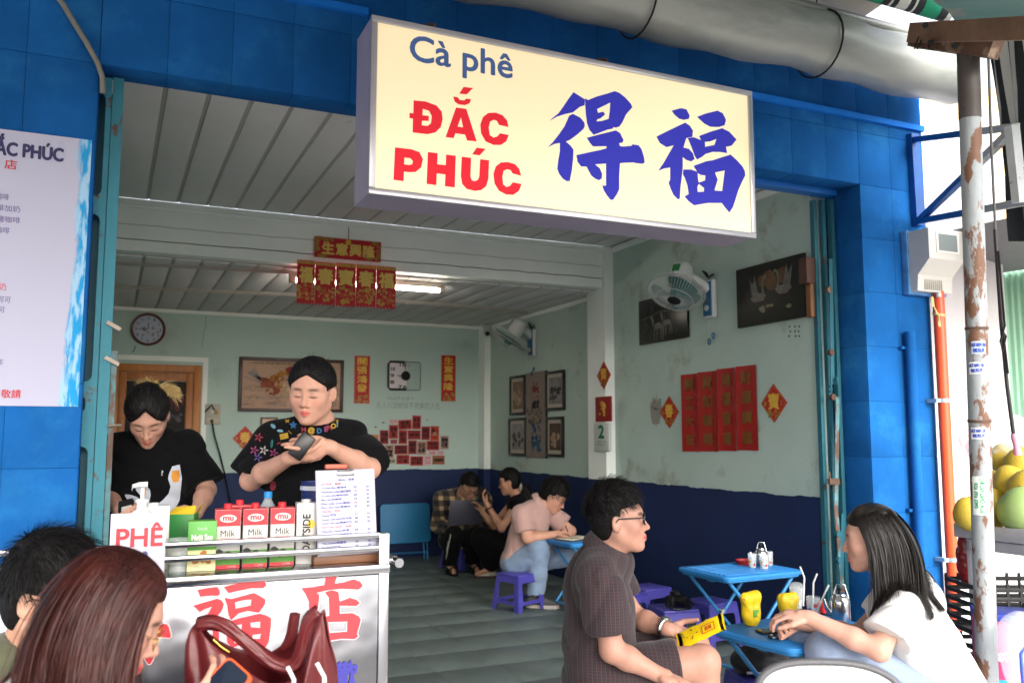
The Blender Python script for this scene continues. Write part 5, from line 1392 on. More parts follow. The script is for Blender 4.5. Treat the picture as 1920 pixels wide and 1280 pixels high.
class Figure:
 """one person: joints in world space -> one skin surface, clothes and hair as children"""
 def __init__(s,label,group=None): s.label,s.group = label,group; s.body = []; s.hands = []; s.o = {}
 def torso(s,pelvis,neck,shl,shr,fat=1.0,bust=0.0,lean=0.0):
  pe,ne = Vector(pelvis),Vector(neck); s.pe,s.ne = pe,ne; s.fat = fat
  up = (ne - pe).normalized(); rt = (Vector(shr) - Vector(shl)); rt = (rt - up*rt.dot(up)).normalized(); fw = up.cross(rt)
  s.up,s.rt,s.fw = up,rt,fw; s.shl,s.shr = Vector(shl),Vector(shr)
  R = np.array([rt,fw,up],dtype=f32); s.R = R
  L = (ne - pe).length; bend = -fw*lean
  e = []
  e.append(('e',pe + up*.02,R,(.165*fat,.125*fat,.125)))
  e.append(('e',pe + up*L*.36 + bend*.8,R,(.145*fat,.108*fat,L*.30)))
  e.append(('e',pe + up*L*.66 + bend,R,(.155*fat,.112*fat,L*.30)))
  e.append(('e',pe + up*L*.84 + bend*.6,R,(.125*fat,.085*fat,L*.16)))
  sc = .5 + .5*fat
  e += [('c',ne - up*.035,s.shl,.058*sc,.060*sc),('c',ne - up*.035,s.shr,.058*sc,.060*sc)]
  if bust:
   for k in (-1,1): e.append(('e',pe + up*L*.68 + bend + fw*.075*fat + rt*k*.07,R,(.065,.055*bust,.06)))
  s.tor = e
 def head(s,c,yaw,pitch,roll=0.0,scale=1.0,neckr=.052,**o):
  s.hc,s.hR,s.hs = Vector(c),rot3(yaw,pitch,roll),scale; s.o.update(o)
  ax = lambda v: s.hc + Vector([float(x) for x in (nv(v)*scale) @ s.hR])
  s.hl = ax
  s.neck = [('c',ax((0,-.012,-.06)),s.ne + s.up*.01,neckr*scale,neckr*1.08),('c',s.ne + s.up*.01,s.ne - s.up*.06,neckr*1.1,.075)]
 def loc(s,p): return ((p - nv(s.hc)) @ s.hR.T)/f32(s.hs)
 def arm(s,sh,el,wr,fat=1.0):
  a = [('c',Vector(sh),Vector(el),.050*fat,.041*fat),('c',Vector(el),Vector(el).lerp(Vector(wr),.35),.041*fat,.041*fat),('c',Vector(el).lerp(Vector(wr),.35),Vector(wr),.041*fat,.027*(.6 + .4*fat))]
  s.body += a; return a
 def leg(s,hip,kn,an,fat=1.0,foot=None,bare=False):
  hip,kn,an = Vector(hip),Vector(kn),Vector(an)
  if not bare: fat *= .55
  a = [('c',hip,kn,.088*fat,.060*fat),('c',kn,kn.lerp(an,.35),.056*fat,.056*fat),('c',kn.lerp(an,.35),an,.056*fat,.036*fat)]
  s.body += a
  if foot is not None: s.body += [('c',an,Vector(foot),.032,.026)]
  return a
 def build(s,h=.005,skin=None):
  base = srgb(skin or SKIN)
  L_ = s.ne - s.pe
  core = [('c',s.ne - s.up*.05,s.pe,.055,.075),('c',s.ne - s.up*.045,s.shl,.045,.046),('c',s.ne - s.up*.045,s.shr,.045,.046),('c',s.pe - s.rt*.08,s.pe + s.rt*.08,.075,.075)]
  allp = core + s.neck + s.body + s.hands
  lo,hi = bounds(allp,.03)
  hb = np.array(s.hc); lo = np.minimum(lo,hb - .17*s.hs); hi = np.maximum(hi,hb + .17*s.hs)
  hands = s.hands
  def fn(p):
   d = ev(core,p,.04)   # the trunk stays well inside the clothes
   d = smin(d,ev(s.neck,p,.03),.03)
   if s.body: d = smin(d,ev(s.body,p,.02),.02)
   q = s.loc(p); m = np.einsum('ij,ij->i',q,q) < .055
   if m.any(): d[m] = smin(d[m],head_sdf(q[m],s.o)*f32(s.hs),.022)
   for hp,bb in hands_b:
    mm = ((p > bb[0]) & (p < bb[1])).all(1)
    if mm.any(): d[mm] = smin(d[mm],ev(hp,p[mm],.0045),.012)
   return d
  hands_b = []
  for hp in s.handsets: b = bounds(hp,.05); hands_b.append((hp,(b[0].astype(f32),b[1].astype(f32))))
  def colf(vs):
   c = np.tile(nv(base),(len(vs),1)); q = s.loc(vs)
   m = (np.einsum('ij,ij->i',q,q) < .03) & (q[:,2] > -.13)
   c[m] = head_col(q[m],base,s.o)
   for hp in s.handsets:
    pts = np.array([np.array(pr[2]) for pr in hp if pr[0] == 'c'][1:],dtype=f32)
    mm = np.nonzero(((vs > pts.min(0) - .02) & (vs < pts.max(0) + .02)).all(1))[0]
    if len(mm):
     dd = np.min(np.linalg.norm(vs[mm][:,None,:] - pts[None],axis=2),1)
     w = (np.clip(1 - dd/.016,0,1)*.35)[:,None]; c[mm] = c[mm]*(1 - w) + nv(base)*nv((1.0,.72,.66))*w
   return c
  s.obj = sdf_obj('person',fn,lo,hi,h,skin_mat(),None,colf,1)
  tag(s.obj,s.label,'person',s.group)
  s.skinfn = fn
  return s.obj
 handsets = ()
 def hand(s,*a,**k):
  hp = hand_prims(*a,**k); s.handsets = list(s.handsets) + [hp]; s.hands += hp; return hp
 def shirt(s,m,sleeves,off=.016,hem=None,h=.006,fold=.006,seed=1,neck=(.075,0.0),name='shirt',freq=1.0,flare=.0,extra=(),collar=None,loose=.0):
  """sleeves: list of [(a, b, ra, rb, cut point, cut normal)] per arm piece"""
  pr = [(t[0],t[1],t[2],tuple(x + off + (loose if i < 3 else 0) for x in t[3])) if t[0] == 'e' else (t[0],t[1],t[2],t[3] + off*.8,t[4] + off) for i,t in enumerate(s.tor)]
  pr = pr + [tuple(x) for x in extra]
  sl = []
  for grp in sleeves: sl.append(([('c',Vector(a),Vector(b),ra,rb) for a,b,ra,rb in grp['c']],Vector(grp['p']),Vector(grp['n']).normalized()))
  hp,hn = (hem if hem else (s.pe - s.up*.06,-s.up)); hn = Vector(hn).normalized()
  nc = s.ne + s.up*(.035 + neck[1]) + s.fw*.03
  lo,hi = bounds(pr + [c for x in sl for c in x[0]],.04)
  def fn(p):
   d = ev(pr,p,.05)
   d = np.maximum(d,(p - nv(hp)) @ nv(hn))
   for cs,cp,cn in sl:
    e = ev(cs,p,.03); e = np.maximum(e,(p - nv(cp)) @ nv(cn)); d = smin(d,e,.03)
   d = d + folds(p,fold,seed,freq)
   d = smax(d,-d_ell(p,nc,s.R,(neck[0],neck[0]*.9,neck[0]*.75)),.006)
   if collar is not None: d = smin(d,collar(p),.006)
   return d
  s.shirtfn = fn
  o = sdf_obj(name,fn,lo,hi,h,m,s.obj,None,1)
  return o
 def collar(s,m,r=.066,hgt=.038,th=.004,gap=.5,tilt=.25,name='collar',flare=.016):
  c = s.ne + s.up*.012; nd = (s.hl((0,-.012,-.06)) - s.ne).normalized()
  up = (s.up*.5 + nd*.5).normalized(); fw = (s.fw - up*s.fw.dot(up)).normalized(); rt = fw.cross(up)
  mb = MB(); n = 28; rows = []
  for rr,zz in ((r + flare,-.006),(r + flare*.45,hgt*.35),(r,hgt),(r + th,hgt + .001),(r + flare*1.0 + .006,hgt*.25),(r + flare*1.3 + .004,-.012)):
   row = []
   for i in range(n + 1):
    a = gap + (2*math.pi - 2*gap)*i/n; k = math.cos(a)
    row.append(c + (fw*math.cos(a)*1.12 + rt*math.sin(a))*rr + up*(zz - tilt*.10*k - (.016 if zz < .012 and k > .5 else 0)))
   rows.append(row)
  for a,b in zip(rows,rows[1:]):
   for i in range(n): mb.quad(a[i],a[i + 1],b[i + 1],b[i])
  return mb.build(name,m,s.obj,60)
 def garment(s,name,prims,m,cuts=(),h=.007,fold=.006,seed=2,k=.03,freq=1.0,ax=(0,0,1)):
  lo,hi = bounds(prims,.04)
  def fn(p):
   d = ev(prims,p,k)
   for cp,cn in cuts: d = np.maximum(d,(p - nv(cp)) @ nv(Vector(cn).normalized()))
   return d + folds(p,fold,seed,freq,ax)
  return sdf_obj(name,fn,lo,hi,h,m,s.obj,None,1)
 def hat(s,m,hairline=(.045,.55),thick=.012,back=-.075,side=.0,h=.0045,rough=.004,seed=3,top=.0,name='hair',fringe=0.0,vol=(1,1,1),nape=.006,taper=0.0,part=0.0):
  """hair cap: shell over the skull, open at the face. hairline = (z at the front, slope backwards)"""
  hz,sl = hairline
  def fn(p):
   q = s.loc(p)
   d = d_ell(q,(0,-.014,.036 + top*.3),None,((.077 + thick)*vol[0],(.096 + thick)*vol[1],(.088 + thick + top)*vol[2]))
   nk = d_ell(q,(0,-.045,-.025),None,(.058 + nape,.056 + nape,.075))
   d = smin(d,nk,.03)
   lo_ = np.clip((.03 - q[:,2])/.06,0,1)
   d = d + lo_*(thick - nape)*taper
   d = d + folds(q,rough/s.hs,seed,2.6,(0,1.5,.4))
   y,z,x = q[:,1],q[:,2],np.abs(q[:,0])
   # face opening: in front of a slanted line
   line = hz - fringe*np.exp(-(q[:,0]/.05)**2) - .35*np.maximum(x - .035,0) - part*x
   face = np.minimum((y - (.020 - side))*.9,(line - z))          # >0 inside the opening
   earc = .030 - np.sqrt(((y - .012)/.9)**2 + ((z + .018)/1.15)**2)
   face = np.maximum(face,np.where(x > .055,earc,-1))
   d = d + np.clip(1 + face/.022,0,1)*thick*.75
   d = smax(d,face,.004)
   d = smax(d,(back - z) + .25*np.maximum(y,0),.006)
   return d*f32(s.hs)
  c = np.array(s.hc); e = .15*s.hs
  s.hairfn = fn
  return sdf_obj(name,fn,c - e,c + e,h,m,s.obj,None,1)
 def tufts(s,m,n=1400,ln=.035,name='hair_strands',sel=None,w=.0012,steps=5,crown=(0,-.05,.12),out=.35,parent=None,flow=None,slick=False):
  """short strands laid over the hair cap, combed away from the crown"""
  r = RNG.normal(size=(n*6,3)); r /= np.linalg.norm(r,axis=1,keepdims=True)
  q = r*np.array([.086,.105,.098]) + np.array([0,-.014,.036])
  W = (q*s.hs) @ s.hR.astype(np.float64) + np.array(s.hc)
  for _ in range(6):
   dd = s.hairfn(W.astype(f32)); W = W - (W - np.array(s.hc))/(np.linalg.norm(W - np.array(s.hc),axis=1,keepdims=True))*dd[:,None]*.8
  ok = np.abs(s.hairfn(W.astype(f32))) < .004
  q = s.loc(W.astype(f32))
  if sel is not None: ok &= sel(q)
  W,q = W[ok][:n],q[ok][:n]
  fl = q - nv(crown) if flow is None else np.tile(nv(flow),(len(q),1))
  nr = q - nv((0,-.014,.03)); nr /= np.linalg.norm(nr,axis=1,keepdims=True)
  fl = fl - nr*np.sum(fl*nr,1,keepdims=True); fl /= np.linalg.norm(fl,axis=1,keepdims=True) + 1e-6
  d0 = (fl + nr*out + RNG.normal(size=q.shape)*.18) @ s.hR
  P_ = comb(W,d0,steps,ln/steps,.05,s.hairfn,1.0,.12)
  if slick:
   sh = P_.shape; q_ = P_.reshape(-1,3)
   for _ in range(3):
    dd = s.hairfn(q_.astype(f32)); rd = q_ - np.array(s.hc); rd /= np.linalg.norm(rd,axis=1,keepdims=True)
    q_ = q_ - rd*(dd - .0015)[:,None]*.8
   P_ = q_.reshape(sh)
  return ribbons(name,P_,m,s.obj if parent is None else parent,w,s.hc)
 def glasses(s,m,r=(.024,.018),y=.099,z=.004,full=True,parts=True,th=.0022,lens=True):
  ax = s.hl
  mb = MB(); n = 20
  for k in (-1,1):
   ring = [ax((k*.033 + r[0]*math.copysign(abs(math.cos(t))**.7,math.cos(t)),y - .004*abs(math.cos(t)),z + r[1]*math.copysign(abs(math.sin(t))**.7,math.sin(t)))) for t in [2*math.pi*i/n for i in range(n + 1)]]
   mb.tube(ring,th,6,caps=False)
   mb.tube([ax((k*(.033 + r[0]),y - .004,z + .006)),ax((k*.077,y - .018,z + .008)),ax((k*.083,.0,z + .006)),ax((k*.084,-.018,z - .012))],th*.9,6)
  mb.tube([ax((-.010,y,z + .004)),ax((0,y + .003,z + .006)),ax((.010,y,z + .004))],th,6)
  g = mb.build('glasses',m,s.obj,60)
  if lens:
   for k in (-1,1):
    mb = MB(); pts = [ax((k*.033 + r[0]*.96*math.copysign(abs(math.cos(t))**.7,math.cos(t)),y - .003,z + r[1]*.96*math.copysign(abs(math.sin(t))**.7,math.sin(t)))) for t in [2*math.pi*i/n for i in range(n)]]
    mb.quad(*pts); mb.build('lens',mat('spectacle_lens','#dfe8ea',.03,alpha=.12,spec=.6),g,None)
  return g
def shoe(par,heel,toe,m,sole,w=.045,hgt=.07,name='shoe',h=.006):
 heel,toe = Vector(heel),Vector(toe); d = (toe - heel).normalized(); up = Vector((0,0,1)); r = d.cross(up).normalized(); L = (toe - heel).length
 pr = [('c',heel + d*.035 + up*hgt*.55,heel + d*L*.45 + up*hgt*.55,w*.72,w*.8),('c',heel + d*L*.45 + up*hgt*.45,toe - d*.04 + up*hgt*.28,w*.82,w*.62)]
 lo,hi = bounds(pr,.02)
 def fn(p): return np.maximum(ev(pr,p,.02),(nv(heel + up*.02) - p) @ nv(up))
 o = sdf_obj(name,fn,lo,hi,h,m,par)
 pts = []
 for i in range(24):
  t = 2*math.pi*i/24; c_ = heel + d*L*.5
  pts.append(c_ + d*(L*.52)*math.copysign(abs(math.cos(t))**.8,math.cos(t)) + r*w*.9*math.copysign(abs(math.sin(t))**.8,math.sin(t)))
 mb = MB(); mb.prism(pts,(0,0,0.001),(0,0,.026)); mb.build('sole',sole,o,40)
 return o
# ================================================================== PEOPLE
M_hairb = mat('black_hair','#0c0a0a',.6,spec=.2,bump=.5,bscale=90,var=.3,vscale=60)
M_hairs = mat('black_hair_strand','#110e0e',.5,spec=.3)
M_hairr = mat('auburn_hair','#2c1310',.5,spec=.3,var=.35,vscale=40)
M_hairrs = mat('auburn_hair_strand','#351511',.48,spec=.3,var=.5,vscale=18)
M_hairg = mat('glossy_black_hair','#17130f',.30,spec=.6,var=.3,vscale=40)
M_hairgs = mat('glossy_black_strand','#171310',.40,spec=.35,var=.4,vscale=14)
M_jean = cloth('blue_denim','#75839c',var=.16,vscale=14,bump=.3,bscale=300)
M_jean2 = cloth('light_denim','#7f93ad',var=.16,vscale=14,bump=.3,bscale=300)
M_blackc = cloth('black_cotton','#0b0b0d',var=.15,sheen=.02,spec=.15,rough=.95)
M_blackt = cloth('black_trouser','#0c0c0e',var=.1,sheen=.02,spec=.15)
M_metal = mat('polished_metal','#b9bcc0',.22,metal=1.0)
M_blackp = mat('black_plastic','#101012',.35)
# ---------------------------------------------------------------- man in patterned shirt, sitting in profile by the blue table
def person_patterned():
 g = Figure('person in dark red patterned shirt and shorts seated on a stool holding a yellow packet')
 D = 3.35
 hip = P(1128,1262,d=D); ne = P(1140,1040,d=D)
 yaw = heading(1160,92)
 fw = Vector((math.sin(yaw),math.cos(yaw),0)); rt = Vector((fw.y,-fw.x,0))
 shr = P(1125,1078,d=D) + rt*.165; shl = P(1130,1076,d=D) - rt*.165
 g.torso(hip,ne,shl,shr,.90,lean=.03)
 g.head(P(1159,974,d=D),yaw,R_(-2),0,1.0,eyes='open',lip=srgb('#a8524c'),lipw=1.0,browk=1.0,gaze=.0)
 # near arm resting on the near knee
 elr,wrr = P(1147,1218,d=D - .20),P(1232,1262,d=D - .22)
 g.arm(shr,elr,wrr,1.02)
 g.hand(wrr,P(1275,1276,d=D - .24) - wrr,Vector((0,0,-1)) + fw*.2,-1,1.02,curl=(.25,.35,.3),spread=.2)
 ell,wrl = P(1192,1158,d=D + .16),P(1252,1179,d=D + .02)
 g.arm(shl,ell,wrl,1.0)
 g.hand(wrl,P(1300,1192,d=D - .0) - wrl,Vector((0,0,1)) - rt*-.5,-1,1.0,curl=(.5,.55,.4),spread=.05,thumb=(.5,.1))
 hr,hl = hip + rt*.095,hip - rt*.095
 knr,knl = P(1318,1240,d=D - .10),P(1300,1210,d=D + .14)
 ar,al = Vector((knr.x + .02,knr.y,.07)),Vector((knl.x + .03,knl.y,.07))
 g.leg(hr,knr,ar,1.05,ar + fw*.15 + Vector((0,0,-.04)),True); g.leg(hl,knl,al,1.05,al + fw*.15 + Vector((0,0,-.04)),True)
 o = g.build(.0045,'#9d7565')
 # patterned shirt
 m = mat('patterned_cotton','#3a2227',.85,bump=.15,bscale=260,sheen=.1)
 n,l = m.node_tree.nodes,m.node_tree.links; b = bsdf(m)
 tc = n.new('ShaderNodeTexCoord'); mp = n.new('ShaderNodeMapping'); mp.inputs['Rotation'].default_value = (0,0,R_(20)); l.new(tc.outputs['Object'],mp.inputs[0])
 sp = n.new('ShaderNodeSeparateXYZ'); l.new(mp.outputs[0],sp.inputs[0])
 def wave(src,f,ph=0.0):
  a = n.new('ShaderNodeMath'); a.operation = 'MULTIPLY_ADD'; a.inputs[1].default_value = f; a.inputs[2].default_value = ph; l.new(src,a.inputs[0])
  s_ = n.new('ShaderNodeMath'); s_.operation = 'SINE'; l.new(a.outputs[0],s_.inputs[0]); return s_.outputs[0]
 def op(kind,a,b_):
  q = n.new('ShaderNodeMath'); q.operation = kind
  for i,v in enumerate((a,b_)):
   if isinstance(v,float): q.inputs[i].default_value = v
   else: l.new(v,q.inputs[i])
  return q.outputs[0]
 sx_ = wave(sp.outputs[0],400.0); sz_ = wave(sp.outputs[2],600.0); st = wave(sp.outputs[0],400.0,1.57)
 dots = op('GREATER_THAN',op('MULTIPLY',sx_,sz_),.25); up = op('GREATER_THAN',sx_,.2); dots = op('MULTIPLY',dots,up)
 lines = op('LESS_THAN',sx_,-.72)
 mx = n.new('ShaderNodeMix'); mx.data_type = 'RGBA'; l.new(dots,mx.inputs['Factor']); mx.inputs['A'].default_value = (*srgb('#1f1518'),1); mx.inputs['B'].default_value = (*srgb('#40171d'),1)
 mx2 = n.new('ShaderNodeMix'); mx2.data_type = 'RGBA'; l.new(lines,mx2.inputs['Factor']); l.new(mx.outputs['Result'],mx2.inputs['A']); mx2.inputs['B'].default_value = (*srgb('#2e2a30'),1)
 l.new(mx2.outputs['Result'],b.inputs['Base Color'])
 cut_r = shr.lerp(elr,.66); cut_l = shl.lerp(ell,.66)
 g.shirt(m,[dict(c=[(shr,cut_r + (elr - shr).normalized()*.03,.073,.079)],p=cut_r,n=(elr - shr)),dict(c=[(shl,cut_l + (ell - shl).normalized()*.03,.073,.079)],p=cut_l,n=(ell - shl))],
   off=.016,loose=.010,hem=(hip - Vector((0,0,.115)),(0,0,-1)),h=.0055,fold=.034,freq=.62,seed=11,neck=(.072,.022))
 g.collar(m,.068,.040)
 cr,cl = hr.lerp(knr,.76),hl.lerp(knl,.76)
 g.garment('shorts',[('c',hr,cr,.112,.098),('c',hl,cl,.112,.098),('e',hip + Vector((0,0,-.01)),g.R,(.185,.15,.12))],m,[(cr,knr - hr)],.006,.007,4)
 g.hat(M_hairb,(.060,.4),.013,-.075,.012,h=.0042,rough=.005,top=.014,fringe=.0,nape=.003,taper=.75)
 g.tufts(M_hairs,2800,.026,crown=(0,-.085,.10),out=.05,w=.0009,sel=lambda q: q[:,2] > .03)
 g.glasses(M_blackp,(.025,.019),th=.003)
 # watch
 dv = (wrl - ell).normalized(); x,y,z = frame(dv)
 mb = MB(); mb.tube([wrl - dv*.012 + (x*math.cos(t) + y*math.sin(t))*.034 for t in [i*math.pi/10 for i in range(21)]],.009,8,caps=False); w_ = mb.build('wristwatch',M_metal,o,60)
 mb = MB(); mb.lathe([(0,.0),(.018,0),(.018,.008),(0,.008)],20,M=basis(wrl - dv*.012 + Vector((0,0,.034)),*[Vector(q) for q in ((1,0,0),(0,1,0),(0,0,1))])); mb.build('watch_face',M_metal,w_)
 return g,wrl,fw,rt
G1,G1_wrist,G1_fw,G1_rt = person_patterned()
# ---------------------------------------------------------------- woman in white, sitting opposite
def person_white():
 g = Figure('person in white T-shirt and blue jeans with long black hair leaning over the blue table')
 D = 3.35
 hip = P(1772,1298,d=D + .03); ne = P(1684,1090,d=D)
 yaw = heading(1635,-93)
 fw = Vector((math.sin(yaw),math.cos(yaw),0)); rt = Vector((fw.y,-fw.x,0))
 shl = P(1688,1122,d=D) - rt*.15; shr = P(1688,1122,d=D) + rt*.15
 g.torso(hip,ne,shl,shr,.86,lean=.0)
 g.head(P(1634,1010,d=D),heading(1635,-97),R_(8),0,.97,neckr=.045,eyes='open',lip=srgb('#c0605c'))
 ell,wrl = P(1648,1218,d=D - .22),P(1516,1157,d=D - .10)
 g.arm(shl,ell,wrl,.92)
 g.hand(wrl,P(1462,1148,d=D - .06) - wrl,Vector((0,0,-1)) - rt*-.3,1,.95,curl=(.55,.6,.4),spread=.1,thumb=(.4,.2))
 elr,wrr = P(1610,1190,d=D + .20),P(1505,1168,d=D + .06)
 g.arm(shr,elr,wrr,.92)
 g.hand(wrr,P(1460,1162,d=D + .02) - wrr,Vector((0,0,-.4)) - rt*1.0,-1,.95,curl=(.6,.6,.4),spread=.05)
 hl,hr = hip - rt*.09,hip + rt*.09
 knl,knr = P(1552,1222,d=D - .05),P(1520,1205,d=D + .14)
 al,ar = Vector((knl.x + .05,knl.y + .02,.07)),Vector((knr.x + .05,knr.y,.07))
 g.leg(hl,knl,al,1.0,al + fw*.14 + Vector((0,0,-.04))); g.leg(hr,knr,ar,1.0,ar + fw*.14 + Vector((0,0,-.04)))
 o = g.build(.0045,'#b58b7a')
 m = cloth('white_cotton','#c9c7c6',var=.02,bump=.08)
 cl,cr = shl.lerp(ell,.64),shr.lerp(elr,.64)
 g.shirt(m,[dict(c=[(shl,cl + (ell - shl).normalized()*.03,.066,.076)],p=cl,n=(ell - shl)),dict(c=[(shr,cr + (elr - shr).normalized()*.03,.066,.076)],p=cr,n=(elr - shr))],
   off=.018,loose=.012,hem=(hip - Vector((0,0,.08)),(0,0,-1)),h=.0055,fold=.034,seed=23,neck=(.070,.012),freq=.8)
 lj = [('c',hl,knl,.100,.074),('c',knl,knl.lerp(al,.5),.074,.074),('c',knl.lerp(al,.5),al,.074,.085),('c',hr,knr,.100,.074),('c',knr,knr.lerp(ar,.5),.082,.078),('c',knr.lerp(ar,.5),ar,.078,.085),('e',hip,g.R,(.19,.15,.13))]
 g.garment('jeans',lj,M_jean,[((0,0,.08),(0,0,-1))],.006,.010,8)
 for a in (al,ar): shoe(o,(a.x - fw.x*.08,a.y - fw.y*.08,0),(a.x + fw.x*.18,a.y + fw.y*.18,0),mat('white_shoe','#c9c7c4',.6),mat('shoe_sole','#dddad4',.6))
 g.hat(M_hairg,(.066,.4),.010,-.10,.020,h=.0045,rough=.002,top=.004,nape=.012)
 # long hair: strands from the parting, over the skull, down the back and in front of the shoulder
 n = 7000
 t = RNG.uniform(-1,1,n); lat = RNG.uniform(-1,1,n)
 q = np.stack([lat*.022,-.075 + .135*(t*.5 + .5),.02*np.ones(n)],1)
 q[:,2] = .036 + .098*np.sqrt(np.clip(1 - ((q[:,1] + .014)/.108)**2 - (q[:,0]/.088)**2,.02,1))
 W = (q*g.hs) @ g.hR.astype(np.float64) + np.array(g.hc)
 side = np.sign(lat) + .001
 d0 = np.stack([side*1.0,-.75 - .3*RNG.uniform(0,1,n),-.25*np.ones(n)],1) @ g.hR.astype(np.float64)
 G2fw = fw
 def coll(p):
  a = g.shirtfn(p); qq = g.loc(p)
  hd = d_ell(qq,(0,-.014,.034),None,(.087,.105,.098))*f32(g.hs)
  # keep the face free
  fc = d_ell(qq,(0,.05,-.035),None,(.066,.060,.085))*f32(g.hs)
  nk = d_ell(qq,(0,-.03,-.09),None,(.07,.075,.11))*f32(g.hs)
  return np.minimum(np.minimum(a,nk),np.minimum(hd,fc))
 Pp = comb(W,d0,25,.0185,.30,coll,.72,.10,wind=tuple(-G2fw*.22))
 K = Pp.shape[1]
 ribbons("long_hair",Pp[:,::2],M_hairgs,o,.0013,g.hc)
 return g,fw,rt,wrl
G2,G2_fw,G2_rt,G2_wrist = person_white()
# ---------------------------------------------------------------- barista standing with the black object in her hands
def person_barista_b():
 g = Figure('person in black T-shirt with colourful appliques standing behind the steel cart')
 D = 3.6
 yaw = heading(590,-6)
 fw = Vector((math.sin(yaw),math.cos(yaw),0)); rt = Vector((fw.y,-fw.x,0))
 ne = P(596,800,d=D + .04); hip = P(590,1030,d=D + .05)
 shr = P(520,828,d=D + .03); shl = P(660,830,d=D + .03)
 g.torso(hip,ne,shl,shr,1.18,bust=1.0)
 g.head(P(584,734,d=D - .02),heading(584,-16),R_(14),R_(-3),1.02,neckr=.060,wide=1.11,eyes='down',lip=srgb('#c25a55'),lipw=.9)
 elr,wrr = P(470,900,d=D - .05),P(543,858,d=D - .27)
 ell,wll = P(693,878,d=D - .08),P(618,838,d=D - .28)
 g.arm(shr,elr,wrr,.98); g.arm(shl,ell,wll,.98)
 g.hand(wrr,P(590,855,d=D - .30) - wrr,Vector((0,0,.8)) - fw*.6,1,.98,curl=(.35,.5,.4),spread=.12,thumb=(.7,.6))
 g.hand(wll,P(563,828,d=D - .30) - wll,Vector((0,0,-.4)) - fw*.9,1,.98,fcurl=[(-.45,.1,.1),(.1,.3,.2),(.3,.5,.3),(.4,.5,.3)],spread=.25,thumb=(.5,.3))
 hr,hl = hip + rt*.10,hip - rt*.10
 for s_,h_ in ((1,hr),(-1,hl)):
  g.leg(h_,h_ + Vector((0,0,-.42)),Vector((h_.x,h_.y,.07)),1.2)
 o = g.build(.0045,'#bd8f7b')
 cr,cl = shr.lerp(elr,.97),shl.lerp(ell,.95)
 g.shirt(M_blackc,[dict(c=[(shr,cr,.078,.088)],p=cr - (elr - shr).normalized()*.012,n=(elr - shr)),dict(c=[(shl,cl,.078,.088)],p=cl - (ell - shl).normalized()*.012,n=(ell - shl))],
   off=.018,loose=.014,hem=(hip - Vector((0,0,.06)),(0,0,-1)),h=.006,fold=.024,seed=31,neck=(.082,.012),freq=.8)
 tr = []
 for h_ in (hr,hl): tr += [('c',h_,h_ + Vector((0,0,-.42)),.13,.10),('c',h_ + Vector((0,0,-.42)),Vector((h_.x,h_.y,.07)),.10,.085)]
 g.garment('trousers',tr + [('e',hip,g.R,(.21,.17,.13))],M_blackt,[((0,0,.06),(0,0,-1))],.010,.008,5)
 for h_ in (hr,hl): shoe(o,(h_.x - fw.x*.08,h_.y - fw.y*.08,0),(h_.x + fw.x*.18,h_.y + fw.y*.18,0),M_blackp,M_blackp,h=.008)
 g.hat(M_hairb,(.080,.4),.011,-.06,-.020,part=.55,h=.0045,rough=.003,top=.004,nape=.008,vol=(1.05,1,1))
 g.tufts(M_hairs,2200,.05,out=.0,w=.0008,flow=(0,-1,.1),slick=True,steps=6)
 g.tufts(M_hairs,160,.05,out=.12,w=.0005,flow=(0,-1,.1),name='flyaway_hair')
 mb = MB(); c_ = g.hl((0,-.115,-.01)); mb.lathe([(0,-.035),(.022,-.03),(.036,-.012),(.038,.004),(.028,.026),(0,.034)],18,M=basis(c_,rt,Vector((0,0,1)),-fw)); mb.build('hair_bun',M_hairb,o,180)
 # appliques: felt patches following the shirt surface
 COLS = {'y': '#9c7a24','b': '#22557f','r': '#7d2732','c': '#5d8494','p': '#4d3d70','w': '#8f8b86','t': '#1d5552','m': '#7a3257'}
 def patch(name,px,py,out,c,k=4.13):
  pts = drape_px(g.shirtfn,[(px + x/k,py + y/k) for x,y in out] + [(px,py)],D - .35); c0 = pts.pop()
  mb = MB()
  mb.add(pts + [c0 + (_C - c0).normalized()*.003],[(i,(i + 1) % len(pts),len(pts)) for i in range(len(pts))])
  mb.build(name,mat('felt_' + c,COLS[c],.8),o,None)
 def star(r,n=5): return [((r if i % 2 == 0 else r*.45)*math.sin(math.pi*i/n),-(r if i % 2 == 0 else r*.45)*math.cos(math.pi*i/n)) for i in range(2*n)]
 def oval(a,b,rot=0): return [(a*math.cos(t)*math.cos(rot) - b*math.sin(t)*math.sin(rot),a*math.cos(t)*math.sin(rot) + b*math.sin(t)*math.cos(rot)) for t in [i*.628 for i in range(10)]]
 Z = lambda x,y: (420 + x/4.13,650 + y/4.13)
 patch('applique_star',*Z(490,570),star(24),'y'); patch('applique_star',*Z(537,605),star(36),'b'); patch('applique_star',*Z(876,572),star(16),'y')
 patch('applique_leaf',*Z(380,613),oval(24,14,.7),'c'); patch('applique_leaf',*Z(435,650),oval(25,12,.1),'c')
 patch('applique_envelope',*Z(465,692),[(-36,-16),(28,-30),(36,14),(-28,28)],'y')
 for x,y in ((505,655),(517,668)): patch('applique_spark',*Z(x,y),oval(11,3,.5),'y')
 for fx,fy,c in ((235,800,'m'),(308,800,'w'),(268,700,'r'),(262,855,'p'),(385,822,'m')):
  for k in range(5):
   a = k*1.2566; patch('applique_petal',*Z(fx + 21*math.cos(a),fy + 21*math.sin(a)),oval(15,7,a),c)
 patch('applique_hook',*Z(370,750),oval(10,34,.1),'t'); patch('applique_stroke',*Z(425,745),oval(20,5,-.5),'r')
 patch('applique_red',*Z(380,1075),oval(24,40,.2),'r')
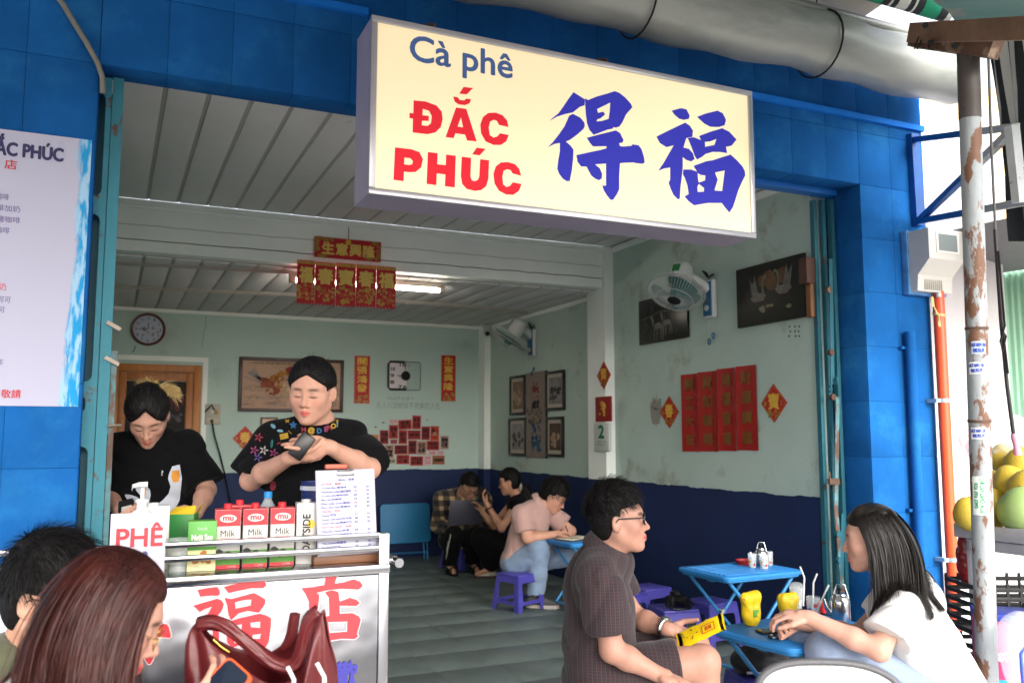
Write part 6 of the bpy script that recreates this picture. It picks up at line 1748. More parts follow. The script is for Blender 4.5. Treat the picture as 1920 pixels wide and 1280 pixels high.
 for ch,x,y,c in (('H',617,640,'r'),('@',676,648,'y'),('D',738,650,'b'),('E',790,636,'m'),('M',818,625,'r'),('O',848,612,'y'),('!',878,600,'c')):
  vs,fs = glyphs(ch,'CENTER'); lo,hi = vs.min(0),vs.max(0)
  mb = MB()
  for ox_,oy_ in ((0,0),(3,0),(0,3),(-3,0),(0,-3)):
   mb.add(drape_px(g.shirtfn,[Z(x + (v[0] - (lo[0] + hi[0])/2)*52 + ox_,y - (v[1] - (lo[1] + hi[1])/2)*52 + oy_) for v in vs],D - .35,.003 + .0002*abs(ox_) + .0001*oy_),fs)
  mb.build('applique_letter',mat('felt_' + c,COLS[c],.8),o,None)
 return g
G3 = person_barista_b()
GB_hand = P(566,836,d=3.28)
# ---------------------------------------------------------------- barista bending her head, print of two geese on the shirt
def person_barista_a():
 g = Figure('person in black T-shirt with two white geese print bowing over the cart')
 D = 4.0
 yaw = heading(285,0)
 fw = Vector((math.sin(yaw),math.cos(yaw),0)); rt = Vector((fw.y,-fw.x,0))
 ne = P(283,822,d=D + .06); hip = P(285,1040,d=D + .04)
 shr = P(212,850,d=D + .03); shl = P(350,842,d=D + .03)
 g.torso(hip,ne,shl,shr,1.05,bust=.6)
 g.head(P(277,780,d=D - .06),heading(277,-3),R_(44),R_(3),1.03,neckr=.048,eyes='down',lip=srgb('#b8584f'))
 elr,wrr = P(200,930,d=D - .02),P(225,955,d=D - .24)
 ell,wll = P(388,918,d=D - .02),P(368,962,d=D - .22)
 g.arm(shr,elr,wrr,.95); g.arm(shl,ell,wll,.95)
 g.hand(wrr,P(248,955,d=D - .32) - wrr,Vector((.3,.3,-.5)),1,.95,curl=(.5,.6,.4),spread=.1)
 g.hand(wll,P(350,972,d=D - .32) - wll,Vector((-.5,.3,-.2)),-1,.95,curl=(.4,.5,.4),spread=.1)
 hr,hl = hip + rt*.09,hip - rt*.09
 for h_ in (hr,hl): g.leg(h_,h_ + Vector((0,0,-.42)),Vector((h_.x,h_.y,.07)),1.0)
 o = g.build(.0045,'#bb8f7c')
 cr,cl = shr.lerp(elr,.88),shl.lerp(ell,.88)
 g.shirt(M_blackc,[dict(c=[(shr,cr,.066,.080)],p=cr - (elr - shr).normalized()*.01,n=(elr - shr)),dict(c=[(shl,cl,.066,.080)],p=cl - (ell - shl).normalized()*.01,n=(ell - shl))],
   off=.018,loose=.012,hem=(hip - Vector((0,0,.06)),(0,0,-1)),h=.006,fold=.024,seed=37,neck=(.074,.010),freq=.8)
 tr = []
 for h_ in (hr,hl): tr += [('c',h_,h_ + Vector((0,0,-.42)),.11,.09),('c',h_ + Vector((0,0,-.42)),Vector((h_.x,h_.y,.07)),.09,.08)]
 g.garment('trousers',tr + [('e',hip,g.R,(.18,.15,.13))],M_blackt,[((0,0,.06),(0,0,-1))],.011,.008,6)
 for h_ in (hr,hl): shoe(o,(h_.x - fw.x*.08,h_.y - fw.y*.08,0),(h_.x + fw.x*.18,h_.y + fw.y*.18,0),M_blackp,M_blackp,h=.008)
 g.hat(M_hairb,(.092,.4),.014,-.075,-.024,part=1.15,h=.0045,rough=.003,top=.008,nape=.012)
 g.tufts(M_hairs,2200,.05,out=.0,w=.0008,flow=(0,-1,.15),slick=True,steps=6)
 g.tufts(M_hairs,160,.05,out=.12,w=.0005,flow=(0,-1,.15),name='flyaway_hair')
 # bleached tips gathered on top of the head
 n = 260
 q = np.stack([RNG.normal(0,.012,n),RNG.normal(-.080,.010,n),RNG.normal(.085,.010,n)],1)
 W = (q*g.hs) @ g.hR.astype(np.float64) + np.array(g.hc)
 d0 = np.stack([RNG.normal(0,.75,n),RNG.normal(-.25,.25,n),np.abs(RNG.normal(.9,.3,n))],1) @ g.hR.astype(np.float64)
 Pp = comb(W,d0,8,.0075,.13,lambda p: np.ones(len(p),f32),.9,.25)
 ribbons('bleached_hair',Pp,mat('bleached','#b59a63',.5,var=.3,vscale=40),o,.0022)
 n = 160; q = np.stack([RNG.normal(-.05,.014,n),RNG.normal(-.06,.012,n),RNG.normal(.085,.012,n)],1)
 W = (q*g.hs) @ g.hR.astype(np.float64) + np.array(g.hc)
 d0 = np.stack([RNG.normal(-.9,.3,n),RNG.normal(.1,.3,n),RNG.normal(-.1,.3,n)],1) @ g.hR.astype(np.float64)
 ribbons('bleached_hair',comb(W,d0,8,.010,.14,g.hairfn,.9,.2),mat('bleached','#b59a63',.5),o,.002)
 mb = MB(); e = g.hl((-.088,.004,-.04)); mb.lathe([(0,-.005),(.005,0),(0,.005)],10,M=T(*e)); mb.build('earring',M_metal,o,60)
 # geese print on the chest
 def prt(name,pts,c,dz=0.0):
  ps = [(180 + x/4,640 + y/4) for x,y in pts]
  # densify outline, fill as a grid strip between its two flanks
  h = len(ps) // 2; A,B = ps[:h],ps[h:][::-1]
  mb = MB(); rows = []
  A2 = [(np.interp(t,range(h),[q[0] for q in A]),np.interp(t,range(h),[q[1] for q in A])) for t in np.linspace(0,h - 1,h*3)]
  B2 = [(np.interp(t,range(h),[q[0] for q in B]),np.interp(t,range(h),[q[1] for q in B])) for t in np.linspace(0,h - 1,h*3)]
  flat_ = drape_px(g.shirtfn,[(a[0] + (b[0] - a[0])*i/4,a[1] + (b[1] - a[1])*i/4) for a,b in zip(A2,B2) for i in range(5)],D - .4,.0025 + dz)
  rows = [flat_[k:k + 5] for k in range(0,len(flat_),5)]
  for r0,r1 in zip(rows,rows[1:]):
   for i in range(4): mb.quad(r0[i],r0[i + 1],r1[i + 1],r1[i])
  mb.build(name,mat('print_' + c[1:],c,.8),o,60)
 prt('goose_print',[(572,935),(548,990),(540,1030),(560,1085),(545,1140),(500,1190),(450,1225),(400,1270),(560,1275),(600,1240),(628,1190),(635,1120),(640,1075),(645,1020),(636,970),(628,922)],'#b9bcc6')
 prt('goose_print',[(300,1078),(296,1110),(330,1150),(345,1195),(350,1240),(390,1240),(400,1195),(410,1150),(405,1110),(370,1072)],'#a9adb8')
 prt('goose_print',[(215,1150),(230,1180),(270,1210),(320,1225),(340,1190),(310,1165),(260,1148),(225,1145)],'#a2a6b2')
 prt('beak_print',[(572,968),(565,1015),(580,1055),(618,1052),(628,1010),(622,966)],'#c7862f',.003)
 prt('beak_print',[(342,1105),(340,1130),(350,1160),(368,1155),(374,1130),(368,1102)],'#c7762f',.003)
 for x,y,s_ in ((497,985,34),(272,1105,22)):
  vs,fs = glyphs('?','CENTER'); lo,hi = vs.min(0),vs.max(0); mb = MB()
  for ox_ in (-1.5,0,1.5):
   mb.add(drape_px(g.shirtfn,[(180 + (x + (v[0] - (lo[0] + hi[0])/2)*s_*1.6 + ox_)/4,640 + (y - (v[1] - (lo[1] + hi[1])/2)*s_*1.6)/4) for v in vs],D - .4,.003 + abs(ox_)*.0002),fs)
  mb.build('question_print',mat('print_white','#c3c5ca',.8),o,None)
 return g
G4 = person_barista_a()
# ---------------------------------------------------------------- woman in front with auburn hair, looking at her phone
def person_auburn():
 g = Figure('person with long auburn hair and gold glasses looking down at an orange phone')
 D = 1.68
 yaw = heading(205,88)
 fw = Vector((math.sin(yaw),math.cos(yaw),0)); rt = Vector((fw.y,-fw.x,0))
 ne = P(105,1285,d=D); hip = ne + Vector((0,0,-.50)) - fw*.02
 shr = P(95,1340,d=D) + rt*.15; shl = P(95,1340,d=D) - rt*.15
 g.torso(hip,ne,shl,shr,.95,lean=.02)
 g.head(P(205,1156,d=D),yaw,R_(26),0,.97,neckr=.046,eyes='down',lip=srgb('#c4524e'),lipw=.9)
 elr,wrr = P(170,1590,d=D - .16),P(350,1352,d=D - .02)
 ell,wll = P(190,1560,d=D + .14),P(330,1400,d=D + .06)
 g.arm(shr,elr,wrr,.92); g.arm(shl,ell,wll,.92)
 g.hand(wrr,P(390,1306,d=D + .02) - wrr,rt*-1.0 + Vector((0,0,.3)),-1,.95,curl=(.35,.5,.3),spread=.1,thumb=(.35,.05))
 g.hand(wll,P(400,1350,d=D + .06) - wll,rt*.6 + Vector((0,0,.6)),1,.95,curl=(.5,.6,.4))
 hr,hl = hip + rt*.09,hip - rt*.09
 kr,kl = hr + fw*.40 + Vector((0,0,.02)),hl + fw*.40 + Vector((0,0,.02))
 for h_,k_ in ((hr,kr),(hl,kl)): g.leg(h_,k_,Vector((k_.x,k_.y,.05)),1.0)
 o = g.build(.0044,'#b58a78')
 cr,cl = shr.lerp(elr,.9),shl.lerp(ell,.9)
 g.shirt(cloth('offwhite_knit','#d5cfc8',bump=.4,bscale=160),[dict(c=[(shr,cr,.07,.072)],p=cr,n=(elr - shr)),dict(c=[(shl,cl,.07,.072)],p=cl,n=(ell - shl))],
   off=.018,loose=.01,hem=(hip - Vector((0,0,.06)),(0,0,-1)),h=.008,fold=.010,seed=41,neck=(.070,.012),freq=.8)
 lj = [('c',hr,kr,.11,.082),('c',kr,Vector((kr.x,kr.y,.06)),.082,.08),('c',hl,kl,.11,.082),('c',kl,Vector((kl.x,kl.y,.06)),.082,.08),('e',hip,g.R,(.185,.15,.13))]
 g.garment('trousers',lj,M_blackt,[((0,0,.05),(0,0,-1))],.012,.008,9)
 g.hat(M_hairr,(.062,.4),.008,-.09,-.020,h=.0045,rough=.002,top=.0,nape=.012)
 n = 9500
 t = RNG.uniform(0,1,n); lat = RNG.uniform(-1,1,n)
 q = np.stack([lat*.024 + .008,-.085 + .150*t,.02*np.ones(n)],1)
 q[:,2] = 036e-3 + .097*np.sqrt(np.clip(1 - ((q[:,1] + .014)/.108)**2 - (q[:,0]/.088)**2,.02,1))
 W = (q*g.hs) @ g.hR.astype(np.float64) + np.array(g.hc)
 side = np.where(lat > -.3,1.0,-1.0)
 d0 = np.stack([side*1.0,-.50 - .35*RNG.uniform(0,1,n),-.2*np.ones(n)],1) @ g.hR.astype(np.float64)
 def coll(p):
  a = g.shirtfn(p); qq = g.loc(p)
  hd = d_ell(qq,(0,-.014,.034),None,(.086,.106,.097))*f32(g.hs)
  fc = d_ell(qq,(0,.05,-.035),None,(.072,.062,.085))*f32(g.hs)
  nk = d_ell(qq,(0,-.035,-.09),None,(.078,.085,.12))*f32(g.hs)
  return np.minimum(np.minimum(a,nk),np.minimum(hd,fc))
 Pp = comb(W,d0,25,.0175,.26,coll,.74,.16,wind=tuple(-fw*.16))
 ribbons("long_hair",Pp[:,::2],M_hairrs,o,.0011,g.hc)
 g.glasses(mat('gold_wire','#a9863f',.3,metal=1.0),(.023,.021),th=.0011,y=.103,z=-.002)
 return g,wrr
G5,G5_wrist = person_auburn()
# ---------------------------------------------------------------- man at the lower left edge
def person_olive():
 g = Figure('person in olive green T-shirt with short black hair and glasses beside the auburn haired person')
 D = 2.1
 yaw = heading(95,58)
 fw = Vector((math.sin(yaw),math.cos(yaw),0)); rt = Vector((fw.y,-fw.x,0))
 ne = P(58,1222,d=D + .02); hip = ne + Vector((0,0,-.52)) - fw*.06
 shr = P(0,1262,d=D) + rt*.10; shl = P(60,1262,d=D) - rt*.19
 g.torso(hip,ne,shl,shr,1.05,lean=.02)
 g.head(P(100,1118,d=D),yaw,R_(14),0,1.05,neckr=.058,eyes='down')
 elr,wrr = shr + Vector((0,0,-.28)) + fw*.05,shr + Vector((0,0,-.36)) + fw*.30
 ell,wll = shl + Vector((0,0,-.28)) + fw*.05,shl + Vector((0,0,-.36)) + fw*.30
 g.arm(shr,elr,wrr); g.arm(shl,ell,wll)
 g.hand(wrr,fw,Vector((0,0,-1)),1); g.hand(wll,fw,Vector((0,0,-1)),-1)
 hr,hl = hip + rt*.09,hip - rt*.09
 kr,kl = hr + fw*.40,hl + fw*.40
 for h_,k_ in ((hr,kr),(hl,kl)): g.leg(h_,k_,Vector((k_.x,k_.y,.05)),1.0)
 o = g.build(.0048,'#c2927a')
 cr,cl = shr.lerp(elr,.7),shl.lerp(ell,.7)
 g.shirt(cloth('olive_cotton','#565a44',bump=.25,bscale=200),[dict(c=[(shr,cr,.075,.08)],p=cr,n=(elr - shr)),dict(c=[(shl,cl,.075,.08)],p=cl,n=(ell - shl))],
   off=.018,loose=.01,hem=(hip - Vector((0,0,.06)),(0,0,-1)),h=.008,fold=.012,seed=43,neck=(.076,.012),freq=.8)
 lj = [('c',hr,kr,.11,.085),('c',kr,Vector((kr.x,kr.y,.06)),.085,.08),('c',hl,kl,.11,.085),('c',kl,Vector((kl.x,kl.y,.06)),.085,.08),('e',hip,g.R,(.185,.15,.13))]
 g.garment('trousers',lj,M_blackt,[((0,0,.05),(0,0,-1))],.012,.008,10)
 g.hat(M_hairb,(.058,.4),.014,-.085,.0,h=.0045,rough=.005,top=.012,nape=.006,taper=.4)
 g.tufts(M_hairs,3200,.032,crown=(0,-.085,.10),out=.02,w=.0009,sel=lambda q: q[:,2] > .0)
 g.glasses(M_blackp,(.025,.019),th=.002)
 return g
G6 = person_olive()
# ---------------------------------------------------------------- three customers inside
def sandal(par,heel,toe,m):
 heel,toe = Vector(heel),Vector(toe); d = (toe - heel).normalized(); r = d.cross(Vector((0,0,1)))
 pts = [heel + (toe - heel)*.5 + d*(toe - heel).length*.54*math.cos(t) + r*.045*math.sin(t) for t in [i*math.pi/8 for i in range(16)]]
 mb = MB(); mb.prism(pts,(0,0,.001),(0,0,.022)); s_ = mb.build('sandal',m,par,40)
 for f in (.45,.68):
  mb = MB(); c_ = heel.lerp(toe,f); mb.tube([c_ + r*.045*math.cos(t) + Vector((0,0,.015 + .055*math.sin(t))) for t in [i*math.pi/8 for i in range(9)]],.012,6); mb.build('strap',m,s_,60)
def person_polo():
 g = Figure('person in pink polo shirt and grey jeans writing at a small table inside')
 D = 7.35
 yaw = heading(1030,78)
 fw = Vector((math.sin(yaw),math.cos(yaw),0)); rt = Vector((fw.y,-fw.x,0))
 hip = P(975,1056,d=D); ne = P(1012,948,d=D - .02)
 shr = P(988,962,d=D) + rt*.17; shl = P(1012,956,d=D) - rt*.17
 g.torso(hip,ne,shl,shr,1.0,lean=.025)
 g.head(P(1038,930,d=D),yaw,R_(34),0,1.05,eyes='down')
 elr,wrr = P(988,1008,d=D - .22),P(1040,1001,d=D - .20)
 ell,wll = P(1070,995,d=D + .10),P(1030,1025,d=D + .0)
 g.arm(shr,elr,wrr,1.08); g.arm(shl,ell,wll,1.08)
 g.hand(wrr,P(1062,996,d=D - .18) - wrr,Vector((0,0,-1)),-1,1.0,curl=(.6,.6,.4))
 g.hand(wll,P(1020,1032,d=D - .03) - wll,Vector((0,0,-1)),1,1.0,curl=(.3,.4,.3))
 hr,hl = hip + rt*.10,hip - rt*.10
 kr,kl = P(1010,1031,d=D - .22),P(1078,1040,d=D + .12)
 ar,al = P(1004,1120,d=D - .22),P(1090,1110,d=D + .12); ar.z = .08; al.z = .08
 g.leg(hr,kr,ar,1.1); g.leg(hl,kl,al,1.1)
 o = g.build(.0075,'#c08f78')
 m = cloth('pink_polo','#b08d85')
 cr,cl = shr.lerp(elr,.72),shl.lerp(ell,.72)
 g.shirt(m,[dict(c=[(shr,cr,.08,.085)],p=cr,n=(elr - shr)),dict(c=[(shl,cl,.08,.085)],p=cl,n=(ell - shl))],off=.016,loose=.012,hem=(hip - Vector((0,0,.06)),(0,0,-1)),h=.0085,fold=.018,seed=51,neck=(.078,.012),freq=.8)
 g.collar(m,.072,.035)
 lj = [('c',hr,kr,.115,.085),('c',kr,kr.lerp(ar,.5),.085,.075),('c',kr.lerp(ar,.5),ar,.075,.075),('c',hl,kl,.115,.085),('c',kl,al,.085,.075),('e',hip,g.R,(.19,.16,.13))]
 g.garment('jeans',lj,M_jean2,[((0,0,.10),(0,0,-1))],.009,.012,12)
 for a_ in (ar,al): shoe(o,(a_.x - fw.x*.08,a_.y - fw.y*.08,0),(a_.x + fw.x*.19,a_.y + fw.y*.19,0),mat('grey_shoe','#4d4c4c',.7,var=.2,vscale=20),mat('pale_sole','#b9b2aa',.6),.05,.10)
 g.hat(M_hairb,(.055,.4),.018,-.07,.0,h=.007,rough=.007,top=.014,fringe=.012)
 g.tufts(M_hairs,700,.045,crown=(0,-.07,.10),out=.2,w=.0022)
 g.glasses(mat('wire_dark','#3c3a3a',.4,metal=.6),(.024,.020),th=.0018,lens=False)
 return g,wrr
G7,G7_wrist = person_polo()
def person_black_dress():
 g = Figure('person in sleeveless black dress with a white hair tie holding up a phone inside')
 D = 8.75
 yaw = heading(955,-78)
 fw = Vector((math.sin(yaw),math.cos(yaw),0)); rt = Vector((fw.y,-fw.x,0))
 hip = P(975,1040,d=D); ne = P(968,930,d=D)
 shl = P(962,946,d=D) - rt*.15; shr = P(968,946,d=D) + rt*.15
 g.torso(hip,ne,shl,shr,.98,lean=.03)
 g.head(P(955,903,d=D),heading(955,-95),R_(12),0,1.0,eyes='down',neckr=.045)
 ell,wll = P(940,990,d=D - .2),P(914,946,d=D - .22)
 elr,wrr = P(925,985,d=D + .12),P(905,960,d=D + .05)
 g.arm(shl,ell,wll,.92); g.arm(shr,elr,wrr,.92)
 g.hand(wll,P(903,928,d=D - .2) - wll,-rt*.2 + fw*-.6,1,.95,curl=(.5,.5,.4))
 g.hand(wrr,P(900,950,d=D + .04) - wrr,Vector((0,0,-1)),-1,.95)
 hl,hr = hip - rt*.09,hip + rt*.09
 kl,kr = P(905,1010,d=D - .1),P(900,1008,d=D + .1)
 al,ar = P(925,1078,d=D - .15),P(985,1080,d=D + .2); al.z = .09; ar.z = .09
 g.leg(hl,kl,al,.95,al + fw*.16 + Vector((0,0,-.05))); g.leg(hr,kr,ar,.95,ar + fw*.16 + Vector((0,0,-.05)))
 o = g.build(.0085,'#b98a70')
 g.shirt(M_blackc,[],off=.012,loose=.008,hem=(hip - Vector((0,0,.08)),(0,0,-1)),h=.009,fold=.010,seed=61,neck=(.078,.015),name='dress_top')
 lj = [('c',hl,kl,.13,.10),('c',kl,kl.lerp(al,.8),.10,.085),('c',hr,kr,.13,.10),('c',kr,kr.lerp(ar,.8),.10,.085),('e',hip,g.R,(.19,.16,.13))]
 g.garment('skirt',lj,M_blackt,[],.011,.008,13,k=.08)
 for a_ in (al,ar): shoe(o,(a_.x - fw.x*.06,a_.y - fw.y*.06,0),(a_.x + fw.x*.19,a_.y + fw.y*.19,0),mat('cream_flat','#c4bba9',.6),mat('flat_sole','#4a3a30',.7),.042,.055)
 g.hat(M_hairb,(.058,.4),.014,-.08,-.02,h=.008,rough=.003,top=.006,nape=.014)
 mb = MB(); c_ = g.hl((0,-.095,-.07)); mb.lathe([(.02,-.02),(.042,-.012),(.046,.0),(.042,.012),(.02,.02)],16,M=basis(c_,rt,Vector((0,0,1)),-fw)); mb.build('hair_tie',mat('white_scrunchie','#b8aea2',.8,bump=.6,bscale=60),o,60)
 n = 500; q = np.stack([RNG.normal(0,.018,n),RNG.normal(-.10,.01,n),RNG.normal(-.07,.015,n)],1)
 W = (q*g.hs) @ g.hR.astype(np.float64) + np.array(g.hc)
 ribbons('pony_tail',comb(W,np.tile(np.array(-fw)*1.0,(n,1)) + RNG.normal(0,.3,(n,3)),12,.022,.25,g.shirtfn,.8,.2),M_hairs,o,.003)
 g.glasses(mat('wire_dark','#3c3a3a',.4,metal=.6),(.024,.020),th=.0018,lens=False)
 mb = MB(); dv = (wll - ell).normalized(); x,y,z = frame(dv); mb.tube([wll - dv*.03 + (x*math.cos(t) + y*math.sin(t))*.034 for t in [i*math.pi/8 for i in range(17)]],.008,6,caps=False); mb.build('bracelet',mat('brown_bead','#4a1f18',.4),o,60)
 return g,wll
G8,G8_wrist = person_black_dress()
def person_plaid():
 g = Figure('person in plaid shirt with a laptop on the knees in the rear corner')
 D = 9.15
 yaw = heading(865,22)
 fw = Vector((math.sin(yaw),math.cos(yaw),0)); rt = Vector((fw.y,-fw.x,0))
 hip = P(862,1015,d=D + .15); ne = P(868,925,d=D + .05)
 shr = P(829,935,d=D + .08); shl = P(906,937,d=D + .10)
 g.torso(hip,ne,shl,shr,1.1,lean=.04)
 g.head(P(880,912,d=D - .06),heading(880,26),R_(36),0,1.06,eyes='down')
 elr,wrr = P(822,985,d=D - .05),P(846,990,d=D - .30)
 ell,wll = P(912,985,d=D - .05),P(885,992,d=D - .30)
 g.arm(shr,elr,wrr); g.arm(shl,ell,wll)
 g.hand(wrr,fw,Vector((0,0,-1)),1); g.hand(wll,fw,Vector((0,0,-1)),-1)
 hr,hl = hip + rt*.10,hip - rt*.10
 kr,kl = P(852,1003,d=D - .38),P(890,1005,d=D - .34)
 ar,al = P(842,1066,d=D - .30),P(886,1060,d=D - .2); ar.z = .08; al.z = .08
 g.leg(hr,kr,ar,1.05,ar + fw*.14 + Vector((0,0,-.045))); g.leg(hl,kl,al,1.05,al + fw*.14 + Vector((0,0,-.045)))
 o = g.build(.009,'#a9806a')
 m = mat('plaid_flannel','#2b2622',.9,bump=.1,sheen=.1)
 n_,l_ = m.node_tree.nodes,m.node_tree.links; b_ = bsdf(m)
 tc = n_.new('ShaderNodeTexCoord'); sp = n_.new('ShaderNodeSeparateXYZ'); l_.new(tc.outputs['Object'],sp.inputs[0])
 def band(src):
  a_ = n_.new('ShaderNodeMath'); a_.operation = 'MULTIPLY'; a_.inputs[1].default_value = 62; l_.new(src,a_.inputs[0])
  s_ = n_.new('ShaderNodeMath'); s_.operation = 'SINE'; l_.new(a_.outputs[0],s_.inputs[0])
  r_ = n_.new('ShaderNodeMapRange'); r_.inputs['From Min'].default_value = .1; r_.inputs['From Max'].default_value = .5; l_.new(s_.outputs[0],r_.inputs['Value']); return r_.outputs[0]
 ad = n_.new('ShaderNodeMath'); l_.new(band(sp.outputs[0]),ad.inputs[0]); l_.new(band(sp.outputs[2]),ad.inputs[1])
 rp = n_.new('ShaderNodeValToRGB'); e_ = rp.color_ramp.elements; e_[0].position = 0; e_[0].color = (*srgb('#1b1a1b'),1); e_[1].position = 1; e_[1].color = (*srgb('#a38a68'),1)
 k_ = rp.color_ramp.elements.new(.5); k_.color = (*srgb('#4d4236'),1)
 hm = n_.new('ShaderNodeMath'); hm.operation = 'MULTIPLY'; hm.inputs[1].default_value = .5; l_.new(ad.outputs[0],hm.inputs[0]); l_.new(hm.outputs[0],rp.inputs[0]); l_.new(rp.outputs[0],b_.inputs['Base Color'])
 g.shirt(m,[dict(c=[(shr,elr,.085,.07),(elr,wrr,.07,.055)],p=wrr - (wrr - elr).normalized()*.04,n=(wrr - elr)),dict(c=[(shl,ell,.085,.07),(ell,wll,.07,.055)],p=wll - (wll - ell).normalized()*.04,n=(wll - ell))],
   off=.022,loose=.02,hem=(hip - Vector((0,0,.10)),(0,0,-1)),h=.0095,fold=.016,seed=71,neck=(.085,.0),freq=.8)
 lj = [('c',hr,kr,.115,.09),('c',kr,ar,.09,.07),('c',hl,kl,.115,.09),('c',kl,al,.09,.07),('e',hip,g.R,(.19,.16,.13))]
 g.garment('track_trousers',lj,M_blackt,[((0,0,.09),(0,0,-1))],.010,.008,14)
 side = (rt*.8 + fw*.55).normalized()
 for k in range(3):
  mb = MB(); off = fw*(.018*(k - 1)) + side*.088
  up_ = Vector((0,0,.018*(k - 1)))
  mb.tube([hr.lerp(kr,.25) + side*.105 + up_,hr.lerp(kr,.7) + side*.098 + up_,kr + side*.085 + fw*.03*(k - 1) + up_,kr.lerp(ar,.35) + off,ar + off*.84 + Vector((0,0,.05))],.0055,5); mb.build('side_stripe',mat('stripe_white','#a9a9a6',.7),o,60)
 for a_ in (ar,al): sandal(o,(a_.x - fw.x*.07,a_.y - fw.y*.07,0),(a_.x + fw.x*.19,a_.y + fw.y*.19,0),M_blackp)
 g.hat(M_hairb,(.060,.4),.012,-.06,.01,h=.008,rough=.005,top=.008)
 g.tufts(M_hairs,500,.03,crown=(0,-.07,.10),out=.2,w=.0025)
 g.glasses(M_blackp,(.025,.019),th=.0025,lens=False)
 return g,fw,rt,kr,kl
G9,G9_fw,G9_rt,G9_kr,G9_kl = person_plaid()
# ================================================================== STEEL COFFEE CART
M_steel = mat('stainless','#a9a9ae',.18,metal=1.0,var=.05)
def dent(m,scale,dist,stretch=(1,1,1)):
 n,l = m.node_tree.nodes,m.node_tree.links
 tc = n.new('ShaderNodeTexCoord'); mp = n.new('ShaderNodeMapping'); mp.inputs['Scale'].default_value = stretch
 l.new(tc.outputs['Object'],mp.inputs[0])
 nz = n.new('ShaderNodeTexNoise'); nz.inputs['Scale'].default_value = scale; nz.inputs['Detail'].default_value = 2; l.new(mp.outputs[0],nz.inputs['Vector'])
 bp = n.new('ShaderNodeBump'); bp.inputs['Distance'].default_value = dist; bp.inputs['Strength'].default_value = 1; l.new(nz.outputs[0],bp.inputs['Height']); l.new(bp.outputs[0],bsdf(m).inputs['Normal'])
M_panel2 = mat('stainless_panel','#808085',.24,metal=1.0); dent(M_panel2,4,.014)
CX0,CX1,CY0,CY1,CZ = -.40,.872,2.90,3.36,.962
cart = thing('coffee_cart','stainless steel coffee cart with red characters and low rails','cart',(CX0,CY0,-.006))
cw_ = CX1 - CX0
def cbox(nm,lo,hi,m=M_steel,b=.004): mb = MB(); mb.bbox(lo,hi,b); return mb.build(nm,m,cart)
for x in (0,cw_ - .035):
 for y in (0,CY1 - CY0 - .035): cbox('corner_post',(x,y,.08),(x + .035,y + .035,CZ + (.10 if y == 0 else .12)))
fp = cbox('front_panel',(.036,.006,.16),(cw_ - .036,.012,CZ - .034),M_panel2,.001)
cbox('back_panel',(.036,CY1 - CY0 - .02,.16),(cw_ - .036,CY1 - CY0 - .012,CZ - .034))
for x in (.008,cw_ - .02): cbox('side_panel',(x,.036,.16),(x + .01,CY1 - CY0 - .036,CZ - .034))
cbox('counter_top',(.0,-.012,CZ - .03),(cw_,CY1 - CY0,CZ),M_steel,.005)
for i,pz in enumerate((P(601,1008,Y=2.9).z,P(601,1033,Y=2.9).z)):
 cbox('rail',(.03,.002,pz + .006 - .010),(cw_ - .03,.024,pz + .006 + .008))
hz = P(735,1050,Y=2.98).z + .006
mb = MB(); mb.tube([(cw_ - .01,.10,hz),(cw_ + .05,.10,hz),(cw_ + .055,.10,hz)],[.012,.012,.012],12); mb.tube([(cw_ + .05,.05,hz - .006),(cw_ + .05,.40,hz - .006)],.016,12); mb.build('push_handle',M_steel,cart,60)
for x in (.05,cw_ - .05):
 for y in (.05,CY1 - CY0 - .05):
  mb = MB(); mb.tube([(x - .015,y,.045),(x + .015,y,.045)],.045,18); w_ = mb.build('wheel',M_blackp,cart,40)
  mb = MB(); mb.bbox((x - .025,y - .02,.05),(x + .025,y + .02,.085),.004); mb.build('fork',M_steel,w_)
M_cred = mat('cart_red','#c1353c',.35); M_cpink = mat('cart_outline','#e0b9bd',.4)
def c2(polys): return trace(polys,280,1060,4.174,CY0 + .004,org=Vector((CX0,CY0,-.006)))
FU2 = [[(377,190),(450,175),(530,165),(550,190),(553,220),(535,235),(480,232),(400,242)],
 [(345,312),(420,290),(530,257),(565,270),(583,300),(570,345),(515,415),(540,430),(545,560),(540,640),(500,640),(495,450),(440,500),(300,570),(310,550),(420,440),(490,320),(440,335),(395,360)],
 [(583,165),(700,135),(850,103),(900,115),(918,150),(890,175),(800,175),(700,195),(620,212)],
 [(590,250),(640,260),(820,212),(880,245),(908,265),(905,300),(858,366),(770,352),(700,370),(640,425),(620,380),(610,310)],[(670,285),(730,270),(800,262),(795,310),(740,322),(675,335)],
 [(600,442),(700,412),(862,374),(910,385),(952,410),(950,480),(935,590),(910,640),(880,652),(850,620),(700,620),(650,640),(610,600),(605,520)],[(650,470),(725,455),(722,510),(655,515)],[(790,445),(870,435),(868,485),(795,480)],[(660,560),(720,550),(718,600),(665,605)],[(805,540),(875,530),(868,570),(808,572)]]
DI2 = [[(1355,60),(1410,45),(1455,60),(1468,85),(1450,140),(1520,130),(1600,105),(1650,125),(1672,155),(1640,185),(1500,180),(1400,190),(1310,210),(1330,230),(1320,330),(1300,420),(1250,540),(1180,620),(1230,520),(1250,400),(1250,280),(1220,215),(1190,175),(1290,165),(1370,150),(1380,105)],
 [(1375,205),(1430,190),(1480,205),(1490,280),(1570,250),(1620,265),(1648,290),(1620,315),(1550,312),(1490,312),(1490,375),(1590,370),(1640,395),(1655,420),(1640,480),(1625,530),(1635,550),(1610,572),(1500,570),(1380,590),(1370,500),(1365,400),(1410,390),(1405,250)],[(1400,440),(1550,435),(1548,515),(1410,525)]]
DE2 = [[(-330 + (x - 115)*.61,150 + (y - 140)*.68) for x,y in pl] for pl in DE]
